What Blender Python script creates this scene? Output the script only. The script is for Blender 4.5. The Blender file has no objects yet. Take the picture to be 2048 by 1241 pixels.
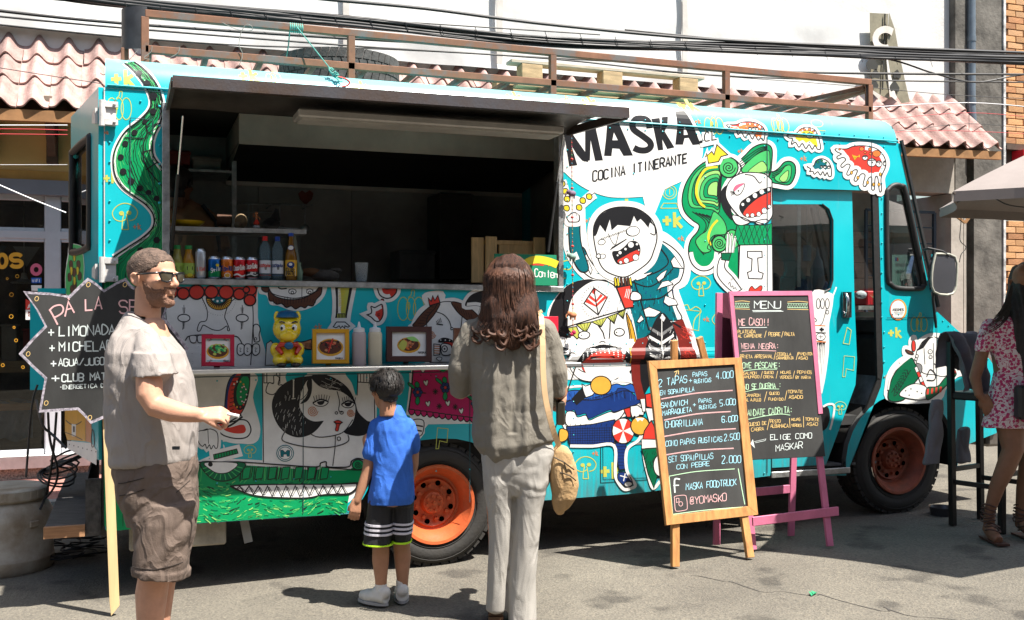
import bpy,bmesh,math,random
from mathutils import Vector,Matrix,noise
from mathutils.geometry import tessellate_polygon,delaunay_2d_cdt
R=math.radians
C=bpy.context.scene.collection
sc=bpy.context.scene
# ---------------------------------------------------------------- camera,sky,sun
F,CX,HY=2050.0,1024.0,626.0
TH=math.atan(.3676); SN,CS=math.sin(TH),math.cos(TH)
CAM=Vector((.144,-5.62,1.45))
cd=bpy.data.cameras.new('camera'); cam=bpy.data.objects.new('camera',cd); C.objects.link(cam)
cam.location=CAM; cam.rotation_euler=(R(90),0,-TH)
cd.sensor_width=36; cd.lens=36*F/2048; cd.shift_y=5.5/2048; cd.clip_end=500; cd.clip_start=.05
sc.camera=cam
w=bpy.data.worlds.new('World'); sc.world=w; w.use_nodes=True
nt=w.node_tree; bg=nt.nodes['Background']
sky=nt.nodes.new('ShaderNodeTexSky'); sky.sky_type='NISHITA'; sky.sun_disc=False
sky.sun_elevation=R(62); sky.sun_rotation=math.atan2(.765,-1); sky.air_density=1.3; sky.dust_density=2.0; sky.ozone_density=.6
nt.links.new(sky.outputs[0],bg.inputs[0]); bg.inputs[1].default_value=.072
sl=bpy.data.lights.new('sun', 'SUN'); sun=bpy.data.objects.new('sun',sl); C.objects.link(sun)
sl.energy=5.0; sl.angle=R(.5); sl.color=(1,.95,.87)
sun.rotation_euler=Vector((.765,-1,2.39)).to_track_quat('Z', 'Y').to_euler()
sun.location=(6,-8,20)
sc.view_settings.view_transform='Standard'; sc.view_settings.look='None'
sc.view_settings.gamma=1; sc.view_settings.exposure=1.33; sc.view_settings.use_curve_mapping=False
try:
    sc.cycles.max_bounces=8; sc.cycles.transparent_max_bounces=12; sc.cycles.caustics_reflective=False
except Exception: pass

# ---------------------------------------------------------------- where a line of sight meets a plane of the place
def ray(px,py):
    u,v=(px-CX)/F,(HY-py)/F
    return Vector((SN+u*CS,CS-u*SN,v))
def onY(px,py,Y=0.0):
    d=ray(px,py); return CAM + d*((Y-CAM.y)/d.y)
def onZ(px,py,z=0.0):
    d=ray(px,py); return CAM + d*((z-CAM.z)/d.z)
def atd(px,py,dist): return CAM + ray(px,py)*dist
def G(x): return .0244*max(-6,min(6,x-1.76))
rnd=random.Random(7)

# ---------------------------------------------------------------- materials
MATS={}
def lin(c): return tuple((v/12.92 if v <= .04045 else ((v+.055)/1.055)**2.4) for v in c)
def M(name,col,rough=.6,metal=0,var=.12,vs=6,bump=0,bs=80,spec=.5,alpha=1,trans=0,ior=1.45,coat=0,emit=0,var2=None,stretch=None):
    if name in MATS: return MATS[name]
    m=bpy.data.materials.new(name); m.use_nodes=True; n=m.node_tree.nodes; l=m.node_tree.links
    b=n['Principled BSDF']; b.inputs['Roughness'].default_value=rough; b.inputs['Metallic'].default_value=metal
    b.inputs['Specular IOR Level'].default_value=spec; b.inputs['IOR'].default_value=ior
    b.inputs['Transmission Weight'].default_value=trans; b.inputs['Coat Weight'].default_value=coat
    b.inputs['Coat Roughness'].default_value=.12
    c=(*col,1)
    b.inputs['Base Color'].default_value=c
    m.diffuse_color=c
    tc=n.new('ShaderNodeTexCoord')
    vec=tc.outputs['Object']
    if stretch:
        mp=n.new('ShaderNodeMapping'); mp.inputs['Scale'].default_value=stretch; l.new(vec,mp.inputs[0]); vec=mp.outputs[0]
    if var:
        t=n.new('ShaderNodeTexNoise'); t.inputs['Scale'].default_value=vs; t.inputs['Detail'].default_value=6; t.inputs['Roughness'].default_value=.65
        l.new(vec,t.inputs['Vector'])
        r=n.new('ShaderNodeValToRGB'); r.color_ramp.elements[0].position=.3; r.color_ramp.elements[1].position=.7
        c2=var2 or tuple(v*(1-2*var) for v in col)
        r.color_ramp.elements[0].color=(*c2,1); r.color_ramp.elements[1].color=(*[min(1,v*(1+var)) for v in col],1)
        l.new(t.outputs[0],r.inputs[0]); l.new(r.outputs[0],b.inputs['Base Color'])
    if bump:
        t2=n.new('ShaderNodeTexNoise'); t2.inputs['Scale'].default_value=bs; t2.inputs['Detail'].default_value=5
        l.new(vec,t2.inputs['Vector'])
        bp=n.new('ShaderNodeBump'); bp.inputs['Strength'].default_value=bump; bp.inputs['Distance'].default_value=.01
        l.new(t2.outputs[0],bp.inputs['Height']); l.new(bp.outputs[0],b.inputs['Normal'])
    MATS[name]=m; return m
def glass(name,tint=(1,1,1),rough=.0,dens=.0):
    """thin window pane: part mirror, part clear"""
    if name in MATS: return MATS[name]
    m=bpy.data.materials.new(name); m.use_nodes=True; n=m.node_tree.nodes; l=m.node_tree.links
    for x in list(n): n.remove(x)
    o=n.new('ShaderNodeOutputMaterial'); g=n.new('ShaderNodeBsdfGlossy'); t=n.new('ShaderNodeBsdfTransparent'); mx=n.new('ShaderNodeMixShader')
    g.inputs['Roughness'].default_value=rough+.01; t.inputs[0].default_value=(*tint,1)
    f=n.new('ShaderNodeFresnel'); f.inputs[0].default_value=1.5
    a=n.new('ShaderNodeMath'); a.operation='ADD'; a.inputs[1].default_value=dens; l.new(f.outputs[0],a.inputs[0])
    l.new(a.outputs[0],mx.inputs[0]); l.new(t.outputs[0],mx.inputs[1]); l.new(g.outputs[0],mx.inputs[2]); l.new(mx.outputs[0],o.inputs[0])
    m.diffuse_color=(.5,.6,.6,.4)
    MATS[name]=m; return m

# ---------------------------------------------------------------- mesh builder
class MB:
    def __init__(s): s.v=[]; s.f=[]; s.m=[]
    def add(s,vs,fs,mi=0):
        o=len(s.v); s.v += [tuple(p) for p in vs]
        for f in fs: s.f.append(tuple(o+i for i in f)); s.m.append(mi)
        return s
    def box(s,x0,x1,y0,y1,z0,z1,mi=0,M4=None):
        vs=[Vector((x,y,z)) for x in (x0,x1) for y in (y0,y1) for z in (z0,z1)]
        if M4: vs=[M4 @ p for p in vs]
        return s.add(vs,[(0,1,3,2),(4,6,7,5),(0,4,5,1),(2,3,7,6),(0,2,6,4),(1,5,7,3)],mi)
    def bar(s,p,q,w,h=None,up=(0,0,1),mi=0):
        h=w if h is None else h
        p,q=Vector(p),Vector(q); d=(q-p).normalized(); up=Vector(up)
        if abs(d.dot(up)) > .98: up=Vector((0,1,0))
        a=d.cross(up).normalized()*w/2; b=a.cross(d).normalized()*h/2
        vs=[c+i*a+j*b for c in (p,q) for i,j in ((-1,-1),(1,-1),(1,1),(-1,1))]
        return s.add(vs,[(3,2,1,0),(4,5,6,7),(0,1,5,4),(1,2,6,5),(2,3,7,6),(3,0,4,7)],mi)
    def tube(s,pts,r,n=8,mi=0,caps=True,flat=1.0):
        pts=[Vector(p) for p in pts]; rs=r if isinstance(r,(list,tuple)) else [r]*len(pts)
        rings=[]; prev=None
        for i,p in enumerate(pts):
            d=(pts[min(i+1,len(pts)-1)]-pts[max(i-1,0)]).normalized()
            if prev is None:
                up=Vector((0,0,1)) if abs(d.z) < .9 else Vector((0,1,0)); a=d.cross(up).normalized()
            else: a=(prev-d*prev.dot(d)).normalized()
            prev=a; b=d.cross(a)
            rings.append([p+(a*math.cos(t)+b*math.sin(t)*flat)*rs[i] for t in [2*math.pi*k/n for k in range(n)]])
        return s.rings(rings,mi,caps)
    def rings(s,rings,mi=0,caps=True,closed=True):
        n=len(rings[0]); vs=[p for r in rings for p in r]; fs=[]
        for i in range(len(rings)-1):
            for k in range(n if closed else n-1):
                k2=(k+1) % n; fs.append((i*n+k,i*n+k2,(i+1)*n+k2,(i+1)*n+k))
        if caps: fs += [tuple(reversed(range(n))),tuple((len(rings)-1)*n+k for k in range(n))]
        return s.add(vs,fs,mi)
    def lathe(s,prof,c=(0,0,0),n=24,mi=0,axis='z',sx=1,sy=1,caps=True):
        c=Vector(c); rings=[]
        for r,h in prof:
            ring=[]
            for k in range(n):
                t=2*math.pi*k/n; a,b=r*math.cos(t)*sx,r*math.sin(t)*sy
                ring.append(c+Vector((a,b,h)) if axis == 'z' else (c+Vector((a,h,-b)) if axis == 'y' else c+Vector((h,a,b))))
            rings.append(ring)
        return s.rings(rings,mi,caps)
    def sph(s,c,r,n=12,mi=0,k=(1,1,1)):
        c=Vector(c); rr=r; rings=[]
        for i in range(n//2+1):
            a=-math.pi/2+math.pi*i/(n//2); q=max(.02,math.cos(a))
            rings.append([c+Vector((rr*q*math.cos(2*math.pi*j/n)*k[0],rr*q*math.sin(2*math.pi*j/n)*k[1],rr*math.sin(a)*k[2])) for j in range(n)])
        return s.rings(rings,mi)
    def grid(s,fn,nu,nv,mi=0):
        vs=[fn(i/nu,j/nv) for j in range(nv+1) for i in range(nu+1)]
        return s.add(vs,[(j*(nu+1)+i,j*(nu+1)+i+1,(j+1)*(nu+1)+i+1,(j+1)*(nu+1)+i) for j in range(nv) for i in range(nu)],mi)
    def poly(s,loops,mi=0,fn=None):
        """flat polygon with holes, loops are lists of (x, z); fn maps (x, z) to 3-D"""
        fn=fn or (lambda x,z: (x,0,z))
        L=[[Vector((a,b,0)) for a,b in lp] for lp in loops]
        flat=[p for lp in L for p in lp]
        return s.add([fn(p.x,p.y) for p in flat],[tuple(t) for t in tessellate_polygon(L)],mi)
    def slab(s,loops,y0,y1,mi=0):
        """polygon in XZ given thickness along Y"""
        s.poly(loops,mi,lambda x,z: (x,y0,z)); s.poly(loops,mi,lambda x,z: (x,y1,z))
        for lp in loops:
            n=len(lp); vs=[(x,y,z) for y in (y0,y1) for x,z in lp]
            s.add(vs,[(k,(k+1) % n,n+(k+1) % n,n+k) for k in range(n)],mi)
        return s
    def mesh(s,name,mats,smooth=None,fix=True):
        me=bpy.data.meshes.new(name); me.from_pydata([tuple(p) for p in s.v],[],s.f)
        for m in (mats if isinstance(mats,(list,tuple)) else [mats]): me.materials.append(m)
        me.polygons.foreach_set('material_index',s.m)
        if fix:
            b=bmesh.new(); b.from_mesh(me); bmesh.ops.recalc_face_normals(b,faces=b.faces); b.to_mesh(me); b.free()
        if smooth:
            me.polygons.foreach_set('use_smooth',[True]*len(me.polygons)); me.set_sharp_from_angle(angle=R(smooth))
        me.update(); return me
    def build(s,name,mats,parent=None,smooth=None,fix=True,bevel=0):
        me=s.mesh(name,mats,smooth,fix)
        if bevel: bevel_mesh(me,bevel)
        return link(me,name,parent)
def bevel_mesh(me,w,seg=1):
    b=bmesh.new(); b.from_mesh(me); bmesh.ops.remove_doubles(b,verts=b.verts,dist=1e-5)
    es=[e for e in b.edges if len(e.link_faces) == 2 and e.calc_face_angle(0) > .5]
    bmesh.ops.bevel(b,geom=es,offset=w,segments=seg,affect='EDGES',clamp_overlap=True); b.to_mesh(me); b.free()
def link(me,name,parent=None,world=True):
    o=bpy.data.objects.new(name,me); C.objects.link(o)
    if parent is not None:
        o.parent=parent
        if world: o.matrix_parent_inverse=WM(parent).inverted()
    return o
def WM(o):
    m=Matrix.LocRotScale(o.location,o.rotation_euler,o.scale)
    return (WM(o.parent) @ o.matrix_parent_inverse @ m) if o.parent else m
def tag(o,label=None,cat=None,group=None,kind=None):
    if label: o['label']=label
    if cat: o['category']=cat
    if group: o['group']=group
    if kind: o['kind']=kind
    return o
def thing(name,label,cat,loc=(0,0,0),rz=0,group=None):
    o=bpy.data.objects.new(name,None); C.objects.link(o); o.location=loc; o.rotation_euler=(0,0,rz); o.empty_display_size=.2
    return tag(o,label,cat,group)
def struct(name,mb,mats,**k): return tag(mb.build(name,mats,**k),kind='structure')
def copies(name,me,mats4,parent=None):
    """alike pieces sharing one mesh, placed by matrices"""
    out=[]
    for m in mats4:
        o=bpy.data.objects.new(name,me); C.objects.link(o); o.matrix_world=m
        if parent is not None: o.parent=parent; o.matrix_parent_inverse=WM(parent).inverted(); o.matrix_basis=m
        out.append(o)
    return out
def T(x,y,z): return Matrix.Translation((x,y,z))
def smooth_path(p,closed=False,k=6,sharp=()):
    """Catmull-Rom through 2-D or 3-D points; indices in sharp stay corners"""
    n=len(p); out=[]
    if n < 3: return [tuple(q) for q in p]
    for i in range(n if closed else n-1):
        a,b=p[i],p[(i+1) % n]
        pa=p[(i-1) % n] if (closed or i > 0) else a; pb=p[(i+2) % n] if (closed or i+2 < n) else b
        if i in sharp: pa=a
        if (i+1) % n in sharp: pb=b
        for j in range(k):
            t=j/k; t2,t3=t*t,t*t*t
            out.append(tuple(.5*((2*b0)+(-a0+c0)*t+(2*a0-5*b0+4*c0-d0)*t2+(-a0+3*b0-3*c0+d0)*t3) for a0,b0,c0,d0 in zip(pa,a,b,pb)))
    if not closed: out.append(tuple(p[-1]))
    return out
# ================================================================ SETTING
def asphalt():
    m=M('asphalt',(.2,.19,.172),.93,var=.0)
    n=m.node_tree.nodes; l=m.node_tree.links; b=n['Principled BSDF']; tc=n['Texture Coordinate']
    big=n.new('ShaderNodeTexNoise'); big.inputs['Scale'].default_value=1.1; big.inputs['Detail'].default_value=8; big.inputs['Roughness'].default_value=.6
    fine=n.new('ShaderNodeTexNoise'); fine.inputs['Scale'].default_value=70; fine.inputs['Detail'].default_value=4
    vo=n.new('ShaderNodeTexVoronoi'); vo.inputs['Scale'].default_value=95
    for t in (big,fine,vo): l.new(tc.outputs['Object'],t.inputs['Vector'])
    r=n.new('ShaderNodeValToRGB'); e=r.color_ramp.elements; e[0].position=.32; e[0].color=(.112,.102,.086,1); e[1].position=.7; e[1].color=(.172,.157,.130,1)
    l.new(big.outputs[0],r.inputs[0])
    r2=n.new('ShaderNodeValToRGB'); e=r2.color_ramp.elements; e[0].position=.28; e[0].color=(.72,.72,.72,1); e[1].position=.52; e[1].color=(1,1,1,1)
    e2=r2.color_ramp.elements.new(.75); e2.color=(1.25,1.22,1.15,1)
    l.new(fine.outputs[0],r2.inputs[0])
    mx=n.new('ShaderNodeMix'); mx.data_type='RGBA'; mx.blend_type='MULTIPLY'; mx.inputs[0].default_value=1
    l.new(r.outputs[0],mx.inputs[6]); l.new(r2.outputs[0],mx.inputs[7])
    r3=n.new('ShaderNodeValToRGB'); e=r3.color_ramp.elements; e[0].position=.0; e[0].color=(.72,.72,.72,1); e[1].position=.9; e[1].color=(1.12,1.1,1.06,1)
    l.new(vo.outputs['Color'],r3.inputs[0])
    mx2=n.new('ShaderNodeMix'); mx2.data_type='RGBA'; mx2.blend_type='MULTIPLY'; mx2.inputs[0].default_value=.8
    l.new(mx.outputs[2],mx2.inputs[6]); l.new(r3.outputs[0],mx2.inputs[7])
    # worn darker spots and oil drips
    sp=n.new('ShaderNodeTexNoise'); sp.inputs['Scale'].default_value=2.6; sp.inputs['Detail'].default_value=9; l.new(tc.outputs['Object'],sp.inputs['Vector'])
    r4=n.new('ShaderNodeValToRGB'); e=r4.color_ramp.elements; e[0].position=.35; e[0].color=(.55,.55,.56,1); e[1].position=.43; e[1].color=(1,1,1,1)
    l.new(sp.outputs[0],r4.inputs[0])
    mx3=n.new('ShaderNodeMix'); mx3.data_type='RGBA'; mx3.blend_type='MULTIPLY'; mx3.inputs[0].default_value=1
    l.new(mx2.outputs[2],mx3.inputs[6]); l.new(r4.outputs[0],mx3.inputs[7]); l.new(mx3.outputs[2],b.inputs['Base Color'])
    bp=n.new('ShaderNodeBump'); bp.inputs['Strength'].default_value=.7; bp.inputs['Distance'].default_value=.006
    ad=n.new('ShaderNodeMath'); ad.operation='ADD'; l.new(fine.outputs[0],ad.inputs[0]); l.new(vo.outputs['Distance'],ad.inputs[1])
    l.new(ad.outputs[0],bp.inputs['Height']); l.new(bp.outputs[0],b.inputs['Normal'])
    return m
xs=[-80,-20,-6,-4.24] + [-4+.5*i for i in range(24)] + [9,14,30,90]
ys=[-60,-20,-9,-6,-4,-3,-2,-1,0,1,2,2.6]
mb=MB(); vs=[(x,y,G(x)) for y in ys for x in xs]; n_=len(xs)
mb.add(vs,[(j*n_+i,j*n_+i+1,(j+1)*n_+i+1,(j+1)*n_+i) for j in range(len(ys)-1) for i in range(n_-1)])
struct('road',mb,asphalt())
# a long crack in the asphalt
crk=MB(); pts=[]
for i in range(50):
    t=i/49; pts.append((2.95+1.25*t+.03*noise.noise((t*9,3,1))*4,-.75-2.1*t+.05*noise.noise((t*14,0,5))*4))
for i in range(49):
    (x0,y0),(x1,y1)=pts[i],pts[i+1]; wd=.0035*(1+noise.noise((i*.7,1,1)))
    crk.add([(x0-wd,y0,G(x0)+.002),(x0+wd,y0,G(x0)+.002),(x1+wd,y1,G(x1)+.002),(x1-wd,y1,G(x1)+.002)],[(0,1,2,3)])
struct('road_crack',crk,M('crack',(.06,.055,.05),.95,var=0))
pave=M('pavement',(.30,.25,.21),.9,var=.25,vs=30,bump=.5,bs=120)
redp=M('pavement_red',(.36,.17,.14),.9,var=.15,vs=12,bump=.3)
mb=MB()
mb.add([(x,y,G(x)+.11) for y in (2.72,4.3) for x in xs],[(i,i+1,n_+i+1,n_+i) for i in range(n_-1)])
struct('pavement',mb,redp)
mb=MB()
vs=[]
for x in xs: vs += [(x,2.6,G(x)-.02),(x,2.6,G(x)+.118),(x,2.72,G(x)+.118),(x,2.72,G(x)-.02)]
fs=[]
for i in range(n_-1):
    for k in range(3): fs.append((4*i+k,4*i+k+1,4*i+5+k,4*i+4+k))
mb.add(vs,fs); struct('kerb',mb,M('kerb',(.3,.29,.27),.9,bump=.4))
# low block behind the viewer keeps the light of the street; houses across the street
white=M('white_wall',(.58,.57,.55),.85,var=.10,vs=2,bump=.3,bs=30)
concrete=M('old_concrete',(.13,.12,.105),.93,var=.35,vs=3,bump=.8,bs=22)
plaster=M('grey_plaster',(.34,.305,.265),.9,var=.14,vs=2.5,bump=.4,bs=18)
ochre=M('ochre_plaster',(.80,.50,.20),.85,var=.06,vs=3,bump=.1)
orange=M('orange_trim',(.55,.27,.06),.7,var=.08)
browngray=M('brown_beam',(.075,.05,.035),.8,var=.25,vs=10)
bgray=M('blue_grey_paint',(.17,.18,.21),.5,var=.05)
alu=M('window_frame_paint',(.45,.46,.50),.4,var=.05)
dark=M('shop_inside',(.16,.12,.09),.9,var=.4,vs=3)
Y0=4.0
fac=thing('corner_building', 'pale building behind the food truck with clay tile awning and glazed shop front', 'building',(3,Y0,0))
# wall (upper white,left ochre part),openings left for the shop window and the recess
mb=MB()
mb.box(-9,9.25,Y0+.05,Y0+.3,3.5,9.0)
mb.build('upper_wall',white,fac)
mb=MB(); mb.box(-9,2.2,Y0,Y0+.3,2.56,3.5); mb.build('wall',ochre,fac)
mb=MB(); mb.box(2.2,6.2,Y0,Y0+.3,.02,3.5); mb.build('wall',plaster,fac)
mb=MB(); mb.box(-9,2.2,Y0-.03,Y0+.0,2.58,2.66); mb.build('trim',orange,fac)
mb=MB(); mb.box(-9,2.2,Y0-.10,Y0+.02,2.45,2.575); mb.build('lintel',bgray,fac)
mb=MB(); mb.box(-9,2.2,Y0-.12,Y0+.2,.14,.24); mb.build('window_sill',M('sill_white',(.7,.69,.66),.6),fac)
mb=MB(); mb.box(-9,2.2,Y0-.08,Y0+.2,-.1,.139); mb.build('plinth',M('pebble_plinth',(.38,.32,.27),.95,var=.4,vs=60,bump=.8,bs=90),fac)
# shop window frames and panes
def frame_rect(mb,x0,x1,z0,z1,w_,y0,y1):
    mb.box(x0,x0+w_,y0,y1,z0,z1); mb.box(x1-w_,x1,y0,y1,z0,z1); mb.box(x0+w_,x1-w_,y0,y1,z0,z0+w_); mb.box(x0+w_,x1-w_,y0,y1,z1-w_,z1)
shopglass=glass('shop_glass',(.75,.75,.72),0,.0)
for x0,x1,z0,z1 in ((-3.2,-.54,2.13,2.45),(-3.2,-.54,.24,2.10),(-.50,.36,2.13,2.45),(-.50,.36,.24,2.10),(.38,1.25,.24,2.45),(1.27,2.2,.24,2.45)):
    mb=MB(); frame_rect(mb,x0,x1,z0,z1,.045,Y0-.01,Y0+.05); wnd=mb.build('window',alu,fac,bevel=.004)
    mb=MB(); mb.box(x0+.045,x1-.045,Y0+.015,Y0+.022,z0+.045,z1-.045); mb.build('pane',shopglass,wnd)
mb=MB(); mb.box(-.58,-.46,Y0-.02,Y0+.06,.24,2.45); mb.box(-3.2,.36,Y0-.021,Y0+.05,2.08,2.15); mb.box(-.36,-.32,Y0+.02,Y0+.07,.24,2.08); mb.build('mullion',alu,fac,bevel=.005)
# shop room
room=MB(); room.box(-3.2,2.2,Y0+2.6,Y0+2.7,0,2.9); room.box(-3.3,-3.2,Y0+.3,Y0+2.6,0,2.9); room.box(2.2,2.3,Y0+.3,Y0+2.6,0,2.9)
room.box(-3.2,2.2,Y0+.3,Y0+2.6,2.6,2.7); room.box(-3.2,2.2,Y0+.3,Y0+2.6,.1,.16); room.build('shop_room',dark,fac)
# brackets under the eave
for x in (-1.0,-.52,.1,.8,1.6):
    mb=MB(); mb.box(x-.045,x+.045,Y0-.09,Y0-.001,2.72,3.24); mb.bar((x,Y0-.05,2.8),(x,Y0-.55,3.18),.07,.08); mb.build('bracket',browngray,fac,bevel=.006)
# things seen behind the shop glass
shelfw=M('pale_wood',(.45,.33,.2),.6,stretch=(1,1,12),var=.15)
def shoplet(txt_pts,name,col): pass
mb=MB(); mb.box(-2.2,.3,Y0+.25,Y0+.55,.93,1.03); mb.build('display_shelf',shelfw,fac)
mb=MB(); mb.box(-2.2,.3,Y0+.25,Y0+.65,.60,.66); mb.box(-.63,-.55,Y0+.3,Y0+.4,.2,.6); mb.box(-.2,-.12,Y0+.3,Y0+.4,.2,.6); mb.build('table',shelfw,fac)
goods=[(-.95,.12,.30,(.35,.3,.25), 'box'),(-.78,.22,.26,(.3,.04,.04), 'box'),(-.5,.14,.2,(.05,.06,.08), 'box'),(-.3,.2,.33,(.25,.22,.18), 'box')]
for i,(x,w_,h_,c_,nm) in enumerate(goods):
    mb=MB(); mb.box(x,x+w_,Y0+.3,Y0+.5,1.03,1.03+h_)
    mb.box(x-.01,x+w_+.01,Y0+.29,Y0+.51,1.03+h_,1.05+h_)
    o=mb.build('storage_box',M('goods_%d' % i,c_,.6),None,bevel=.005)
    tag(o,['grey cardboard box at the left edge behind the shop window', 'dark red box on the shelf behind the shop window', 'small black box on the shelf behind the shop glass', 'tall beige box at the right end of the shop shelf'][i], 'box', 'boxes on the shop shelf')
mb=MB(); mb.grid(lambda u,v: (-.98+.28*u,Y0+.27+.02*math.sin(u*17+v*5),.66-.32*v+.02*math.sin(u*9)),12,10); mb.grid(lambda u,v: (-.98+.28*u,Y0+.27+.3*v,.665+.02*math.sin(u*9+v*4)),12,4)
tag(mb.build('folded_cloth',M('denim',(.12,.2,.3),.9,bump=.4,bs=200),smooth=60), 'pale blue cloth hanging over the low shop table', 'cloth')
# bunting inside
mb=MB()
for i in range(7):
    x=-1.15+i*.27
    mb.add([(x,Y0+.5,2.06-.02*math.sin(i)),(x+.22,Y0+.5,2.06-.02*math.sin(i+1)),(x+.11,Y0+.5,1.86),(x+.11,Y0+.503,1.96)],[(0,1,2)],i % 4)
tag(mb.build('bunting',[M('bunt%d' % i,c_,.8) for i,c_ in enumerate([(.10,.12,.13),(.35,.33,.28),(.12,.05,.02),(.05,.16,.14)])]), 'string of triangular cloth flags inside the shop window', 'bunting')
# hanging lamp,stickers and glass rings
mb=MB(); p=onY(48,565,Y0+.4); mb.lathe([(.001,.09),(.02,.08),(.03,.03),(.11,0),(.10,-.012),(.001,-.01)],p); mb.tube([p+Vector((0,0,.09)),(p.x,p.y,2.5)],.003)
tag(mb.build('pendant_lamp',M('enamel_grey',(.5,.48,.42),.4),smooth=40), 'small grey enamel lamp hanging inside the shop window', 'lamp')

# ---- clay tile awning over the pavement
tilem=M('clay_tile',(.42,.285,.26),.85,var=.28,vs=9,bump=.45,bs=60,var2=(.31,.195,.17))
def vary(m,lo,hi):
    n=m.node_tree.nodes; l=m.node_tree.links; b=n['Principled BSDF']; s_=b.inputs['Base Color'].links[0].from_socket
    oi=n.new('ShaderNodeObjectInfo'); mr=n.new('ShaderNodeMapRange'); mr.inputs[3].default_value=lo; mr.inputs[4].default_value=hi; l.new(oi.outputs['Random'],mr.inputs[0])
    x=n.new('ShaderNodeMix'); x.data_type='RGBA'; x.blend_type='MULTIPLY'; x.inputs[0].default_value=1; l.new(s_,x.inputs[6]); l.new(mr.outputs[0],x.inputs[7]); l.new(x.outputs[2],b.inputs['Base Color'])
vary(tilem,.66,1.1)
EY,EZ,RY,RZ=3.35,3.10,4.08,3.80
aw=thing('tile_awning', 'pink clay pan tile awning running along the building above the pavement', 'awning',(3,EY,EZ))
sl_=math.atan2(RZ-EZ,RY-EY); LEN=math.hypot(RZ-EZ,RY-EY); rows=3; TL=LEN/rows+.05; TW=.235
tm=MB()
def tile_fn(u,v,dz=0):
    t=-.5+u; h=.042*math.cos(t*2*math.pi)+.010*math.cos(t*4*math.pi)
    taper=1-.06*(1-v)
    lip=.012*math.exp(-((v-.06)/.05)**2)
    return (t*TW*taper*1.03,v*TL,h+lip+dz+(1-v)*.022)
tm.grid(lambda u,v: tile_fn(u,v),14,8); tm.grid(lambda u,v: tile_fn(u,v,-.016),14,8)
for i in range(14):
    a,b=tile_fn(i/14,0),tile_fn((i+1)/14,0); c_,d_=tile_fn(i/14,0,-.016),tile_fn((i+1)/14,0,-.016); tm.add([a,b,d_,c_],[(0,1,2,3)])
tme=tm.mesh('roof_tile',tilem,smooth=50)
ms=[]
NT=50
slope=lambda x: .021*(x+.5)
for i in range(NT):
    x=-1.9+i*TW+.1
    if x > 9.45: break
    for r_ in range(rows):
        s_=r_*(LEN/rows)
        jx,jz=rnd.uniform(-.004,.004),rnd.uniform(-.004,.006)
        y_,z_=EY+s_*math.cos(sl_),EZ+slope(x)+s_*math.sin(sl_)
        ms.append(T(x+jx,y_,z_+jz) @ Matrix.Rotation(sl_+rnd.uniform(-.01,.01),4, 'X') @ Matrix.Rotation(rnd.uniform(-.012,.012),4, 'Z'))
copies('roof_tile',tme,ms,aw)
mb=MB()
mb.bar((-2,EY+.04,EZ-.075+slope(-2)),(9.35,EY+.04,EZ-.075+slope(9.35)),.05,.09); mb.build('fascia',M('fascia_wood',(.30,.15,.06),.8,var=.2),aw)
mb=MB(); mb.bar((-2,EY+.36,EZ+.16+slope(-2)),(9.35,EY+.36,EZ+.16+slope(9.35)),.72,.02,up=(0,-.7,.72)); mb.build('soffit_board',M('soffit',(.22,.16,.1),.8),aw)

# ---- white tarpaulin fixed to the upper wall,with its torn hanging end
tarp=M('white_tarp',(.60,.60,.585),.5,var=.07,vs=1.1,bump=.8,bs=3)
mb=MB()
def tarp_fn(u,v):
    a=onY(-200+1950*u,0,Y0-.12); top=onY(1280+490*max(0,(u-.76)/.24),-15+40*max(0,(u-.76)/.24)**1.5,Y0-.12).z if u > .76 else 5.6
    z=3.86+(top-3.86)*v
    return (a.x,Y0-.06-.035*noise.noise((a.x*1.3,z*2.1,0))-.02*noise.noise((a.x*4,z*3,2)),z)
mb.grid(tarp_fn,90,24)
tag(mb.build('tarpaulin',tarp,smooth=80), 'white tarpaulin stretched over the upper wall behind the roof rack', 'tarpaulin')
for x,t_ in ((693, 'left of centre'),(1000, 'in the middle'),(1371, 'right of centre')):
    a=onY(x,-30,Y0-.13); mb=MB(); mb.box(a.x-.03,a.x+.03,Y0-.125,Y0-.115,3.9,5.5); tag(mb.build('tarpaulin_strap',M('strap_cream',(.52,.49,.45),.7)), 'pale vertical strap on the white tarpaulin, '+t_, 'strap')
# loose end: folded strip with print
mb=MB()
pr1=[(1735,28),(1772,30),(1768,120),(1775,200),(1762,195),(1738,180)]
mb.slab([[(onY(x,y,3.9).x,onY(x,y,3.9).z) for x,y in pr1]],3.86,3.865,0)
pr2=[(1775,28),(1786,60),(1793,100),(1808,170),(1816,205),(1800,208),(1788,190),(1778,150),(1770,100)]
mb.slab([[(onY(x,y,3.85).x,onY(x,y,3.85).z) for x,y in pr2]],3.82,3.825,0)
pr3=[(1743+28+26*math.cos(t),78+26*math.sin(t)) for t in [1.2+i*.35 for i in range(14)]]
pr4=[(1743+28+14*math.cos(t),78+12*math.sin(t)) for t in [5.75-i*.35 for i in range(14)]]
mb.slab([[(onY(x,y,3.80).x,onY(x,y,3.80).z) for x,y in pr3+pr4 if x < 1790]],3.80,3.804,1)
for q in ((1745,130,12),(1752,150,9),(1795,150,8),(1790,175,10),(1750,170,8)):
    mb.slab([[(onY(q[0]+q[2]*math.cos(t),q[1]+q[2]*(1+.4*math.sin(3*t))*math.sin(t),3.80).x,onY(q[0],q[1]+q[2]*(1+.4*math.sin(3*t))*math.sin(t),3.80).z) for t in [i*.6 for i in range(10)]]],3.806,3.809,2)
mb.bar(onY(1770,28,3.84),onY(1765,180,3.84),.012,.012,mi=2)
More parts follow.
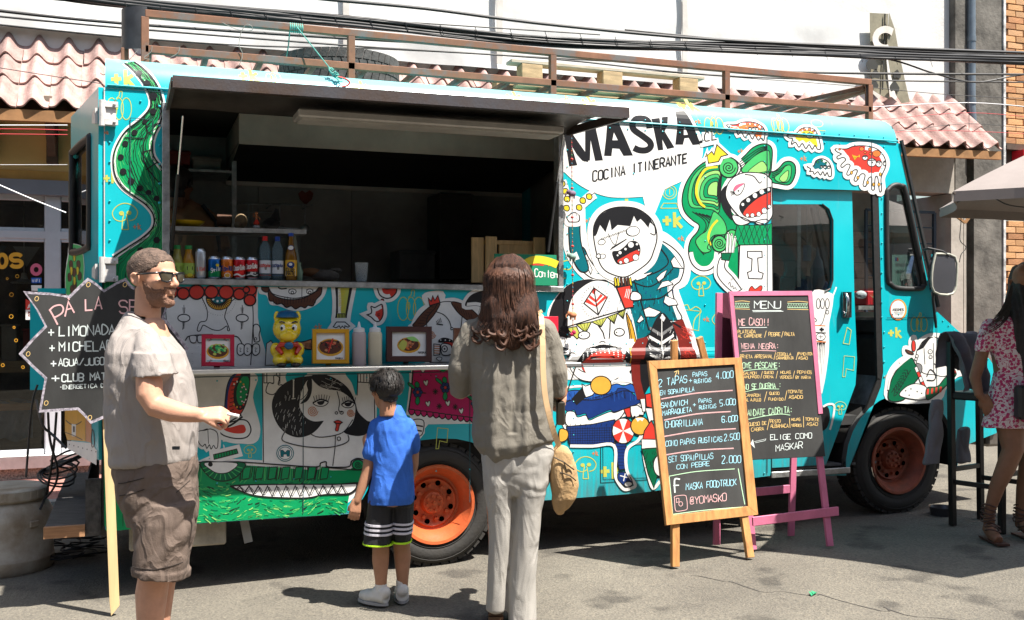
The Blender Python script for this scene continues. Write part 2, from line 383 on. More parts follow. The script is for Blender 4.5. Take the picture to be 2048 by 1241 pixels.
tag(mb.build('torn_banner',[M('banner_olive',(.22,.2,.14),.6,var=.2),M('banner_pale',(.6,.55,.5),.6),M('banner_dark',(.03,.03,.025),.6)]), 'loose printed olive and white end of the banner hanging over the tiles', 'banner')
# window ledge in the white wall above the tiles
mb=MB(); a=onY(1500,182,Y0-.05); b=onY(1560,165,Y0-.05)
mb.box(a.x,a.x+.42,Y0-.06,Y0+.04,a.z-.02,a.z+.02); mb.box(a.x+.05,a.x+.37,Y0-.005,Y0+.049,a.z+.02,a.z+.16); mb.build('ledge',white,fac)
# ---- right: dark pillar,down pipe,brick house,recess
mb=MB(); mb.box(9.25,9.42,Y0-.05,Y0+.3,0,9); mb.box(9.56,10.0,Y0-.02,Y0+.35,0,9)
mb.build('pillar',concrete,fac)
mb=MB(); mb.box(9.42,9.56,Y0+.2,Y0+.3,0,9); mb.box(10.0,10.035,Y0-.04,Y0+.1,1.0,9); mb.build('chipped_plaster',M('chip',(.55,.55,.54),.8,var=.4,vs=7,bump=.6),fac)
mb=MB(); mb.tube([(9.47,3.93,9),(9.47,3.93,3.9),(9.5,3.9,3.3)],.05,12);
for z in (3.95,4.7,5.5): mb.lathe([(.056,-.03),(.056,.03)],(9.47,3.93,z),12)
tag(mb.build('drain_pipe',M('pipe_grey',(.14,.17,.2),.35,metal=.3),smooth=40), 'blue grey rain pipe between the white wall and brick house', 'pipe')
mb=MB(); mb.box(6.2,9.25,Y0-.04,Y0+.3,2.86,3.32); mb.build('recess_beam',plaster,fac)
mb=MB(); mb.box(6.2,9.3,Y0+1.0,Y0+1.15,0,3.3); mb.build('recess_wall',plaster,fac)
mb=MB(); mb.box(9.14,9.32,Y0-.1,Y0+.9,0,2.85); mb.box(9.33,9.36,Y0-.1,Y0+.1,0,2.85); mb.build('pillar',plaster,fac)
# grey concrete blocks of the low wall in the recess
bm_=M('concrete_block',(.16,.14,.12),.95,var=.22,vs=5,bump=.6,bs=60)
blk=MB(); blk.box(-.195,.195,0,.1,0,.185); me=blk.mesh('concrete_block',bm_); bevel_mesh(me,.006)
ms=[]
for r_ in range(12):
    for k in range(9):
        x=5.9+k*.4+(.2 if r_ % 2 else 0); z=.13+r_*.195
        if 6.0 < x < 9.1: ms.append(T(x,Y0+.86+rnd.uniform(-.004,.004),z))
copies('concrete_block',me,ms,fac)
mb=MB(); mb.box(6.2,9.14,Y0+.87,Y0+.95,.1,2.47); mb.build('mortar',M('mortar',(.09,.08,.07),.95),fac)
# iron grille
gp=[onY(1790,432,Y0),onY(1875,424,Y0),onY(1875,640,Y0)]
mb=MB(); x0,x1=8.0,8.98
mb.bar((x0,Y0,2.63),(x1,Y0,2.63),.03); mb.bar((x1,Y0,2.63),(x1,Y0,.1),.035); mb.bar((x0,Y0,2.63),(x0,Y0,.1),.03)
for i in range(9): mb.bar((x0,Y0+.001*i,2.45-.19*i),(x1,Y0+.001*i,2.45-.19*i),.014)
for i in range(1,3): mb.bar((x0+i*.33,Y0+.02,2.63),(x0+i*.33,Y0+.02,.1),.014)
tag(mb.build('iron_grille',M('dark_blue_iron',(.02,.03,.045),.5,metal=.2)), 'dark blue iron bar grille in front of the block wall', 'grille')
# brick house
bh=thing('brick_house', 'orange brick house front at the right edge beyond the pillar', 'building',(11,4,0))
mb=MB(); mb.box(10.04,14,Y0+.04,Y0+.6,2.95,9); mb.box(10.04,14,Y0+.04,Y0+.6,0,2.5); mb.build('wall',M('brick_mortar',(.10,.08,.06),.95),bh)
mb=MB(); mb.box(10.2,14,Y0-.15,Y0+.03,2.97,3.42)
mb.build('sign_board',M('red_board',(.65,.02,.03),.4,var=.04),bh)
mb=MB(); mb.box(10.04,14,Y0-.05,Y0+.5,3.43,3.5); mb.build('ledge',browngray,bh)
bk=MB(); bk.box(-.117,.117,0,.06,0,.068)
bmats=[M('brick_a',(.50,.27,.12),.85,var=.12,vs=14,bump=.5),M('brick_b',(.56,.32,.16),.85,var=.12,vs=14,bump=.5),M('brick_c',(.42,.2,.09),.85,var=.15,vs=14,bump=.5)]
bme=[]
for m_ in bmats+[bm_]: vary(m_,.75,1.15)
for m_ in bmats:
    e_=bk.mesh('brick',m_); bevel_mesh(e_,.004); bme.append(e_)
for r_ in range(66):
    z=.95+r_*.0775
    if 2.85 < z < 3.5: continue
    for k in range(3):
        x=10.10+k*.243+(.0 if r_ % 2 else .12)
        lx=x
        copies('brick',bme[rnd.choice((0,0,1,2))],[T(lx+rnd.uniform(-.003,.003),Y0-.01+rnd.uniform(-.004,.004),z)],bh)
mb=MB()
for k,(x,y) in enumerate(((3.3,-1.35),(3.32,-1.34))): mb.add([(x,y,G(x)+.004),(x+.035,y+.01,G(x)+.016),(x+.04,y+.035,G(x)+.006),(x+.005,y+.03,G(x)+.02)],[(0,1,2,3)])
tag(mb.build('litter',M('litter_green',(.03,.25,.12),.5,var=0)), 'small scrap of green litter on the sunlit asphalt', 'litter')
# ---- houses on the other side of the street (behind the viewer): they close off the low sky
op=thing('street_house', 'plain grey rendered house across the street', 'building',(2,-12.5,0))
mb=MB(); mb.box(-22,26,-19,-12.5,-.2,7.5); mb.build('wall',M('house_grey',(.22,.2,.18),.9,var=.2,vs=1,bump=.3),op)
mb=MB(); mb.box(-22,26,-12.49,-12.2,7.2,7.6); mb.build('cornice',plaster,op)
wm_=MB(); wm_.box(-.6,.6,-.03,.03,-.8,.8); wme=wm_.mesh('window',M('house_window',(.05,.055,.06),.15,var=0))
copies('window',wme,[T(-20+2.6*i,-12.48,z) for i in range(18) for z in (1.6,5.2)],op)
# ================================================================ THE FOOD TRUCK
def W(px,py):
    p=onY(px,py,0); return (p.x,p.z)
TEAL=(.0,.40,.47)
teal=M('truck_teal_paint',TEAL,.32,var=.0,coat=.25)
def weather(m):
    n=m.node_tree.nodes; l=m.node_tree.links; b=n['Principled BSDF']; tc=n['Texture Coordinate']
    a=n.new('ShaderNodeTexNoise'); a.inputs['Scale'].default_value=1.7; a.inputs['Detail'].default_value=7
    mp=n.new('ShaderNodeMapping'); mp.inputs['Scale'].default_value=(9,9,.8); st=n.new('ShaderNodeTexNoise'); st.inputs['Scale'].default_value=3; st.inputs['Detail'].default_value=8
    l.new(tc.outputs['Object'],a.inputs['Vector']); l.new(tc.outputs['Object'],mp.inputs[0]); l.new(mp.outputs[0],st.inputs['Vector'])
    r=n.new('ShaderNodeValToRGB'); r.color_ramp.elements[0].position=.35; r.color_ramp.elements[0].color=(.0,.385,.45,1); r.color_ramp.elements[1].position=.68; r.color_ramp.elements[1].color=(.012,.47,.53,1)
    l.new(a.outputs[0],r.inputs[0])
    r2=n.new('ShaderNodeValToRGB'); r2.color_ramp.elements[0].position=.62; r2.color_ramp.elements[0].color=(0,0,0,1); r2.color_ramp.elements[1].position=.78; r2.color_ramp.elements[1].color=(.35,.35,.35,1)
    l.new(st.outputs[0],r2.inputs[0])
    mx=n.new('ShaderNodeMix'); mx.data_type='RGBA'; mx.inputs[7].default_value=(.22,.42,.42,1)
    l.new(r2.outputs[0],mx.inputs[0]); l.new(r.outputs[0],mx.inputs[6])
    # dust settled on the roof edge
    sx=n.new('ShaderNodeSeparateXYZ'); l.new(tc.outputs['Object'],sx.inputs[0])
    mr=n.new('ShaderNodeMapRange'); mr.inputs[1].default_value=2.60; mr.inputs[2].default_value=2.775; mr.inputs[3].default_value=0; mr.inputs[4].default_value=.42
    l.new(sx.outputs[2],mr.inputs[0])
    mx2=n.new('ShaderNodeMix'); mx2.data_type='RGBA'; mx2.inputs[7].default_value=(.50,.56,.52,1)
    l.new(mr.outputs[0],mx2.inputs[0]); l.new(mx.outputs[2],mx2.inputs[6]); l.new(mx2.outputs[2],b.inputs['Base Color'])
    # road grime on the lowest panels
    m3=n.new('ShaderNodeMapRange'); m3.inputs[1].default_value=.95; m3.inputs[2].default_value=.33; m3.inputs[3].default_value=0; m3.inputs[4].default_value=1.0
    gn=n.new('ShaderNodeTexNoise'); gn.inputs['Scale'].default_value=6; gn.inputs['Detail'].default_value=8; l.new(mp.outputs[0],gn.inputs['Vector'])
    g2=n.new('ShaderNodeMath'); g2.operation='MULTIPLY'; l.new(sx.outputs[2],m3.inputs[0]); l.new(m3.outputs[0],g2.inputs[0]); l.new(gn.outputs[0],g2.inputs[1])
    g3=n.new('ShaderNodeMapRange'); g3.inputs[1].default_value=.22; g3.inputs[2].default_value=.62; g3.inputs[4].default_value=.6; l.new(g2.outputs[0],g3.inputs[0])
    mx4=n.new('ShaderNodeMix'); mx4.data_type='RGBA'; mx4.inputs[7].default_value=(.10,.12,.11,1); l.new(g3.outputs[0],mx4.inputs[0]); l.new(mx2.outputs[2],mx4.inputs[6]); l.new(mx4.outputs[2],b.inputs['Base Color'])
    bp=n.new('ShaderNodeBump'); bp.inputs['Strength'].default_value=.12; bp.inputs['Distance'].default_value=.05; l.new(a.outputs[0],bp.inputs['Height']); l.new(bp.outputs[0],b.inputs['Normal'])
weather(teal)
steel=M('brushed_steel',(.42,.42,.41),.35,metal=.9,var=.12,vs=5,stretch=(1,1,30),bump=.05)
alum=M('worn_aluminium',(.48,.48,.47),.42,metal=.75,var=.22,vs=18,bump=.2,bs=60)
darksteel=M('dark_steel',(.16,.145,.13),.36,metal=.6,var=.3,vs=4,bump=.15,bs=14)
blackrub=M('black_rubber',(.018,.018,.018),.55,var=.2,vs=30)
rust=M('rusty_steel',(.17,.075,.04),.75,metal=.15,var=.0)
def rusty(m):
    n=m.node_tree.nodes; l=m.node_tree.links; b=n['Principled BSDF']; tc=n['Texture Coordinate']
    a=n.new('ShaderNodeTexNoise'); a.inputs['Scale'].default_value=5; a.inputs['Detail'].default_value=9; a.inputs['Roughness'].default_value=.7
    l.new(tc.outputs['Object'],a.inputs['Vector'])
    r=n.new('ShaderNodeValToRGB'); e=r.color_ramp.elements; e[0].position=.36; e[0].color=(.13,.12,.115,1); e[1].position=.5; e[1].color=(.185,.085,.05,1); e3=e.new(.7); e3.color=(.26,.12,.07,1)
    l.new(a.outputs[0],r.inputs[0]); l.new(r.outputs[0],b.inputs['Base Color'])
rusty(rust)
seam_m=M('seam_dark',(.01,.05,.06),.7,var=0)
RS=2.60   # height where the roof curve begins
def surfY(x,z):
    """outward skin of the near side: 0 is the flat side; + is inward"""
    y=0
    if z > RS: t=min(1,(z-RS)/.175); y=.13*(1-math.sqrt(max(0,1-t*t)))
    if 1.148 < z < 1.236 and x > 2.56 and x < 3.975: y -= .022*math.sin(math.pi*(z-1.148)/.088)**.7
    return y
CUTS=[1.149,1.158,1.170,1.192,1.214,1.226,1.235,2.60,2.63,2.66,2.685,2.705,2.725,2.742,2.755,2.766]
def drape(mb,name,mats,parent,smooth=None,lift=True,rail=True):
    """cut a flat XZ drawing (its y = height above the skin) along the bends of the side, then lay it on the skin"""
    me=mb.mesh(name,mats,None,fix=False)
    b=bmesh.new(); b.from_mesh(me)
    zs=[v.co.z for v in b.verts]
    lo,hi=min(zs),max(zs)
    for c in CUTS:
        if lo < c < hi: bmesh.ops.bisect_plane(b,geom=b.verts[:]+b.edges[:]+b.faces[:],plane_co=(0,0,c),plane_no=(0,0,1),dist=1e-6)
    for v in b.verts: v.co.y=surfY(v.co.x,v.co.z)-v.co.y
    b.normal_update()
    fl=[f for f in b.faces if f.normal.y > 0]
    bmesh.ops.reverse_faces(b,faces=fl)
    b.to_mesh(me); b.free()
    if smooth:
        me.polygons.foreach_set('use_smooth',[True]*len(me.polygons)); me.set_sharp_from_angle(angle=R(smooth))
    return link(me,name,parent)
TW_=2.05
truck=thing('food_truck', 'turquoise step van food truck covered with cartoon paintings, serving hatch open', 'food truck',(2.6,1.0,.04))
# outline of the near side,wheel arches and openings
def arch(cx,cz,rx,rz,zb,n=16,p=2.0):
    out=[]
    a0=math.asin(max(-1,(zb-cz)/rz))
    for i in range(n+1):
        t=math.pi-a0-(math.pi-2*a0)*i/n
        out.append((cx+rx*math.copysign(abs(math.cos(t))**(2/p),math.cos(t)),cz+rz*math.sin(t)))
    return out
rear_arch=arch(1.76,.33,.47,.405,.34,p=2.3)
front_arch=arch(5.04,.44,.47,.46,.38)
outline=[(0,.345)]+rear_arch+[(3.0,.345),(3.97,.40),(4.575,.37)]+front_arch+[(5.56,.52),(5.86,.60),(5.90,.85),(5.88,1.02),(5.80,1.12),(5.64,1.235),(5.335,1.455),(5.31,1.47),(5.0,RS),(0,RS)]
whole=outline
win=[(.302,1.625),(2.505,1.605),(2.505,2.50),(2.47,2.56),(.302,2.56)]
vent=[W(*p) for p in ((1772,400),(1776,380),(1788,371),(1802,373),(1812,390),(1846,555),(1846,572),(1838,578),(1795,577),(1780,568),(1774,550))]
door=[(3.985,.425),(3.985,2.255),(4.836,2.27),(4.875,1.05),(4.855,.95),(4.60,.425)]
mb=MB()
mb.poly([whole,win,vent,door],0,lambda x,z: (x,0,z))
body=drape(mb, 'side_panel',teal,truck)
# inner skin and reveals
mb=MB(); mb.poly([whole,win,vent,door],0,lambda x,z: (x,.045,z))
for lp in (whole,win,vent,door):
    n=len(lp); vs=[(x,y,z) for y in (0.0005,.045) for x,z in lp]; mb.add(vs,[(k,(k+1) % n,n+(k+1) % n,n+k) for k in range(n)],0)
mb.build('side_frame',M('inner_grey',(.10,.10,.095),.6,var=.15),truck)
# far side,roof,ends
farwin=[(4.05,1.35),(4.05,2.2),(4.8,2.2),(4.8,.8),(4.5,.5),(4.05,.5)]
mb=MB(); mb.slab([whole,farwin,vent],TW_-.045,TW_); mb.build('side_panel',teal,truck)
mb=MB()
prof=[(0,RS)]+[(surfY(0,z),z) for z in CUTS if z > 2.601]+[(.13,2.775),(.6,2.795),(TW_/2,2.80)]
prof=prof+[(TW_-y,z) for y,z in reversed(prof[:-1])]
rings=[]
for x,k in ((0,1),(.01,1),(4.78,1),(4.90,.995),(4.97,.97),(5.01,.90),(5.02,.8)):
    rings.append([Vector((x,TW_/2+(y-TW_/2)*(1-(1-k)*.25),RS+(z-RS)*k)) for y,z in prof])
mb.rings(rings,caps=True,closed=False); mb.build('roof',teal,truck,smooth=50)
mb=MB()
mb.box(.0,.05,.05,.30,.35,RS); mb.box(0,.05,TW_-.9,TW_-.05,.35,RS); mb.box(0,.05,.3,TW_-.9,2.45,RS); mb.box(0,.05,.3,TW_-.9,.35,.7)
mb.build('rear_frame',teal,truck)
inner=M('kitchen_steel',(.4,.36,.32),.42,metal=.2,var=.2,vs=1.6,bump=.1,bs=8)
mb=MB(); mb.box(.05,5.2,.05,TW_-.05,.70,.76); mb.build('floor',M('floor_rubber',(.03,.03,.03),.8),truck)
mb=MB()
for i in range(4): mb.box(.3+i*.68,.3+i*.68+.676,TW_-.09,TW_-.05,.76,2.7)
mb.build('wall_lining',inner,truck)
mb=MB(); mb.box(3.1,3.14,.05,TW_-.05,.76,2.7); mb.build('partition',inner,truck)
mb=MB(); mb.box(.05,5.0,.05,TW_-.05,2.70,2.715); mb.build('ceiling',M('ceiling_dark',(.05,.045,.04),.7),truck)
# engine nose,windscreen,front
mb=MB()
fr=[(5.86,.60),(5.90,.85),(5.88,1.02),(5.80,1.12),(5.64,1.235),(5.335,1.455)]
mb.rings([[Vector((x,y,z)) for x,z in fr] for y in (.0,TW_)],closed=False,caps=False)
mb.build('bonnet',teal,truck,smooth=40)
mb=MB()
for a,b in (((5.31,1.47),(5.0,RS)),):
    for y0,y1 in ((0.0,.06),(TW_-.06,TW_),(TW_/2-.03,TW_/2+.03)): mb.add([(a[0],y0,a[1]),(a[0],y1,a[1]),(b[0],y1,b[1]),(b[0],y0,b[1])],[(0,1,2,3)])
mb.box(4.98,5.03,0.002,TW_-.002,RS-.08,RS); mb.build('windscreen_frame',teal,truck)
mb=MB(); mb.add([(5.305,.06,1.475),(5.305,TW_-.06,1.475),(5.0,TW_-.06,RS-.06),(5.0,.06,RS-.06)],[(0,1,2,3)]); mb.build('windscreen',glass('windscreen_glass',(.8,.85,.82)),truck)
mb=MB(); mb.box(4.9,5.3,.05,TW_-.05,1.30,1.42); mb.build('dashboard',blackrub,truck,bevel=.02)
# ---- seams and panels proud of the side
def hline(mb,x0,x1,z,w_=.004,lift=.003,mi=0):
    mb.add([(x0,lift,z-w_/2),(x1,lift,z-w_/2),(x1,lift,z+w_/2),(x0,lift,z+w_/2)],[(0,1,2,3)],mi)
def vline(mb,x,z0,z1,w_=.004,lift=.003,mi=0):
    mb.add([(x-w_/2,lift,z0),(x+w_/2,lift,z0),(x+w_/2,lift,z1),(x-w_/2,lift,z1)],[(0,1,2,3)],mi)
mb=MB()
for x0,x1 in ((.0,.3),(2.55,4.98)): hline(mb,x0,x1,RS-.004)
hline(mb,2.56,3.97,1.128); hline(mb,0.0,2.5,1.112)
for x in (1.0,1.95): vline(mb,x,.36,1.11)
vline(mb,3.955,.42,2.585,.005); vline(mb,4.775,2.28,2.6,.004); vline(mb,3.2,.36,1.12)
for x in (.23,.12): vline(mb,x,2.06,2.45,.004)
hline(mb,4.9,5.30,1.415,.005); vline(mb,5.325,.93,1.44,.004);
hline(mb,.12,.23,2.45,.003); hline(mb,.12,.23,2.06,.003)
mb.v=[(x,y+.0025,z) for x,y,z in mb.v]; drape(mb, 'panel_seams',seam_m,truck)['kind']='stuff'
# drip rail under the roof curve and light edge
mb=MB(); mb.tube([(x,-.006,RS+.012) for x in (0.01,1.3,2.6,3.9,4.99)],.006,6); mb.build('drip_rail',teal,truck)
# rivets
rv=MB()
def rivet(x,z,r=.0075):
    y=surfY(x,z)-.002; o=Vector((x,y,z)); vs=[];
    for rr,h in ((r,0),(r*.75,.0035),(.0008,.0052)):
        vs += [o+Vector((rr*math.cos(t),-h,rr*math.sin(t))) for t in [k*math.pi/3 for k in range(6)]]
    rv.add(vs,[(a*6+k,a*6+(k+1) % 6,a*6+6+(k+1) % 6,a*6+6+k) for a in range(2) for k in range(6)])
for z in [.42+.1*i for i in range(22)]:
    if not 1.14 < z < 1.25: rivet(.022,z,.006)
    if z > 2.0 or z < 1.5: rivet(.262,z) if z > 1.7 else None
    rivet(3.935,z,.006)
    if z > .95: rivet(4.862+.02*(z < 1.4),z,.006)
    rivet(2.56 if z > 1.25 else 2.6,z,.005)
for x in [2.6+.12*i for i in range(20)]: rivet(x,2.568,.006)
for x in [2.6+.12*i for i in range(20)]: rivet(x,2.633,.005)
for x in [.05+.12*i for i in range(3)]: rivet(x,2.62,.006); rivet(x,2.54,.006)
for z in (1.9,1.5,2.3):
    for x in (3.0,3.5): rivet(x,z,.006)
for x in [2.62+.11*i for i in range(12)]: rivet(x,1.262,.006); rivet(x,1.135,.005)
for x in [.35+.2*i for i in range(10)]: rivet(x,1.09,.005); rivet(x,.55,.005)
for i in range(9): rivet(5.38+.05*i,1.395-.034*i,.005)
for x in [4.95,5.0,5.12,5.22]: rivet(x,1.44,.006)
rv.build('rivets',teal,truck,smooth=60)['kind']='stuff'
# window frame
mb=MB()
mb.box(.275,.312,-.022,.06,1.595,2.54); mb.box(2.498,2.53,-.018,.06,1.575,2.56)
mb.add([Vector(p) for p in ((.275,-.022,1.60),(2.53,-.022,1.572),(2.53,.06,1.572),(.275,.06,1.60),(.275,-.022,1.632),(2.53,-.022,1.605),(2.53,.06,1.605),(.275,.06,1.632))],[(0,1,5,4),(1,2,6,5),(2,3,7,6),(3,0,4,7),(4,5,6,7),(3,2,1,0)])
mb.build('hatch_frame',alum,truck,bevel=.003)
# serving flap (awning),hinged at the top of the hatch
flap=thing('serving_flap', 'x', 'x')  # placeholder removed below
bpy.data.objects.remove(flap)
HY_,HZ=0.0,2.575
def flap_pt(x,t,off=0): return Vector((x,-.82*t,2.515-.045*t+off))
mb=MB()
mb.grid(lambda u,v: flap_pt(.30+2.25*u,v,+.05*math.sin(math.pi*v)**.8+.006*noise.noise((u*7,v*3,0))),40,8)
sk=mb.build('hatch_flap',[darksteel],truck,smooth=60)
mb=MB()
mb.grid(lambda u,v: flap_pt(.298+2.254*u,v,.012+.05*math.sin(math.pi*v)**.8),20,8)
mb.build('flap_skin',teal,sk,smooth=60)
mb=MB()
mb.bar((.30,-.82,2.480),(2.56,-.82,2.492),.006,.054); mb.bar((.30,-.80,2.456),(2.56,-.80,2.468),.04,.006)
for x in (.303,2.553): mb.bar(flap_pt(x,.03,.01),flap_pt(x,.97,.01),.02,.045)
mb.build('flap_frame',M('black_angle_steel',(.05,.052,.062),.5,metal=.2,var=.2,vs=5,var2=(.06,.035,.022),bump=.1),sk)
mb=MB()
mb.box(.92,2.38,-.38,-.18,2.445,2.488); mb.build('lamp_housing',M('lamp_grey',(.5,.48,.45),.45,metal=.3),sk,bevel=.008)
mb=MB(); mb.box(.94,2.36,-.36,-.20,2.437,2.4445); mb.build('lamp_diffuser',M('lamp_white',(.5,.48,.44),.4),sk)
# hinge strip and gas struts
for nm,p,q in (('a',onY(366,232,-.42),onY(343,500,-.01)),('b',onY(1127,262,-.06),onY(1096,505,-.005))):
    p,q=Vector(p),Vector(q); m_=p.lerp(q,.42)
    mb=MB(); mb.tube([p,m_],.0045,8); s_=mb.build('strut_rod',M('chrome',(.75,.75,.75),.12,metal=1,var=0),truck,smooth=60)
    mb=MB(); mb.tube([m_,q],.0095,8); mb.build('gas_strut',blackrub,truck,smooth=60)
# counter shelf
mb=MB(); mb.box(.33,2.53,-.28,-.001,1.142,1.166); cs=mb.build('counter',M('counter_steel',(.62,.62,.62),.3,metal=.85,var=.06,vs=8),truck,bevel=.004)
for p,q in (((2.50,-.26,1.14),(2.44,-.01,.66)),((.36,-.26,1.14),(.42,-.01,.66))):
    mb=MB(); mb.tube([p,q],.004,6); mb.build('counter_stay',darksteel,truck)
# ---- kitchen inside
hood=MB()
hood.add([Vector(p) for p in ((.75,.95,2.50),(3.0,.95,2.50),(3.0,.95,2.69),(.75,.95,2.69))],[(0,1,2,3)],0)
hood.box(.75,3.0,.955,1.92,2.505,2.52,1); hood.box(.75,3.0,1.92,1.95,2.36,2.39,0); hood.add([Vector(p) for p in ((.75,1.2,2.504),(3.0,1.2,2.504),(3.0,1.93,2.39),(.75,1.93,2.39))],[(0,1,2,3)],1)
hood.add([Vector(p) for p in ((.75,.955,2.50),(.75,1.95,2.39),(.75,1.95,2.69),(.75,.955,2.69))],[(0,1,2,3)],0)
hood.build('extractor_hood',[M('hood_steel',(.74,.62,.52),.42,metal=.15,var=.18,vs=1.3),M('filter_black',(.008,.008,.008),.8)],truck)
mb=MB(); mb.box(.9,3.05,1.35,1.93,.76,1.42); mb.box(.1,3.05,.1,.35,.76,1.55); mb.build('worktop',inner,truck,bevel=.01)
a=onY(340,462,.28); b=onY(603,468,.28)
mb=MB(); mb.box(a.x,b.x,.10,.40,a.z-.012,a.z+.012); mb.bar(onY(588,472,.26),onY(600,562,.26),.018,.02)
mb.build('inside_shelf',alum,truck)
mb=MB(); mb.box(a.x,b.x-.03,.12,.124,1.63,a.z-.02); mb.build('sneeze_guard',glass('guard_glass',(.8,.85,.82)),truck)
p,q=onY(458,407,1.6),onY(626,411,1.6)
mb=MB(); mb.tube([p,q],.008);
for t in (.1,.5,.95): mb.tube([p.lerp(q,t),p.lerp(q,t)+Vector((0,.3,0))],.006)
mb.tube([onY(485,425,1.5),onY(555,425,1.5)],.006); mb.tube([onY(497,407,1.5),onY(497,458,1.5)],.006)
mb.build('utensil_rail',alum,truck)
mb=MB()
mb.slab([[(onY(x,y,1.7).x,onY(x,y,1.7).z) for x,y in ((612,410),(600,398),(597,387),(604,381),(611,386),(619,381),(627,387),(624,399))]],1.70,1.72)
tag(mb.build('heart_ornament',M('terracotta_red',(.22,.05,.03),.7)), 'dark red heart hanging on the wall inside the truck', 'ornament')
# wheels
tyre_m=M('tyre_rubber',(.022,.021,.02),.75,var=.35,vs=14,bump=.25,bs=60,var2=(.035,.032,.028))
rim_m=M('orange_rim_paint',(.52,.10,.03),.45,var=.2,vs=9,bump=.25,bs=30,var2=(.40,.09,.03))
rimd=M('rim_dirt',(.25,.06,.025),.7,var=.3,vs=20,bump=.3)
def add_wheel(parent,c,r,wd,dual=False,rim_m=None):
    rim_m=rim_m or M('orange_rim_paint',(),0)
    """axis along Y, the outer face towards -Y"""
    c=Vector(c); rr=.218
    wroot=MB(); y0=0
    prof=[(rr-.01,.03),(rr+.005,.0),(r*.80,-.022),(r*.93,-.012),(r*.975,.012),(r,.04),(r,wd-.04),(r*.975,wd-.012),(r*.93,wd+.012),(rr+.005,wd),(rr-.01,wd-.03)]
    wroot.lathe(prof,c,48,axis='y',caps=False)
    for k in range(40):
        for row,(ya,yb) in enumerate(((.006,.055),(.07,wd-.07),(wd-.055,wd-.006))):
            t=2*math.pi*(k+.5*(row % 2))/40; m4=Matrix.Translation(c) @ Matrix.Rotation(t,4, 'Y')
            wroot.box(-r*.062,r*.062,ya,yb,r*.965,r*1.018,0,m4)
    whl=wroot.build('wheel',tyre_m,parent,smooth=50)
    # raised ring and letters' band on the side wall
    mb=MB(); mb.lathe([(r*.90,-.0155),(r*.905,-.0185),(r*.91,-.0155)],c,40,axis='y',caps=False)
    mb.lathe([(r*.70,-.0125),(r*.705,-.016),(r*.71,-.013)],c,40,axis='y',caps=False); mb.build('sidewall_ring',tyre_m,whl,smooth=50)
    mb=MB()
    prof=[(rr+.012,-.012),(rr+.008,-.022),(rr-.008,-.020),(rr-.018,-.002),(rr-.034,.02),(rr-.05,.045),(rr-.058,.075),(rr-.072,.08),(rr-.082,.066),(rr-.095,.075),(rr-.125,.085),(.072,.085),(.066,.07),(.06,.052),(.045,.046),(.001,.044)]
    mb.lathe(prof,c,48,axis='y',caps=False); rim=mb.build('rim',rim_m,whl,smooth=42)
    mb=MB()
    for k in range(8):
        t=2*math.pi*k/8+.2; mb.lathe([(.013,.04),(.013,.052),(.009,.054),(.001,.054)],c+Vector((.047*math.cos(t),.0,.047*math.sin(t)))+Vector((0,.0,0)),8,axis='y') if False else mb.lathe([(.0085,.03),(.0085,.05),(.001,.05)],c+Vector((.043*math.cos(t),-.0,.043*math.sin(t))),6,axis='y')
        mb.lathe([(.011,.06),(.011,.088),(.001,.088)],c+Vector((.098*math.cos(t),-.0,.098*math.sin(t))),6,axis='y')
    mb.lathe([(.001,.022),(.012,.024),(.014,.05)],c,8,axis='y')
    mb.build('wheel_nuts',rim_m,rim,smooth=30)['kind']='stuff'
    mb=MB()
    for k in range(8):
        t=2*math.pi*k/8+.5; mb.lathe([(.016,.0712),(.001,.0712)],c+Vector((.114*math.cos(t),.0,.114*math.sin(t))),10,axis='y')
    mb.build('rim_holes',M('hole_dark',(.02,.012,.01),.9,var=0),rim)['kind']='stuff'
    if dual:
        mb=MB(); mb.lathe([(p_[0],p_[1]) for p_ in [(rr,0),(r*.93,0),(r,.03),(r,wd-.03),(r*.93,wd),(rr,wd)]],c+Vector((0,wd+.05,0)),32,axis='y'); mb.build('inner_tyre',tyre_m,whl,smooth=40)
    return whl
add_wheel(truck,(1.762,.045,.352),.350,.20,dual=True)
add_wheel(truck,(5.036,.045,.440),.360,.21,rim_m=M('shaded_rim_paint',(.30,.065,.03),.6,var=.3,vs=9,bump=.3,bs=30,var2=(.14,.045,.025)))  # shade at the front wheel put into a darker copy of the rim paint
add_wheel(truck,(1.762,TW_-.30,.352),.350,.20)
add_wheel(truck,(5.036,TW_-.28,.440),.360,.21)
# dark wheel housings and chassis
mb=MB()
for c,rx,rz,zb in (((1.76,.33),.47,.405,.34),((5.04,.44),.47,.46,.38)):
    mb=MB(); a=arch(c[0],c[1],rx,rz,zb); mb.rings([[Vector((x,y,z)) for x,z in a] for y in (.045,.55)],closed=False,caps=False); mb.add([(x,.55,z) for x,z in a],[tuple(range(len(a)))]); mb.build('wheel_housing',M('underbody_black',(.012,.011,.010),.9,var=.2),truck,smooth=60)
mb=MB(); mb.box(.1,5.6,.55,.65,.42,.58); mb.box(.1,5.6,1.4,1.5,.42,.58); mb.box(.06,4.9,.06,TW_-.06,.58,.70); mb.tube([(1.76,.3,.35),(1.76,1.75,.35)],.07); mb.tube([(5.04,.3,.40),(5.04,1.75,.40)],.045)
mb.sph((1.76,1.02,.35),.16); mb.build('chassis',M('underbody_black',(),0),truck)
mb=MB(); a,b=onY(258,1050,.12),onY(452,1088,.12); mb.box(a.x,b.x,.10,.5,b.z,.42); mb.build('under_box',M('dirty_cream',(.42,.38,.31),.8,var=.25,vs=5),truck,bevel=.01)
mb=MB(); mb.bar(onY(488,1040,.1),onY(497,1085,.1),.045,.012,up=(0,1,0)); mb.build('mud_flap_stay',M('grey_plate',(.25,.25,.24),.6),truck)
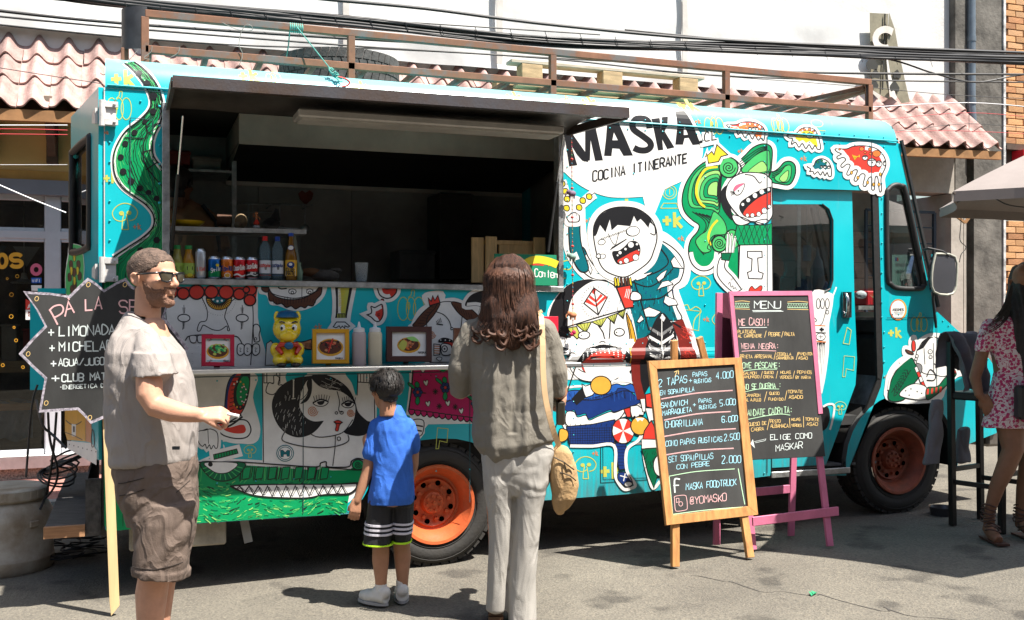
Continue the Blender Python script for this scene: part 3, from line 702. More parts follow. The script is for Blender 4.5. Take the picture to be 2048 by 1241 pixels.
mb=MB(); mb.box(5.80,5.98,.02,TW_-.02,.50,.66); mb.build('bumper',darksteel,truck,bevel=.02)
# sill under the door and step well
mb=MB(); mb.box(3.985,4.60,-.012,.05,.385,.425); mb.build('door_sill',alum,truck,bevel=.004)
mb=MB(); mb.box(4.0,4.86,.05,.72,.43,.445); mb.add([Vector(p) for p in ((4.60,.045,.43),(4.88,.045,1.02),(4.88,.72,1.02),(4.60,.72,.43))],[(0,1,2,3)]); mb.box(4.0,4.9,.72,.74,.43,.76)
mb.build('step_well',M('step_grey',(.16,.17,.18),.6,var=.3,vs=9),truck)
mb=MB(); mb.box(4.88,5.28,.06,1.0,.95,1.30); mb.box(4.3,4.7,.9,1.3,.76,1.2); mb.box(4.62,4.70,.9,1.3,1.2,1.75); mb.build('seat',blackrub,truck,bevel=.03)
# the sliding door,partly open
dpts=[W(1540,377),W(1703,383),W(1706,600),W(1711,760),W(1655,936),W(1545,940)]
dpts=[(lambda p: (p.x,p.z))(onY(x,y,.03)) for x,y in ((1542,377),(1704,383),(1709,600),(1714,720),(1711,770),(1652,930),(1544,936))]
dwin=[W(*p) for p in ((1548,408),(1650,408),(1663,418),(1671,440),(1671,560),(1666,578),(1655,584),(1548,582))]
mb=MB(); mb.slab([dpts,dwin],.030,.06); dr=mb.build('sliding_door',teal,truck)
mb=MB(); mb.slab([dwin],.044,.048); mb.build('pane',glass('door_glass',(.62,.66,.66),0,.02),dr)
mb=MB(); mb.tube([(x,.029,z) for x,z in dwin[1:7]],.006,6); mb.build('window_gasket',blackrub,dr)
a,b=W(1652,412),W(1662,582)
mb=MB(); mb.box(W(1604,500)[0],W(1611,500)[0],.05,.055,1.62,2.18); mb.build('window_slider',alum,dr)
# door handle
hx,hz=W(1697,610)
mb=MB(); mb.box(hx-.035,hx+.035,.012,.03,hz-.085,hz+.085); mb.tube([(hx-.012,.012,hz-.07),(hx-.02,-.02,hz-.04),(hx-.02,-.02,hz+.04),(hx-.012,.012,hz+.07)],.012,8)
mb.build('handle',M('chrome_worn',(.5,.5,.5),.2,metal=1,var=.3,vs=30),dr,smooth=50,bevel=0)
# vent window of the cab
def ring_path(mb,pts,y,r,n=8,mi=0):
    pts=smooth_path(pts,True,3); mb.tube([(x,y,z) for x,z in pts+pts[:1]],r,n,mi,caps=False)
mb=MB(); ring_path(mb,vent,-.004,.017); mb.build('window_gasket',blackrub,truck,smooth=60)
mb=MB(); mb.slab([vent],.010,.014); mb.build('pane',glass('cab_glass',(.72,.78,.76),0,.02),truck)
mb=MB(); mb.bar((5.335,-.006,1.49),(5.02,-.006,2.62),.018,.02,up=(0,1,0)); mb.build('pillar_trim',blackrub,truck)
mb=MB(); mb.bar((4.815,.012,2.26),(4.858,.012,1.0),.055,.02,up=(0,1,0)); mb.bar((4.858,.012,1.0),(4.585,.012,.43),.05,.02,up=(0,1,0)); mb.build('door_channel',blackrub,truck)
# rear door hinged at the near corner,ajar
ang=R(79); dd=Vector((-math.cos(ang),math.sin(ang),0))
def rd(s,z,off=0): return Vector((0,0,z))+dd*s+Vector((-dd.y,dd.x,0))*(off)   # off<0 : towards viewer/left
rdn=Vector((-dd.y,dd.x,0))
def slab_on(mb,loops,o0,o1,fn,mi=0):
    for o in (o0,o1): mb.poly(loops,mi,lambda a,b: fn(a,b,o))
    for lp in loops:
        n=len(lp); vs=[fn(a,b,o) for o in (o0,o1) for a,b in lp]; mb.add(vs,[(k,(k+1) % n,n+(k+1) % n,n+k) for k in range(n)],mi)
    return mb
rdw=[(.30,1.78),(.86,1.78),(.90,1.84),(.90,2.22),(.86,2.28),(.30,2.28),(.26,2.22),(.26,1.84)]
rdw=[(.26,1.86),(.31,1.80),(.84,1.80),(.88,1.86),(.88,2.33),(.84,2.38),(.31,2.38),(.26,2.33)]
mb=MB(); slab_on(mb,[[(.012,.70),(.95,.70),(.95,2.60),(.012,2.60)],rdw],.0,.03,rd)
rdo=mb.build('rear_door',teal,truck)
mb=MB(); slab_on(mb,[rdw],.012,.016,rd); mb.build('pane',glass('rear_glass',(.45,.45,.42),0,.05),rdo)
mb=MB(); ps=smooth_path(rdw,True,3); mb.tube([rd(a,b,.032) for a,b in ps+ps[:1]],.02,8,caps=False); mb.build('window_gasket',blackrub,rdo,smooth=60)
for z in (1.72,2.42-.02):
    pass
hm=M('white_hinge',(.62,.60,.58),.5,var=.15,vs=20)
for py in (228,540):
    z=onY(208,py,0).z
    mb=MB(); mb.box(-.012,.052,-.022,-.003,z-.062,z+.062); mb.tube([(-.012,-.02,z-.065),(-.012,-.02,z+.065)],.017,10)
    for dz in (-.045,.045): mb.box(.0,.062,-.034,-.02,z+dz-.014,z+dz+.014); mb.sph((.045,-.036,z+dz),.008,8)
    slab_on(mb,[[(.02,z-.05),(.12,z-.035),(.12,z+.01),(.02,z+.03)]],.031,.045,rd)
    mb.build('hinge',hm,truck,bevel=0)
mb=MB(); mb.box(-.006,-.001,.0,.04,.4,2.6); mb.build('corner_strip',M('corner_white',(.6,.6,.58),.5),truck)
# bench like rear step
mb=MB(); mb.box(-.285,-.098,.02,1.9,.335,.368,0); mb.box(-.288,-.096,.010,.04,.315,.372,1)
stp=mb.build('rear_step',[M('step_wood',(.10,.095,.09),.9,var=.25,stretch=(2,12,2),bump=.5),M('step_edge',(.38,.2,.1),.8,var=.2,stretch=(1,1,9))],truck)
mb=MB(); mb.box(-.094,-.02,.03,.06,.31,.60); mb.box(-.094,-.085,.06,1.9,.31,.60); mb.box(-.02,.06,.05,.09,.30,.74); mb.box(-.02,-.002,.09,1.9,.36,.70,0); mb.build('rear_bumper',M('bumper_dirty',(.07,.065,.06),.8,var=.6,vs=14,bump=.6,var2=(.02,.02,.02)),truck)
# mirror
mr=[onY(x,y,-.12) for x,y in ((1871,508),(1910,514),(1913,560),(1905,588),(1868,584),(1864,545))]
ctr=sum(mr,Vector())/6
mb=MB(); sp=[ctr+(p-ctr)*1.0 for p in mr]
mb.tube(smooth_path([tuple(p) for p in mr+mr[:1]],False,3),.008,8); mb.build('mirror_rim',M('mirror_rim',(.40,.40,.34),.5),truck,smooth=60)
mb=MB(); nrm=Vector((0,1,0)); mb.add([p for p in mr]+[p+Vector((.01,.05,0)) for p in mr],[tuple(range(5,-1,-1)),tuple(range(6,12))]+[(k,(k+1) % 6,6+(k+1) % 6,6+k) for k in range(6)]); mb.build('mirror',M('mirror_face',(.45,.45,.5),.08,metal=.9,var=0),truck)
mb=MB()
mb.tube([tuple(onY(1847,500,0)),tuple(onY(1856,497,-.08)),tuple(onY(1885,503,-.12)),tuple(onY(1897,512,-.12))],.009,8)
mb.tube([tuple(onY(1868,500,-.11)),tuple(onY(1866,600,-.11)),tuple(onY(1872,655,-.02))],.009,8); mb.build('mirror_arm',blackrub,truck,smooth=60)
# ---------------- roof rack
rack=thing('roof_rack', 'rusty square tube roof rack welded above the turquoise truck', 'roof rack',(2.5,1.0,2.76))
def rb(p,q,w_=.040,h_=None,nm='rail'):
    mb=MB(); mb.bar(p,q,w_,h_); return mb.build(nm,rust,rack,bevel=.003)
YR=.14
tl,tr=onY(290,28,YR),onY(1740,166,YR); ll,lr=onY(290,97,YR),onY(1740,222,YR)
zt,zl=(tl.z+tr.z)/2,(ll.z+lr.z)/2
rb((tl.x,YR,zt),(tr.x,YR,zt)); rb((ll.x,YR,zl),(lr.x,YR,zl))
for x in (290,702,1105,1452,1738):
    q=onY(x,100,YR).x; rb((q,YR,zt-.018),(q,YR,2.75),nm='post')
YF=1.9
rb((ll.x,YF,zl),(lr.x,YF,zl))
for xa,xb in ((ll.x,ll.x+.95),(2.35,3.3),(3.7,4.75)):
    rb((xa,YF-.02,zl+.15),(xb,YF-.02,zl+.15)); rb((xb,YF-.02,zl+.13),(xb,YF-.02,2.76),nm='post'); rb((xa,YF-.02,zl+.13),(xa,YF-.02,2.76),nm='post')
rb((tr.x,YR+.02,zt-.04),(tr.x-.0,YF,zl+.14)); rb((2.36,1.88,zl+.15),(2.36,YR+.3,zl+.02));
for i in range(17):
    x=ll.x+.02+i*(lr.x-ll.x-.04)/16; rb((x,YR+.018,zl-.005),(x,YF-.018,zl-.005),.03,nm='cross_bar')
for x in (ll.x+.03,2.4,lr.x-.03): rb((x,YF,zl-.02),(x,YF,2.76),nm='post')
rb((lr.x-.9,YF-.3,zl+.02),(tr.x-.02,YR+.03,zt-.03),.03,nm='brace')
blackpipe=M('black_pipe',(.05,.05,.055),.5,metal=.3,var=.25,vs=8)
def half_pipe(c,r,z0,z1,a0,a1,n=14):
    mb=MB(); pts=[a0+(a1-a0)*i/n for i in range(n+1)]
    for rr in (r,r-.006): mb.rings([[Vector((c[0]+rr*math.cos(t),c[1]+rr*math.sin(t),z)) for t in pts] for z in (z0,z1)],caps=False,closed=False)
    for z in (z0,z1): mb.rings([[Vector((c[0]+rr*math.cos(t),c[1]+rr*math.sin(t),z)) for t in pts] for rr in (r,r-.006)],caps=False,closed=False)
    return mb.build('corner_plate',blackpipe,rack,smooth=60)
half_pipe((tl.x+.0,YR+.10),.118,zl+.0,zt+.035,R(175),R(275))
half_pipe((tr.x-.03,YR+.06),.07,zl-.02,zt+.03,R(-95),R(5))
rb((tl.x-.10,YR+.06,zl+.01),(tl.x-.10,YR+.06,2.75),nm='post')
# spare tyre lying on the rack
st=thing('spare_tyre', 'worn off road tyre lying flat on the roof rack', 'tyre',(1.35,1.0,zl+.02))
a,b=onY(557,120,.95),onY(796,120,.95); c=Vector(((a.x+b.x)/2,.95,zl+.02)); r_=(b.x-a.x)/2*.97
tyg=M('tyre_grey',(.065,.062,.06),.85,var=.25,vs=12,bump=.3)
mb=MB(); mb.lathe([(r_*.62,.02),(r_*.70,.0),(r_*.93,.012),(r_,.05),(r_,.17),(r_*.93,.205),(r_*.70,.215),(r_*.62,.2)],c,56); mb.build('tyre',tyg,st,smooth=50)
mb=MB()
for k in range(44):
    for row,(z0,z1,tilt) in enumerate(((.015,.07,.10),(.078,.135,-.10),(.143,.20,.10))):
        t=2*math.pi*(k+.5*(row % 2))/44; m4=Matrix.Translation(c) @ Matrix.Rotation(t,4, 'Z')
        L_=.046
        vs=[Vector((r_*(.985 if d_ else 1.022)*(1 if row == 1 else .992),(s_*L_/2)+tilt*(zz-(z0+z1)/2)*3,zz)) for d_ in (0,1) for s_,zz in ((-1,z0),(1,z0),(1,z1),(-1,z1))]
        mb.add([m4 @ v for v in vs],[(0,1,2,3),(0,1,5,4),(1,2,6,5),(2,3,7,6),(3,0,4,7)])
mb.build('tread',tyg,st)['kind']='stuff'
# pallet
pal=thing('wooden_pallet', 'pale wooden pallet lying on the roof rack beside the tyre', 'pallet',(3.2,1,zl+.02))
pw=M('pallet_wood',(.50,.36,.20),.8,stretch=(2,14,14),var=.2,bump=.3,vs=4); pw2=M('pallet_board',(.48,.42,.33),.8,stretch=(2,14,14),var=.2,vs=4)
x0,x1=onY(1045,150,.35).x,onY(1398,150,.35).x; zb=zl+.022
for i in range(7):
    mb=MB(); y=.36+i*.165; mb.box(x0-.03,x1+.03,y,y+.1,zb,zb+.022); mb.build('board',pw,pal,bevel=.003)
bk_=MB(); bk_.box(-.07,.07,-.05,.05,0,.12); bme_=bk_.mesh('block',pw); bevel_mesh(bme_,.004)
for i in range(3):
    for j in range(3):
        copies('block',bme_,[T(x0+.07+(x1-x0-.14)*i/2,.41+j*.48,zb+.0225)],pal)
for j in range(3):
    mb=MB(); mb.box(x0-.04-(.03 if j == 0 else 0),x1+.05,.36+j*.48,.46+j*.48,zb+.143,zb+.165); mb.build('board',pw2,pal,bevel=.003)
for i in range(3):
    mb=MB(); xx=x0+.0+(x1-x0-.14)*i/2; mb.box(xx,xx+.12,.34,1.45,zb+.1225,zb+.14) if False else None
# white sack corner on the roof
# green rope with red hook
rope=M('green_rope',(.12,.36,.30),.8,var=.2,vs=60)
mb=MB()
a=onY(592,52,YR-.03); b=onY(662,140,YR-.10); cpt=onY(680,160,YR-.12)
for k in range(7):
    x=onY(580+4*k,50,YR).x; mb.tube([(x,YR+.022*math.cos(t),zt+.024*math.sin(t)) for t in [i*math.pi/5 for i in range(11)]],.0045,6)
mb.tube([a,a.lerp(b,.5),b],.0035,6);
for k in range(8):
    t=k/7; pth=b.lerp(cpt,t); mb.tube([pth+Vector((.014*math.cos(s_+k),.012*math.sin(s_*1.3),.014*math.sin(s_+k))) for s_ in (0,1.2,2.4,3.6,5)],.004,5)
mb.tube([onY(580,58,YR-.02),onY(577,90,YR+.1),onY(572,122,YR+.2)],.0035,6)
rp=thing('rope', 'green nylon rope tied round the top rack rail with a red hook', 'rope',a)
mb.build('cord',rope,rp,smooth=60)
mb=MB(); mb.tube(smooth_path([tuple(onY(x,y,-.005-.03)) for x,y in ((676,154),(690,158),(699,165),(694,172),(684,174))],False,4),.005,6); mb.build('hook',M('red_plastic',(.6,.03,.02),.35,var=0),rp,smooth=60)
# thin wires hanging from the rack
mb=MB()
for pts in (((445,46),(470,58),(492,62),(505,60),(502,52),(492,50),(482,66),(478,90),(485,110),(478,132)),((276,100),(260,118),(240,128),(222,140),(208,150),(200,146)),((304,92),(302,104),(288,116),(300,119)),((359,94),(356,106),(340,116))):
    mb.tube(smooth_path([tuple(onY(x,y,YR-.03)) for x,y in pts],False,4),.002,5)
tag(mb.build('loose_wire',M('wire_twine',(.22,.20,.18),.7)), 'thin loose wires and twine dangling from the left end of the rack', 'wire')
# ================================================================ PAINTINGS AND WRITING (thin layers of paint on the panels)
PC=dict(w=(.76,.75,.72),k=(.012,.012,.014),r=(.60,.045,.03),y=(.70,.55,.03),g=(.0,.27,.09),lg=(.06,.46,.13),dg=(.0,.12,.05),t=(.0,.40,.47),
          dt=(.0,.13,.16),yl=(.50,.52,.10),o=(.68,.17,.04),br=(.10,.035,.02),nv=(.01,.035,.17),m=(.50,.01,.12),pk=(.62,.13,.22),pale=(.30,.62,.17),
          hr=(.55,.22,.10),or_=(.70,.36,.05),gr=(.2,.2,.2),bl=(.02,.10,.40),rd=(.18,.02,.015),ch=(.62,.68,.66),chb=(.33,.62,.72),chp=(.70,.42,.42),cho=(.72,.50,.2),chg=(.45,.68,.45),sn=(.65,.33,.03))
def pmat(k,gloss=.4):
    return M('paint_'+k,PC[k],gloss,var=.07,vs=8,spec=.4)
class Art:
    K=0; wk=1
    def __init__(s,fn=None,base=.0012,step=.00006):
        s.mb=MB(); s.cols=[]; s.n=0; s.base=base+(min(Art.K,24)*.0001 if fn is None else -.0005); Art.K += fn is None; s.step=step; s.o=(0,0,1)
        s.fn=fn or (lambda x,y,l: (lambda p: (p.x,l,p.z))(onY(x,y,0)))
    def z(s,ox,oy,k): s.o=(ox,oy,k); return s
    def c(s,col):
        if col not in s.cols: s.cols.append(col)
        return s.cols.index(col)
    def px(s,p): return [(s.o[0]+a/s.o[2],s.o[1]+b/s.o[2]) for a,b in p]
    def _fill(s,P,col):
        if len(P) < 3: return
        l=s.base+s.n*s.step; s.n += 1
        vs,_,fs,*_r=delaunay_2d_cdt([Vector(p) for p in P],[],[list(range(len(P)))],1,1e-4)
        s.mb.add([s.fn(p.x,p.y,l) for p in vs],[tuple(t) for t in fs],s.c(col))
    def _line(s,P,w,col,closed=False):
        Q=[P[0]]
        for p in P[1:]:
            if math.hypot(p[0]-Q[-1][0],p[1]-Q[-1][1]) > .25: Q.append(p)
        if closed and len(Q) > 2 and math.hypot(Q[0][0]-Q[-1][0],Q[0][1]-Q[-1][1]) < .25: Q.pop()
        P=Q; n=len(P)
        if n < 2: return
        l=s.base+s.n*s.step; s.n += 1; vs=[]
        for i,p in enumerate(P):
            a=P[(i-1) % n] if (closed or i > 0) else None; b=P[(i+1) % n] if (closed or i < n-1) else None
            d1=Vector((p[0]-a[0],p[1]-a[1])).normalized() if a else None; d2=Vector((b[0]-p[0],b[1]-p[1])).normalized() if b else None
            d1=d1 or d2; d2=d2 or d1; t=d1+d2
            if t.length < .2: t=d1
            t.normalize(); nr=Vector((-t.y,t.x)); k=1/max(.5,abs(nr.dot(Vector((-d1.y,d1.x)))))
            ww=(w[min(i,len(w)-1)] if isinstance(w,list) else w)/2*k*s.wk
            ll=l+i*.000004
            vs += [s.fn(p[0]+nr.x*ww,p[1]+nr.y*ww,ll),s.fn(p[0]-nr.x*ww,p[1]-nr.y*ww,ll)]
        fs=[(2*i,2*i+1,2*i+3,2*i+2) for i in range(n-1)]
        if closed: fs.append((2*n-2,2*n-1,1,0))
        s.mb.add(vs,fs,s.c(col))
    def fill(s,p,col,sm=True,sharp=()): s._fill(smooth_path(s.px(p),True,5,sharp) if sm else s.px(p),col); return s
    def line(s,p,w,col='k',closed=False,sm=True,sharp=()):
        s._line(smooth_path(s.px(p),closed,5,sharp) if sm and len(p) > 2 else s.px(p),w,col,closed); return s
    def shape(s,p,col,w=1.6,lc='k',sm=True,halo=0,sharp=()):
        P=smooth_path(s.px(p),True,5,sharp) if sm else s.px(p)
        if halo: s._line(P,halo*2, 'w',True)
        s._fill(P,col)
        if w: s._line(P,w,lc,True)
        return s
    def ell(s,x,y,rx,ry,col=None,w=1.4,lc='k',rot=0,n=18):
        c_,s_=math.cos(rot),math.sin(rot)
        P=s.px([(x+rx*math.cos(t)*c_-ry*math.sin(t)*s_,y+rx*math.cos(t)*s_+ry*math.sin(t)*c_) for t in [2*math.pi*k/n for k in range(n)]])
        if col: s._fill(P,col)
        if w: s._line(P,w,lc,True)
        return s
    def spiral(s,x,y,r,turns,w,col='k'):
        P=s.px([(x+r*(1-k/30)*math.cos(turns*2*math.pi*k/30),y+r*(1-k/30)*math.sin(turns*2*math.pi*k/30)) for k in range(30)]); s._line(P,w,col); return s
    def text(s,t,x,y,h,dx,slope=0,col='ch',w=1.5,jit=.06,asp=.8,seed=0):
        """x, y is the baseline start, h the letter height, dx the advance of one letter, slope dy/dx, all in the current units"""
        rr=random.Random(seed+len(t)); k=s.o[2]
        for i,ch in enumerate(t):
            g=FONT.get(ch)
            if g:
                cw=dx*asp; jy=rr.uniform(-jit,jit)*h; jx=rr.uniform(-jit,jit)*h*.6; hh=h*rr.uniform(.93,1.07)
                for st in g.split():
                    P=[(x+i*dx+jx+int(st[j])/4*cw+rr.uniform(-1,1)*jit*.35*h,y+(i*dx+int(st[j])/4*cw)*slope+jy-int(st[j+1])/6*hh) for j in range(0,len(st)-1,2)]
                    if len(P) > 5: P=smooth_path(P,False,3)
                    s._line(s.px(P),w,col)
        return s
    def done(s,name,parent,drp=True,label=None):
        mats=[pmat(c) for c in s.cols]
        if drp:
            k=min(1,.0034/max(1e-6,s.n*s.step)); s.mb.v=[(x,s.base+(y-s.base)*k,z) for x,y,z in s.mb.v]
        o=drape(s.mb,name,mats,parent) if drp else s.mb.build(name,mats,parent)
        if label: o['label']=label
        return o
FONT={'A': "002640 1232", 'B': "00063645443303 3342413000", 'C': "4536160501103041", 'D': "00062644422000", 'E': "46060040 0333", 'F': "460600 0333", 'G': "45361605011030414323", 'H': "0006 4046 0343",
        'I': "2026", 'J': "4641301001", 'K': "0006 4602 1340", 'L': "060040", 'M': "0006234640", 'N': "00064046", 'O': "103041453616050110", 'P': "00063645443303", 'Q': "103041453616050110 2240", 'R': "00063645443303 2340",
        'S': "453616050413334241301001", 'T': "0646 2620", 'U': "060110304146", 'V': "062046", 'W': "0610243046", 'X': "0046 0640", 'Y': "062346 2320", 'Z': "06460040", '0': "103041453616050110", '1': "152620",
        '2': "05163645440040", '3': "0516364544334241301001", '4': "30360242", '5': "4606033342413000", '6': "4536160501103041423303", '8': "133344453616050413 1302011030414233", '/': "0046", '+': "2125 0343", '.': "2021", '!': "2622 2120",
        ':': "2425 2122", '-': "1333", '@': "332413122232343536160501103041", "'": "2625", 'i': "2024 2526", 'a': "4410010213331303 3430", 'o': "103041332313010 10"[:12], 'e': "024333130201103041"[:18], 'n': "0004 03133330", 't': "2620 1434", 'c': "43331302011030 41"[:14], 'r': "0004 031333", 'l': "2620", 's': "3414033130 00", 'z': "04440040", 'v': "042044", 'u': "0401103040 4044"}
FONT['e']="0242433414030110304 1".replace(' ', ''); FONT['o']="1030414334140301 10".replace(' ', ''); FONT['a']="4434140301103041 4440"; FONT['c']="433414030110304 1".replace(' ', ''); FONT['s']="433414031232413010 01".replace(' ', '')
FONT['p']='0400 0434433202'; FONT['h']='0600 03344340'; FONT['É']='46060040 0333 2738'; FONT['À']='002540 1232 1827'; FONT['Á']='002540 1232 2738'; FONT['y']='0422 4410'
UNI=rnd
# recurring yellow outlines: +k,tree,pepper,cleaver
def plusk(A,x,y,s,col='yl',w=None,rot=0):
    w=w or s*.17
    A.z(x,y,1)
    A.line([(0,s*.45),(s*.45,s*.42)],w,col); A.line([(s*.22,s*.2),(s*.24,s*.7)],w,col)
    A.line([(s*.62,0),(s*.64,s*.8)],w,col); A.line([(s*.95,s*.25),(s*.64,s*.48)],w,col); A.line([(s*.68,s*.45),(s*1.02,s*.82)],w,col)
def tree(A,x,y,s,col='yl',w=1.8):
    A.z(x,y,1)
    A.line([(.1*s,.5*s),(-.15*s,.62*s),(-.42*s,.52*s),(-.5*s,.25*s),(-.3*s,0),(0,-.1*s),(.32*s,0),(.5*s,.25*s),(.4*s,.52*s),(.18*s,.6*s)],w,col)
    A.line([(-.12*s,.95*s),(-.1*s,.6*s),(-.05*s,.35*s)],w,col); A.line([(.14*s,.95*s),(.1*s,.6*s),(.05*s,.35*s)],w,col); A.line([(-.12*s,.95*s),(.14*s,.95*s)],w,col)
    A.ell(-.14*s,.3*s,.1*s,.09*s,col,0); A.ell(.16*s,.28*s,.1*s,.09*s,col,0)
def pepper(A,x,y,s,col='yl',w=1.6):
    A.z(x,y,1)
    for cx_,rx in ((-.28,.2),(.0,.17),(.28,.2)):
        A.ell(cx_*s,.5*s,rx*s,.42*s,None,w,col)
    A.line([(-.1*s,.1*s),(0,0),(.03*s,-.16*s),(.12*s,-.14*s),(.1*s,.08*s)],w,col); A.ell(-.08*s,.4*s,.04*s,.13*s,None,w*.8,col)
def cleaver(A,x,y,s,col='yl',w=1.3): A.z(x,y,1).line([(0,0),(.5*s,.05*s),(.45*s,.7*s),(.1*s,.62*s),(.05*s,s),(-.08*s,s),(0,0)],w,col,sm=False)

def sym(fn,*a,**k):
    A=Art(base=.0010); Art.K -= 1; fn(A,*a,**k); A.done('painted_symbol',truck)
for x,y,s in ((222,138,46),(478,132,40),(702,158,36),(1012,178,36),(1165,188,34),(207,345,28),(1228,398,40),(1325,425,38),(1200,925,42),(1124,448,26),(1366,190,40),(1776,655,26),(838,640,30)): sym(plusk,x,y,s)
for x,y,s in ((1390,238,12),(1170,436,14),(1355,472,13),(1475,298,12),(1600,312,13),(1406,634,12),(1184,902,12),(628,647,16),(266,447,16),(1767,750,9),(208,262,9)): sym(plusk,x,y,s, 'hr',2)
sym(tree,250,412,50); sym(tree,1402,556,38); sym(tree,1171,918,42); sym(tree,500,893,24,w=1.2)
sym(pepper,238,192,52); sym(pepper,822,590,56); sym(pepper,1428,232,40); sym(pepper,1139,192,30); sym(pepper,1562,232,36); sym(pepper,1838,632,34); sym(pepper,548,140,32)
sym(cleaver,875,856,42); sym(cleaver,1370,620,60); sym(cleaver,1906,670,22); sym(cleaver,1550,240,30)
sym(lambda A: A.z(1339,385,1).ell(0,0,14,14,None,1.6, 'yl').ell(0,0,9,9,None,1.2, 'yl').line([(-18,32),(18,32),(14,22),(-12,22),(-18,32)],1.5, 'yl',sm=False).line([(0,-6),(0,5)],1.5, 'yl'))
sym(lambda A: A.z(1638,246,1).ell(0,0,12,8,None,1.3, 'yl').line([(-14,14),(14,16)],1.3, 'yl'))
sym(lambda A: A.z(1125,535,1).line([(-8,0),(-2,-10),(14,-14),(20,-6),(14,4),(0,4),(-10,12),(-8,20),(6,22)],2.2, 'yl'))
sym(lambda A: A.z(1380,620,1).line([(-10,60),(-12,12),(-20,-2),(-6,-10),(0,0),(12,-6),(22,4),(8,22),(4,70)],1.8, 'yl'))
sym(lambda A: A.z(1432,628,1).line([(0,24),(-8,12),(0,-2),(6,-14),(12,2),(14,16),(6,24),(0,24)],1.4, 'yl'))

# ---- snake on the rear panel,running down into the green crocodile
A=Art(); A.z(0,0,2.954)
Lf=[(735,360),(800,425),(860,510),(892,590),(880,650),(820,715),(745,775),(695,850),(670,930),(678,1030),(720,1105),(790,1160),(860,1210),(905,1270),(905,1340),(850,1400),(760,1460),(670,1520),(615,1570),(608,1800),(605,2400),(612,3110)]
Rt=[(790,345),(870,420),(930,510),(958,590),(962,660),(945,730),(915,790),(898,860),(910,930),(960,1000),(968,1060),(968,1120),(968,1180),(968,1260),(968,1340),(968,1400),(968,1460),(968,1560),(968,1700),(1000,1900),(1100,2400),(1100,3110)]
sp_=smooth_path(Lf,False,4); sq=smooth_path(Rt,False,4)
A.line(Lf[:18],11, 'w'); A.line(Rt[:10],11, 'w')
A.fill(Lf+Rt[::-1], 'g',sm=False) if False else A._fill(A.px(sp_+sq[::-1]), 'g')
for k in range(15):
    f0=(k+.5)/15; n_=len(sp_); i=0
    while i < n_-6:
        ln=UNI.randint(6,16); seg=[(sp_[j][0]*(1-f0)+sq[j][0]*f0+UNI.uniform(-5,5),sp_[j][1]*(1-f0)+sq[j][1]*f0) for j in range(i,min(n_,i+ln))]
        if len(seg) > 2: A._line(A.px(seg),UNI.uniform(.6,1.6), 'k' if UNI.random() < .62 else 'lg')
        i += ln-UNI.randint(0,3)
A.line(Lf,3, 'k'); A.line(Rt[:17],3, 'k')
mid=[(850,700),(870,780),(848,850),(850,940),(880,1010),(965,1110)]
A.line(mid,2.4, 'k')
for a,b in (((870,780),(910,800)),((848,900),(905,885)),((862,1005),(930,960)),((735,815),(850,820)),((905,740),(950,730))): A.line([a,b],2.4, 'k')
for x,y,r_ in ((820,430,20),(868,495,22),(905,570,24),(905,660,20),(855,720,14),(795,785,18),(740,850,18),(714,930,18),(728,1015,20),(775,1072,20),(825,1115,19),(878,1140,18),(925,1175,18),(925,1420,20),(830,1480,20)): A.ell(x,y,r_,r_*.95, 'k',0)
A.done('painted_snake',truck,label='green striped snake painted on the rear panel')

# ---- crocodile along the bottom
A=Art(); A.z(380,720,2.383)
top=[(-30,470),(20,488),(90,487),(250,488),(430,500),(600,510),(622,492),(648,486),(652,508),(700,512),(758,508),(770,482),(800,470),(832,482),(845,520),(860,560)]
bot=[(800,600),(770,640),(745,728),(650,740),(500,748),(350,758),(200,768),(100,774),(-20,782),(-110,792),(-330,812),(-400,815),(-402,500)]
A.line(top,12, 'w'); A._fill(A.px(smooth_path(top,False,3)+bot), 'g')
A.fill([(740,660),(790,590),(850,592),(830,650),(790,700),(752,728),(745,690)], 't').line([(738,680),(770,650),(800,592)],9, 'w')
A.fill([(0,588),(190,585),(420,585),(640,570),(800,560),(790,600),(760,640),(745,725),(500,746),(0,775),(-330,805),(-330,640),(-120,600)], 'g',sm=False)
for k in range(560):
    x=UNI.uniform(-320,740); yb=790-(x+50)*.075; y=UNI.uniform(585,yb-8)
    if 190 < x < 760 and 590 < y < 662: continue
    an=.5*math.sin(x*.02)+UNI.uniform(-.35,.35)-.1; L_=UNI.uniform(12,34)
    A._line(A.px([(x,y),(x+L_*math.cos(an)*.5,y+L_*math.sin(an)*.5+UNI.uniform(-2,2)),(x+L_*math.cos(an),y+L_*math.sin(an))]),UNI.uniform(.8,2.0),UNI.choice(('lg', 'lg', 'lg', 'dg', 'k', 'pale')))
for x in range(20,640,9):
    if 60 < x < 235: continue
    A._line(A.px([(x+UNI.uniform(-2,2),508),(x+UNI.uniform(-14,4),572+UNI.uniform(-8,8))]),UNI.uniform(.8,2.2),UNI.choice(('k', 'k', 'lg', 'dg')))
for x in range(255,640,62): A.fill([(x,512),(x+36,510),(x+26,565),(x-8,570)], 'g',sm=False).line([(x,512),(x+36,510),(x+26,565),(x-8,570),(x,512)],1.6, 'k',sm=False)
A.line([(640,512),(800,525),(850,518)],2, 'k'); A.line(top,2.4, 'k')
# eye with scales
A.shape([(48,490),(150,487),(262,492),(225,555),(160,578),(95,560)], 'dg',2)
for k in range(10):
    t=.25+k*.29; A.line([(155+62*math.cos(t),495+50*math.sin(t)),(155+98*math.cos(t),497+76*math.sin(t))],1.5, 'lg')
A.shape([(72,490),(222,492),(190,532),(140,541),(100,525)], 'w',1.5); A.ell(97,498,11,11, 'k',0)
A.ell(800,500,28,24, 'g',2).spiral(800,500,17,2.5,1.6)
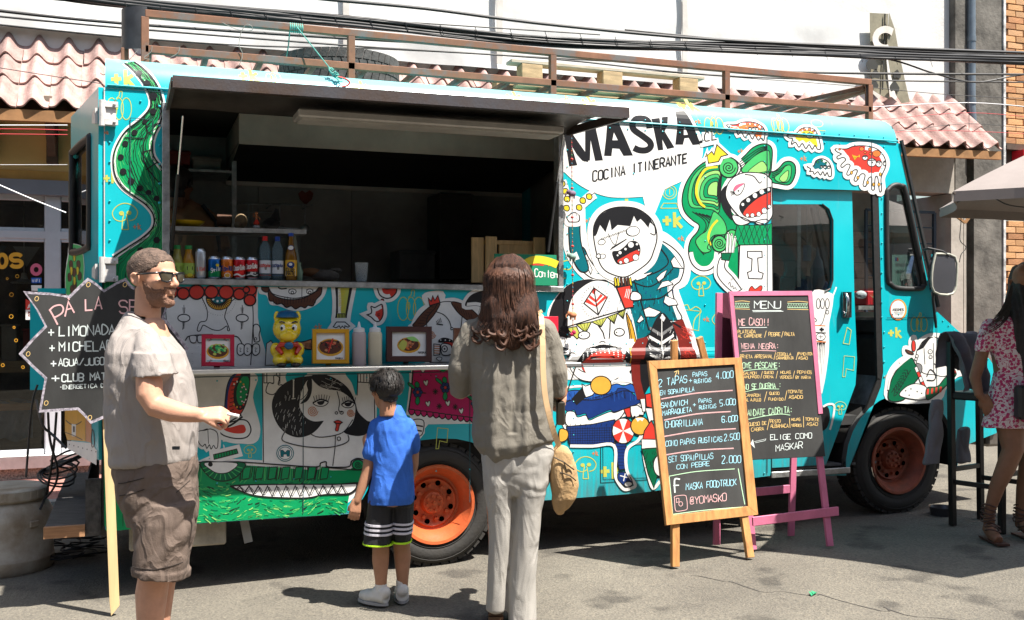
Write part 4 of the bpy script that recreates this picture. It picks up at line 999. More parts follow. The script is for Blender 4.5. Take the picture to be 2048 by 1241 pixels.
# mouth with zigzag teeth
A.fill([(190,600),(300,592),(500,590),(700,590),(808,585),(765,640),(640,645),(560,660),(450,660),(330,652),(250,632)], 'k')
A.fill([(205,602),(300,598),(500,596),(700,596),(790,592),(755,634),(640,639),(560,654),(450,654),(330,646),(255,628)], 'w')
zg=[]
for i in range(25):
    x=215+i*22; lo=616+34*math.sin(min(1,i/19)*2.6)**.7+4; zg.append((x,602-i*.2 if i % 2 else lo))
A.line(zg,2.6, 'k',sm=False); A.line([(x+9,y+(7 if k % 2 else -3)) for k,(x,y) in enumerate(zg)],1.3, 'k',sm=False)
A.line([(200,602),(300,596),(500,593),(700,593),(790,590)],1.8, 'k'); A.line([(200,602),(255,630),(330,650),(450,658),(560,657),(640,642),(755,638)],2, 'k')
A.done('painted_crocodile',truck,label='green crocodile with white zigzag teeth painted along the bottom')

# ---- big pale clown face with red curls under the hatch,and its cap below the counter
A=Art(); A.z(330,380,3.448)
A.fill([(-40,670),(640,670),(640,880),(660,1000),(690,1100),(700,1240),(-40,1240)], 'w',sm=False)
A.line([(255,745),(290,830),(285,900),(240,915),(222,968),(242,972),(262,935),(290,945),(330,965),(380,968),(425,940),(432,970),(445,965),(425,910),(412,870),(440,790),(490,745)],1.9)
A.line([(605,800),(608,900),(600,1060),(590,1210)],2)
for cx_,k_ in ((130,1),(532,1)):
    A.ell(cx_,885,42,26, 'w',2.2).line([(cx_,795),(cx_+3,850)],1.2).line([(cx_,905),(cx_-8,965)],1.6)
    for i in range(8): A.line([(cx_-12+i,815+i*6),(cx_+12-i,815+i*6)],.8); A.line([(cx_-14+i*1.5,915+i*6),(cx_+10-i,915+i*6)],.9)
A.ell(372,750,92,82, 'k',0)
for k in range(17):
    t=.1+k*.183; A.fill([(372+55*math.cos(t),750+45*math.sin(t)),(372+84*math.cos(t-.07),750+76*math.sin(t-.07)),(372+84*math.cos(t+.07),750+76*math.sin(t+.07))], 'sn',sm=False)
A.ell(370,748,52,40, 'dt',2)
for x,y in ((332,755),(362,768),(392,765)): A.ell(x,y,8,8, 'w',0)
for k in range(22): A.ell(372+112*math.cos(k*.15),765+100*math.sin(k*.15),2.2,2.2, 'k',0)
A.fill([(60,670),(640,670),(625,760),(560,750),(300,730),(110,745)], 'r',sm=False)
for x,y,r_ in ((45,705,44),(125,716,42),(218,706,52),(320,705,46),(422,706,50),(512,720,40),(590,690,40),(585,762,40),(560,690,22)): A.ell(x,y,r_,r_*.95, 'r',3)
A.line([(140,1040),(165,1010),(250,1000),(330,998)],2.2); A.shape([(170,1010),(215,1008),(212,1050),(180,1052)], 'w',1.8); A.shape([(225,1008),(260,1008),(256,1050),(228,1050)], 'w',1.8)
A.line([(455,1010),(500,1015),(530,1060),(525,1080)],2.2)
for x in (520,568,625):
    A.shape([(x-20,1075),(x,1062),(x+24,1072),(x+26,1120),(x,1142),(x-22,1125)], 'w',2); A.line([(x-6,1095),(x-2,1090),(x+4,1096),(x-4,1108),(x+4,1116),(x-6,1118)],1)
A.shape([(610,940),(640,930),(656,960),(648,1000),(652,1040),(625,1050),(612,1030)], 'w',2).ell(624,1028,8,9,None,1.4)
A.line([(-30,1040),(60,1070),(150,1075)],1.4);
for k in range(40): A.ell(UNI.uniform(120,640),UNI.uniform(1080,1200),1.5,1.5, 'k',0)
A.done('painted_clown_face',truck,label='white clown face with red curls painted under the hatch')
A=Art(); A.z(380,720,2.383)
A.fill([(-40,60),(300,60),(300,180),(335,330),(300,400),(160,390),(155,430),(-40,490)], 'w')
A.fill([(-60,340),(150,320),(160,430),(20,490),(-60,470)], 't',sm=False)
A.shape([(215,66),(285,64),(282,140),(262,220),(230,270),(190,290),(165,270),(172,150),(190,90)], 'nv',2,sharp=(0,1))
A.fill([(225,66),(284,66),(282,140),(262,220),(235,262),(205,268),(180,250),(182,160),(200,100)], 'r',sharp=(0,1))
A.fill([(245,66),(284,66),(282,140),(262,220),(235,240),(212,215),(208,150),(225,100)], 'k',sharp=(0,1))
A.fill([(252,80),(280,90),(276,150),(255,205),(235,215),(222,180),(225,130)], 'g')
for k in range(9): A.line([(185+2*k,245-20*k),(210+3*k,235-19*k)],1.6, 'k')
for k in range(14): A.ell(232+36*math.cos(k*.45),165+62*math.sin(k*.45),4,5,UNI.choice(('or_', 'w', 'r')),0)
for k in range(10): A.ell(255+14*math.cos(k*.7),165+38*math.sin(k*.7),5,5, 'w',.8)
A.shape([(-20,330),(50,320),(100,305),(180,300),(240,285),(275,295),(290,335),(270,368),(220,375),(160,360),(110,325),(30,345)], 'r',2.6,halo=10)
A.line([(100,320),(180,318),(250,270)],4, 'k'); A.line([(180,300),(245,262)],3, 'k')
A.shape([(35,345),(75,335),(100,330),(130,350),(132,410),(122,422),(112,408),(100,425),(92,405),(80,422),(72,402),(58,412),(40,390)], 'w',1.8,halo=6); A.line([(85,335),(88,400)],1.4)
A.shape([(112,452),(222,425),(228,445),(115,474)], 'g',2,sm=False,halo=8)
for k in range(8): A.line([(122+13*k,450-3.2*k),(124+13*k,472-3.2*k)],1.4, 'k')
A.done('painted_red_cap',truck,label='red peaked cap with patterned crown painted below the counter')
# ---- upside-down bearded head,arm in a yellow sleeve,red fish
A=Art(); A.z(330,380,3.448)
A.fill([(640,670),(1120,670),(1100,730),(1060,780),(1000,815),(930,835),(860,830),(780,800),(725,790),(700,730),(650,715)], 'w',sharp=(0,1))
A.shape([(665,672),(715,672),(720,700),(692,706),(668,690)], 'br',2,sharp=(0,1))
A.shape([(715,690),(760,735),(860,758),(960,745),(1040,700),(1062,672),(1082,672),(1075,720),(1040,760),(1020,800),(985,798),(965,815),(935,805),(900,822),(870,802),(835,812),(805,785),(770,790),(745,770),(718,760)], 'br',2.2,sharp=(4,5,6))
for k in range(16): A.line([(745+20*k,745+8*math.sin(k)),(750+19*k,785+10*math.sin(k*.4))],1, 'k')
A.line([(720,685),(740,715),(800,735),(900,748),(1000,725),(1060,690)],1.8)
for x in (878,998): A.ell(x,702,26 if x < 900 else 22,18, 'w',1.5).ell(x,708,9,9,None,1.5).line([(x-25,690),(x,684),(x+25,692)],1.3)
A.line([(780,672),(800,684),(840,680)],2.5); A.line([(944,672),(943,738)],1.2)
A.shape([(1176,672),(1288,672),(1270,760),(1252,855),(1240,910),(1180,905),(1182,850),(1184,760)], 'yl',2.6,halo=9,sharp=(0,1))
A.line([(1185,675),(1186,850)],4); A.line([(1278,675),(1250,850)],4)
A.fill([(1184,852),(1248,852),(1240,910),(1180,905)], 'k',sm=False)
for k in range(6): A.line([(1190+10*k,856),(1188+10*k,900)],1.2, 'yl')
A.shape([(1182,912),(1240,912),(1272,940),(1262,948),(1240,938),(1238,955),(1222,940),(1210,955),(1200,938),(1178,952),(1160,945)], 'w',2,sm=False,halo=8)
for k in range(26):
    y=690+k*6; A.line([(1195+UNI.uniform(0,15),y),(1230+UNI.uniform(0,25)-k*.6,y-10)],.7, 'y')
A.shape([(1462,672),(1598,672),(1592,710),(1560,742),(1520,748),(1480,725)], 'r',2.6,halo=8,sharp=(0,1)); A.line([(1505,674),(1530,684),(1560,676)],2.6)
A.ell(1498,762,10,9, 'r',2,n=10).ell(1492,782,9,9, 'r',2,n=10)
A.shape([(1495,792),(1502,830),(1500,870),(1478,905),(1450,905),(1422,880),(1392,862),(1420,852),(1424,830),(1420,805),(1445,812),(1470,800)], 'r',2.4,halo=8,sharp=(6,8)); A.line([(1462,858),(1482,856)],1.6); A.line([(1462,870),(1480,868)],1.6)
# little bird and fold behind the pig bank
A.shape([(690,1210),(700,1060),(730,1040),(760,1080),(760,1210)], 'w',1.8,sm=False)
A.shape([(905,1048),(945,1050),(1010,1030),(1010,1100),(965,1095),(940,1070)], 'hr',2.2,sharp=(2,3))
for k in range(5): A.line([(965+9*k,1055),(968+9*k,1090)],1)
A.done('painted_heads_and_arm',truck,label='upside down bearded head, yellow sleeve and red fish painted under the hatch')
# ---- girl with long black hair on the white skirt panel
A=Art(); A.z(380,720,2.383)
A.fill([(345,64),(1000,64),(890,200),(885,520),(600,508),(345,492)], 'w',sm=False)
A.fill([(462,64),(560,64),(478,120),(462,110)], 't'); A.fill([(740,64),(795,64),(792,170),(770,110)], 't')
A.line([(345,64),(348,300),(350,490)],2)
A.line([(350,110),(430,112)],1.8)
for x in (352,366,412,428): A.line([(x,64),(x,110)],1.8)
for x in (800,812,828,842,856): A.line([(x,66),(x,105)],1.5)
A.line([(798,106),(860,110)],1.8); A.line([(800,64),(796,170)],2); A.line([(878,120),(880,280)],2)
A.shape([(362,145),(375,110),(398,112),(400,75),(425,85),(420,118),(440,120),(425,140),(398,165),(370,160)], 'w',2)
# face
A.fill([(520,215),(545,120),(575,80),(640,100),(700,130),(760,170),(785,230),(775,290),(735,340),(680,362),(600,365),(540,320)], 'w')
A.shape([(580,78),(500,90),(430,130),(395,190),(395,250),(420,310),(460,350),(510,368),(560,360),(600,335),(635,292),(590,295),(550,275),(522,230),(522,190),(535,130),(560,95)], 'k',1.5,sharp=(0,10))
A.shape([(522,192),(530,150),(555,100),(578,82),(568,125),(555,165)], 'w',1.4); A.fill([(555,110),(578,82),(580,150),(560,195),(525,210),(550,180),(562,150)], 'k')
A.shape([(580,78),(640,72),(700,95),(755,140),(785,200),(800,250),(840,290),(858,300),(850,345),(800,362),(735,345),(770,310),(788,260),(782,200),(720,150),(660,140),(610,120)], 'k',1.5)
for k in range(70):
    x=UNI.uniform(410,560); y=UNI.uniform(130,345)
    if ((x-490)/85)**2+((y-240)/110)**2 < .9: A.line([(x,y),(x+8*math.sin(y*.02),y+UNI.uniform(10,22))],.5, 'w')
for k in range(14): A.line([(UNI.uniform(610,740),UNI.uniform(85,130)),(UNI.uniform(640,760),UNI.uniform(110,150))],.4, 'w')
A.line([(540,325),(600,366),(680,362),(735,340),(775,285)],1.8)
for x,y,rx in ((622,205,36),(752,212,30)):
    A.shape([(x-rx,y),(x,y-16),(x+rx,y-6),(x+rx*.5,y+14),(x-rx*.4,y+15)], 'w',1.8); A.fill([(x-16,y-5),(x+18,y-9),(x+10,y+8),(x-8,y+9)], 'k'); A.line([(x-rx,y),(x,y-16),(x+rx,y-6)],3)
    for k in range(7): A.line([(x-rx+8+k*rx*.3,y-10-3*math.sin(k*.5)),(x-rx+2+k*rx*.36,y-32-8*math.sin(k*.5))],1.2)
A.line([(700,150),(712,200),(708,240),(725,250)],1.7); A.ell(697,253,6,6,None,1.6).ell(722,252,8,7,None,1.6)
A.spiral(584,244,26,3,1.5, 'hr').spiral(765,253,19,3,1.5, 'hr')
A.shape([(685,295),(705,288),(726,298),(712,312),(705,338),(692,335),(696,310)], 'r',1.4,sharp=(0,2)); A.line([(685,297),(705,304),(726,299)],2)
A.line([(450,345),(438,380),(480,400),(560,415),(650,418),(720,405),(755,385),(752,358)],1.9); A.line([(692,362),(690,420),(680,505)],1.6); A.ell(709,376,8,9,None,1.6)
A.line([(488,95),(498,98)],1.2, 'w'); A.line([(493,98),(492,180)],2.2, 'w'); A.line([(484,186),(502,184)],1.5, 'w')
A.ell(453,445,40,38, 'w',1.8, 'dt').ell(453,445,32,30, 'w',1.5, 'dt'); A.shape([(432,462),(430,430),(442,430),(453,442),(464,430),(476,432),(474,460),(462,460),(460,450),(446,450),(444,462)], 'dt',.8,sm=False)
A.fill([(626,230),(652,230),(655,270),(630,268)], 'gr',sm=False) if False else None
A.done('painted_girl_with_black_hair',truck,label='black haired girl with curled lashes painted on white')
# ---- magenta dress with flowers
A=Art(); A.z(780,480,3.265)
A.fill([(140,840),(560,840),(560,1200),(250,1205),(220,1240),(120,1240),(130,1150),(105,1140)], 'w',sm=False)
A.z(380,720,2.383).fill([(1045,60),(1240,50),(1240,295),(1120,290),(1118,350),(1090,385),(1050,380)], 'w',sm=False).shape([(1060,290),(1112,290),(1108,350),(1085,365),(1062,350)], 'w',2).line([(1066,310),(1110,318)],3).line([(1070,335),(1105,340)],3); A.z(780,480,3.265)
A.shape([(150,840),(560,840),(560,1170),(470,1165),(300,1155),(200,1130),(122,1110),(140,980)], 'm',3,sm=False)
for k in range(11): A.shape([(122+40*k,1108+5.4*k),(162+40*k,1112+5.4*k),(156+40*k,1134+5*k),(140+40*k,1144+5*k),(126+40*k,1132+5*k)], 'm',2.2)
for x,y in ((180,995),(360,965),(560,1070)):
    for dx,dy in ((-5,-50),(35,5),(-2,60),(-45,-45)): A.shape([(x+dx*.3,y+dy*.3),(x+dx-14,y+dy),(x+dx*1.3,y+dy*1.4),(x+dx+16,y+dy)], 'g',1.5)
    for k in range(6): A.ell(x+20*math.cos(k*1.05),y+22*math.sin(k*1.05),13,14, 'nv',1.3,n=10)
    A.ell(x,y,8,9, 'r',0)
for x,y in ((232,932),(245,1068),(375,1065),(462,1115),(212,848)): A.shape([(x,y-6),(x+8,y-18),(x+16,y-4),(x+4,y+22),(x-14,y),(x-10,y-14)], 'w',1.2)
for x,y in ((295,992),(320,1088),(425,1092),(505,1000)):
    for k in range(4): A.line([(x-18*math.cos(k*.785),y-20*math.sin(k*.785)),(x+18*math.cos(k*.785),y+20*math.sin(k*.785))],1.5)
for x,y in ((265,885),(330,860),(385,890),(200,885),(480,940),(160,920)): A.ell(x,y,4,4, 'k',0)
A.fill([(395,845),(300,842),(345,862)], 'g',sm=False)
A.done('painted_magenta_dress',truck,label='magenta dress with flowers and hearts painted below the counter')
# ---- girl with braids and crown beside the woman
A=Art(); A.z(780,480,3.265)
A.shape([(270,800),(150,600),(160,560),(200,480),(260,430),(245,400),(240,370),(330,360),(330,410),(420,405),(500,440),(600,500),(620,800)], 'w',0,halo=8)
A.shape([(320,412),(400,405),(480,440),(560,560),(600,800),(260,800),(250,640),(240,520),(290,450)], 'w',1.8,sharp=(4,5))
A.shape([(325,415),(270,430),(210,480),(165,535),(150,562),(215,565),(262,520),(300,470)], 'br',2);
A.shape([(400,408),(450,412),(510,440),(560,480),(585,520),(520,530),(470,500),(430,460)], 'br',2)
for k in range(7): A.line([(180+14*k,545-18*k),(225+10*k,548-18*k)],1, 'k'); A.line([(420+18*k,425+10*k),(440+16*k,470+8*k)],1, 'k')
A.shape([(258,430),(248,380),(268,402),(278,366),(292,398),(312,362),(326,410)], 'r',2,sm=False)
A.line([(300,470),(350,490),(385,530),(400,580),(396,590)],1.8); A.line([(470,500),(462,580)],1.6); A.ell(403,580,8,8, 'w',1.6)
A.line([(302,550),(345,556)],2.6)
for k in range(4): A.line([(310+8*k,548-3*k),(300+9*k,530-7*k)],1.2)
A.spiral(270,620,28,3,1.5, 'hr'); A.fill([(315,665),(340,640),(385,645),(410,665)], 'k').line([(315,668),(415,670)],2); A.fill([(350,672),(415,675),(410,700),(370,700)], 'r')
for x,y in ((330,655),(360,655),(388,657)): A.ell(x,y,4,5, 'w',0)
A.shape([(285,680),(325,685),(325,750),(285,755)], 'w',1.8,sm=False)
for k in range(4): A.line([(288,694+15*k),(322,696+15*k)],2.4, 'hr')
A.shape([(335,682),(395,688),(400,745),(340,750)], 'w',2); A.ell(355,712,18,20,None,2).ell(355,712,6,7, 'k',0)
A.shape([(300,775),(320,765),(338,772),(325,792)], 'w',1.4)
A.shape([(490,430),(520,370),(580,340),(640,340),(640,440),(560,430)], 'k',1,halo=7)
A.done('painted_crowned_girl',truck,label='girl with brown braids and small red crown painted under the hatch')
# ---- speech bubble with the truck's name
A=Art(); A.z(1080,180,4.1375)
A.fill([(170,640),(158,400),(180,240),(330,160),(520,112),(760,88),(1000,105),(1150,150),(1240,165),(1262,230),(1310,330),(1345,430),(1340,560),(1290,650),(1200,740),(1100,790),(1030,825),(1000,900),(960,1000),(930,1075),(890,1065),(872,980),(850,885),(700,893),(560,885),(420,840),(300,770),(210,690)], 'w',sharp=(16,19,22))
for P in ([(185,300),(222,300),(370,510),(400,600),(350,590),(305,540),(262,470),(308,625),(240,636),(200,380)],
          [(250,340),(372,520),(372,270),(445,250),(520,585),(455,590),(418,420),(412,585),(365,596),(245,400),(215,330)],
          [(555,270),(640,250),(768,545),(690,548),(655,490),(598,486),(590,550),(528,548),(545,400)],
          [(922,240),(992,232),(998,330),(1012,225),(1064,218),(1052,300),(1030,345),(1112,478),(1052,492),(1010,412),(1018,498),(975,503)],
          [(1132,172),(1215,165),(1328,452),(1262,458),(1228,398),(1195,402),(1182,455),(1118,455),(1135,300)]):
    A.fill(P, 'k',sm=False)
A._line(A.px(smooth_path([(905,320),(895,262),(860,238),(800,240),(765,280),(775,330),(850,385),(905,430),(915,470),(880,500),(820,500),(775,480)],False,4)),12.5, 'k')
A.fill([(598,418),(610,355),(642,418)], 'w',sm=False); A.fill([(1188,375),(1190,290),(1222,372)], 'w',sm=False)

# reflected strip under the flap
A.fill([(190,290),(200,215),(270,225),(330,255),(270,270),(240,320)], 'k'); A.fill([(330,250),(420,238),(520,232),(610,240),(540,262),(400,275)], 'gr')
A.z(1180,360,1)
for i,ch in enumerate('COCINA ITINERANTE'): pass
A.z(1080,180,4.1375).text('COCINA ITINERANTE',436,758,78,46.5,-.20, 'k',2.9,.02,.74)
A.z(1080,180,4.1375).line([(1322,455),(1390,440),(1475,420)],11, 'w').line([(1370,350),(1380,400),(1440,380)],17, 'w').fill([(1318,425),(1338,420),(1342,438),(1322,445)], 'k').line([(1398,362),(1375,350),(1358,385),(1365,425),(1402,420)],2.5, 'k').line([(1420,345),(1420,418),(1460,412)],2.5, 'k',sm=False)
A.z(1080,180,4.1375).line([(1310,450),(1400,452),(1475,432)],4, 'w') if False else None
A.done('lettering',truck,label='white speech bubble with the truck name in black capitals')
# ---- shouting man in the teal jumper
A=Art(); A.z(1080,460,4.1375)
body_=[(240,140),(245,-50),(250,-215),(320,-215),(330,-60),(345,60),(400,200),(450,300),(480,310),(505,260),(600,300),(760,250),(900,180),(950,60),(1010,60),(1100,130),(1170,220),(1200,310),(1180,420),(1100,480),(1140,620),(1190,760),(1240,900),(1300,1060),(1290,1100),(880,1240),(740,1240),(700,1000),(640,700),(560,420),(480,415),(400,380),(310,290)]
A.shape(body_, 'w',0,halo=11)
A.shape([(245,150),(290,135),(360,150),(400,230),(450,300),(490,310),(520,270),(610,300),(700,310),(760,270),(900,200),(950,80),(1020,100),(1110,160),(1175,240),(1190,320),(1160,420),(1095,490),(1130,640),(1170,740),(1040,760),(900,870),(800,905),(740,740),(640,560),(560,430),(480,415),(400,385),(310,300),(265,220)], 'dt',2.6)
for k in range(150):
    x,y=UNI.uniform(560,1120),UNI.uniform(320,800)
    if y > 860-.0*x or (x < 640 and y > 460) or (x > 1060 and 500 < y < 560): continue
    A._line(A.px([(x,y),(x+UNI.uniform(-6,6),y+UNI.uniform(18,45))]),UNI.uniform(.5,1.3),UNI.choice(('k', 't', 'nv')))
for P in ([(755,345),(800,372),(860,365),(930,350),(860,400),(800,420),(765,390)],[(960,400),(1000,360),(1050,330),(1020,400),(985,440)],[(880,260),(940,200),(975,210),(960,250)],[(855,660),(900,640),(1000,680),(950,720),(870,720)],[(1080,260),(1110,220),(1150,280),(1180,320),(1100,310)],[(965,500),(1010,430),(1060,420),(1100,450),(1000,480)],[(1020,600),(1035,545),(1120,580),(1140,620),(1060,630)],[(270,80),(300,60),(325,120),(290,130)],[(380,290),(395,250),(430,330),(420,370)],[(800,760),(835,705),(860,740),(820,770)],[(555,340),(610,350),(560,385)]):
    A.shape(P, 'w',1.6,sm=False)
A.line([(745,300),(790,460),(850,650),(900,830)],2.4); A.line([(880,380),(1000,330),(1060,250),(950,100)],2.2); A.line([(760,430),(900,470),(1020,400),(1100,320)],1.8); A.line([(1095,490),(1000,560),(900,575),(835,580)],2.4); A.line([(700,320),(715,355),(745,300),(820,330),(880,280),(950,190)],2.4)
# raised arm above
A.z(1080,180,4.1375)
A.shape([(245,1095),(320,1090),(330,1200),(345,1300),(400,1480),(330,1500),(262,1380),(240,1240)], 'dt',2.4); A.fill([(270,1360),(300,1340),(325,1400),(290,1410)], 'w',sm=False)
A.shape([(218,1055),(240,1040),(262,1020),(300,1020),(322,1040),(318,1090),(248,1095),(232,1085)], 'w',2.2,halo=9)
A.line([(250,1020),(215,930),(185,800),(170,760)],22, 'w'); A.line([(290,1010),(340,950),(420,880),(450,860)],20, 'w')
for x,y,a in ((182,778,.3),(208,842,.3),(222,905,.2),(218,980,.0),(322,975,-.5),(352,918,-.5),(405,885,-.4)):
    A.shape([(x-20,y-18),(x+12,y-22),(x+24,y+4),(x+10,y+24),(x-20,y+14)], 'y',2)
A.line([(425,872),(455,850)],1.5)
# head
A.z(1080,180,4.1375)
A.shape([(440,1200),(450,1110),(500,1030),(580,985),(680,970),(800,985),(900,1050),(950,1130),(965,1230),(940,1330),(900,1420),(800,1500),(700,1550),(600,1530),(530,1490),(490,1430),(460,1330)], 'w',2.6,halo=12)
A.fill([(440,1240),(445,1120),(495,1035),(580,985),(690,970),(800,985),(900,1050),(940,1120),(910,1090),(895,1145),(860,1100),(830,1070),(800,1095),(775,1045),(745,1130),(640,1120),(590,1165),(575,1075),(540,1180),(495,1120),(470,1190)], 'k',sm=False)
zz=[(480+6.5*k,1245-2.3*k+(9 if k % 2 else -9)) for k in range(42)]
A.line(zz,1.2,sm=False)
A.ell(765,1175,55,38, 'w',1.4,rot=-.1); A.ell(512,1262+118,30,20, 'w',1.4,rot=-.2)
A.z(1080,460,4.1375)
A.ell(768,12,54,40, 'w',1.5,rot=-.1).ell(508,103,31,22, 'w',1.5,rot=-.25)
A.line([(560,30),(600,110),(625,118),(650,20)],1.4)
for k in range(20): A.line([(575+7*k,172-4.5*k),(600+6*k,140-3.5*k)],1.2)
A.shape([(598,185),(650,175),(700,140),(740,100),(790,98),(822,135),(822,200),(790,245),(720,275),(650,285),(615,250)], 'k',1.5)
A.fill([(640,255),(690,225),(760,185),(820,165),(820,205),(785,245),(720,272),(660,280)], 'r')
for x,y,r_ in ((660,190,16),(705,160,13),(750,125,26),(800,120,12),(640,212,10),(665,270,14),(712,255,22),(790,228,26),(815,168,9)): A.ell(x,y,r_,r_, 'w',1.3)
A.shape([(490,200),(470,205),(462,222),(478,236),(498,230)], 'w',2)
A.line([(900,-70),(945,-30),(950,40),(910,30)],2)
# chips in a red bag and the hand
for k,x in enumerate((610,632,660,690,715,735)): A.shape([(x,400+6*(k % 2)),(x+14,392),(x+26,460),(x+8,472)], 'y' if k in (0,1,5) else 'br',1.6,sm=False)
A.shape([(632,480),(745,458),(770,600),(770,640),(700,650)], 'r',2.2,sm=False)
for k in range(4): A.line([(700+14*k,560+5*k),(716+13*k,490)],1.3, 'w')
A.shape([(745,550),(760,515),(800,515),(832,540),(832,575),(790,585),(750,580)], 'w',2.2)
# red trousers and feather
A.fill([(1090,765),(1180,740),(1240,900),(1285,1060),(1280,1075),(1150,1075),(1140,900)], 'rd',sm=False); A.line([(1090,765),(1150,800),(1190,830)],4)
A.fill([(800,905),(900,880),(860,1000),(830,1240),(760,1240),(740,1000)], 'rd',sm=False)
for k in range(40): A.line([(UNI.uniform(1150,1230),800+k*6),(UNI.uniform(1180,1270),830+k*6)],1, 'r')
A.shape([(1010,690),(1060,740),(1110,830),(1130,950),(1140,1075),(1140,1240),(840,1240),(850,1080),(880,950),(920,830),(960,740)], 'k',2)
A.fill([(1010,695),(1035,730),(1020,760),(990,730)], 'w',sm=False)
for k in range(6):
    y=800+72*k
    A.fill([(905-4*k,y),(1000,y+55),(1095+6*k,y-10),(1100+6*k,y+12),(1000,y+85),(905-4*k,y+25)], 'w' if k % 2 else 'gr',sm=False)
for k in range(90):
    x,y=UNI.uniform(880,1120),UNI.uniform(820,1230); A.line([(x,y),(x+(1000-x)*.12,y+25)],.8,UNI.choice(('w', 'k')))
A.line([(1005,700),(1000,1230)],1.6, 'w')
A.done('painted_shouting_man',truck,label='shouting man in teal jumper holding chips, painted on the side')
# ---- fair kid with the white cap and open mouth
A=Art(); A.z(1080,460,4.1375)
A.fill([(60,720),(100,600),(200,480),(320,420),(470,408),(600,450),(700,560),(760,700),(800,900),(820,1100),(760,1240),(120,1240),(150,900)], 'w',sharp=(10,11))
A.shape([(75,740),(110,610),(200,490),(300,430),(430,415),(330,480),(260,560),(230,680),(222,800),(240,850),(225,870),(180,860),(110,800)], 'k',2)
A.shape([(150,780),(240,850),(255,950),(230,1050),(150,1060)], 'k',1); A.shape([(150,900),(215,900),(235,980),(210,1050),(150,1055)], 'w',0)
A.shape([(222,805),(228,680),(262,560),(340,475),(440,420),(540,425),(620,470),(680,560),(705,640),(700,660),(460,730)], 'w',2.8,sharp=(0,9))
A.shape([(445,482),(555,560),(480,705),(362,610)], 'w',2.6,sm=False)
A.fill([(445,485),(428,522),(450,538),(462,498)], 'r',sm=False); A.fill([(375,600),(392,570),(458,622),(540,540),(552,562),(465,640)], 'r',sm=False); A.fill([(402,562),(414,540),(462,582),(500,530),(520,545),(462,605)], 'r',sm=False); A.line([(445,485),(462,600),(480,700)],2.4,sm=False)
for k in range(34):
    t=k*.19; A.line([(458+105*math.cos(t),598+120*math.sin(t)),(458+122*math.cos(t),598+138*math.sin(t))],.8)
ff=[(300,785),(425,762),(555,722),(640,690),(705,660)]
for (x0,y0),(x1,y1),dp in zip(ff[:-1],ff[1:],(80,60,70,60)):
    A.shape([(x0,y0),(x1,y1),((x0+x1)/2+15,(y0+y1)/2+dp)], 'yl',2.2,sm=False)
    for t in (.25,.5,.75): A.line([(x0+(x1-x0)*t,y0+(y1-y0)*t),((x0+x1)/2+15,(y0+y1)/2+dp)],1)
A.shape([(220,815),(300,800),(335,875),(305,905)], 'yl',2,sm=False)
A.line([(480,790),(520,850),(535,902),(570,902),(580,750)],2.4); A.ell(363,872,48,32, 'w',2.2,rot=-.1).ell(655,848,42,32, 'w',2.2).ell(343,873,5,5, 'k',0).ell(632,850,6,6, 'k',0)
A.shape([(715,690),(760,780),(790,900),(810,1010),(760,1120),(745,1180),(730,1000),(740,880),(720,760)], 'sn',2)
for k in range(8): A.line([(722+9*k,720+45*k),(740+7*k,790+45*k)],1.3)
A.shape([(300,1110),(330,1040),(400,970),(500,935),(600,945),(690,990),(735,1060),(700,1120),(560,1040),(400,1070),(350,1130)], 'k',1.8)
for k in range(10):
    for j in range(4):
        t=k/10; A.ell(345+t*360,1075-110*math.sin(math.pi*(.12+.8*t))+j*16,6,5, 'w',0,n=6)
for x,y,r_ in ((430,965,26),(515,950,30),(600,965,26),(680,1000,20)): A.ell(x,y+6,r_,r_*1.1, 'w',2)
A.z(1080,720,2.886)
A.fill([(150,40),(235,22),(300,-10),(480,-5),(500,20),(480,100),(440,130),(380,120),(280,110),(200,110)], 'w',sm=False)
A.shape([(225,30),(300,-40),(420,-60),(480,-40),(478,5),(460,50),(430,80),(380,92),(330,90),(270,80)], 'r',2,sharp=(0,))
A.shape([(170,40),(200,40),(250,70),(320,82),(400,82),(455,50),(470,20),(490,40),(470,85),(420,120),(340,128),(250,120),(200,90)], 'w',2)
for x,y,r_ in ((280,66,14),(322,72,14),(366,68,18),(408,62,16),(445,40,16)): A.ell(x,y,r_,r_*.9, 'w',1.8)
# jumper bands
A.shape([(130,190),(180,165),(240,160),(400,150),(430,130),(520,135),(560,180),(580,240),(520,300),(300,360),(150,385)], 't',1,halo=5)
A.shape([(120,200),(200,175),(330,190),(430,140),(480,150),(530,140),(550,190),(480,180),(330,230),(200,230),(120,240)], 'bl',2)
A.shape([(130,260),(200,225),(250,230),(420,190),(450,165),(500,170),(555,215),(578,245),(520,270),(430,300),(400,290),(330,320),(280,340),(260,310),(215,320),(195,290),(160,300)], 'nv',1.5)
for k in range(60): x=UNI.uniform(160,560); A.line([(x,180+UNI.uniform(0,20)),(x+3,200+UNI.uniform(10,40))],.8,UNI.choice(('nv', 'k', 'bl')))
A.shape([(150,305),(195,300),(215,330),(262,320),(282,348),(330,328),(400,300),(430,305),(490,285),(440,350),(300,372),(160,382)], 'w',2)
A.shape([(240,140),(262,152),(292,140),(310,165),(318,185),(300,205),(262,218),(248,180)], 'w',2,sm=False); A.fill([(240,160),(180,225),(210,262),(265,215)], 'k',sm=False)
A.ell(350,148,60,54, 'or_',2.2)
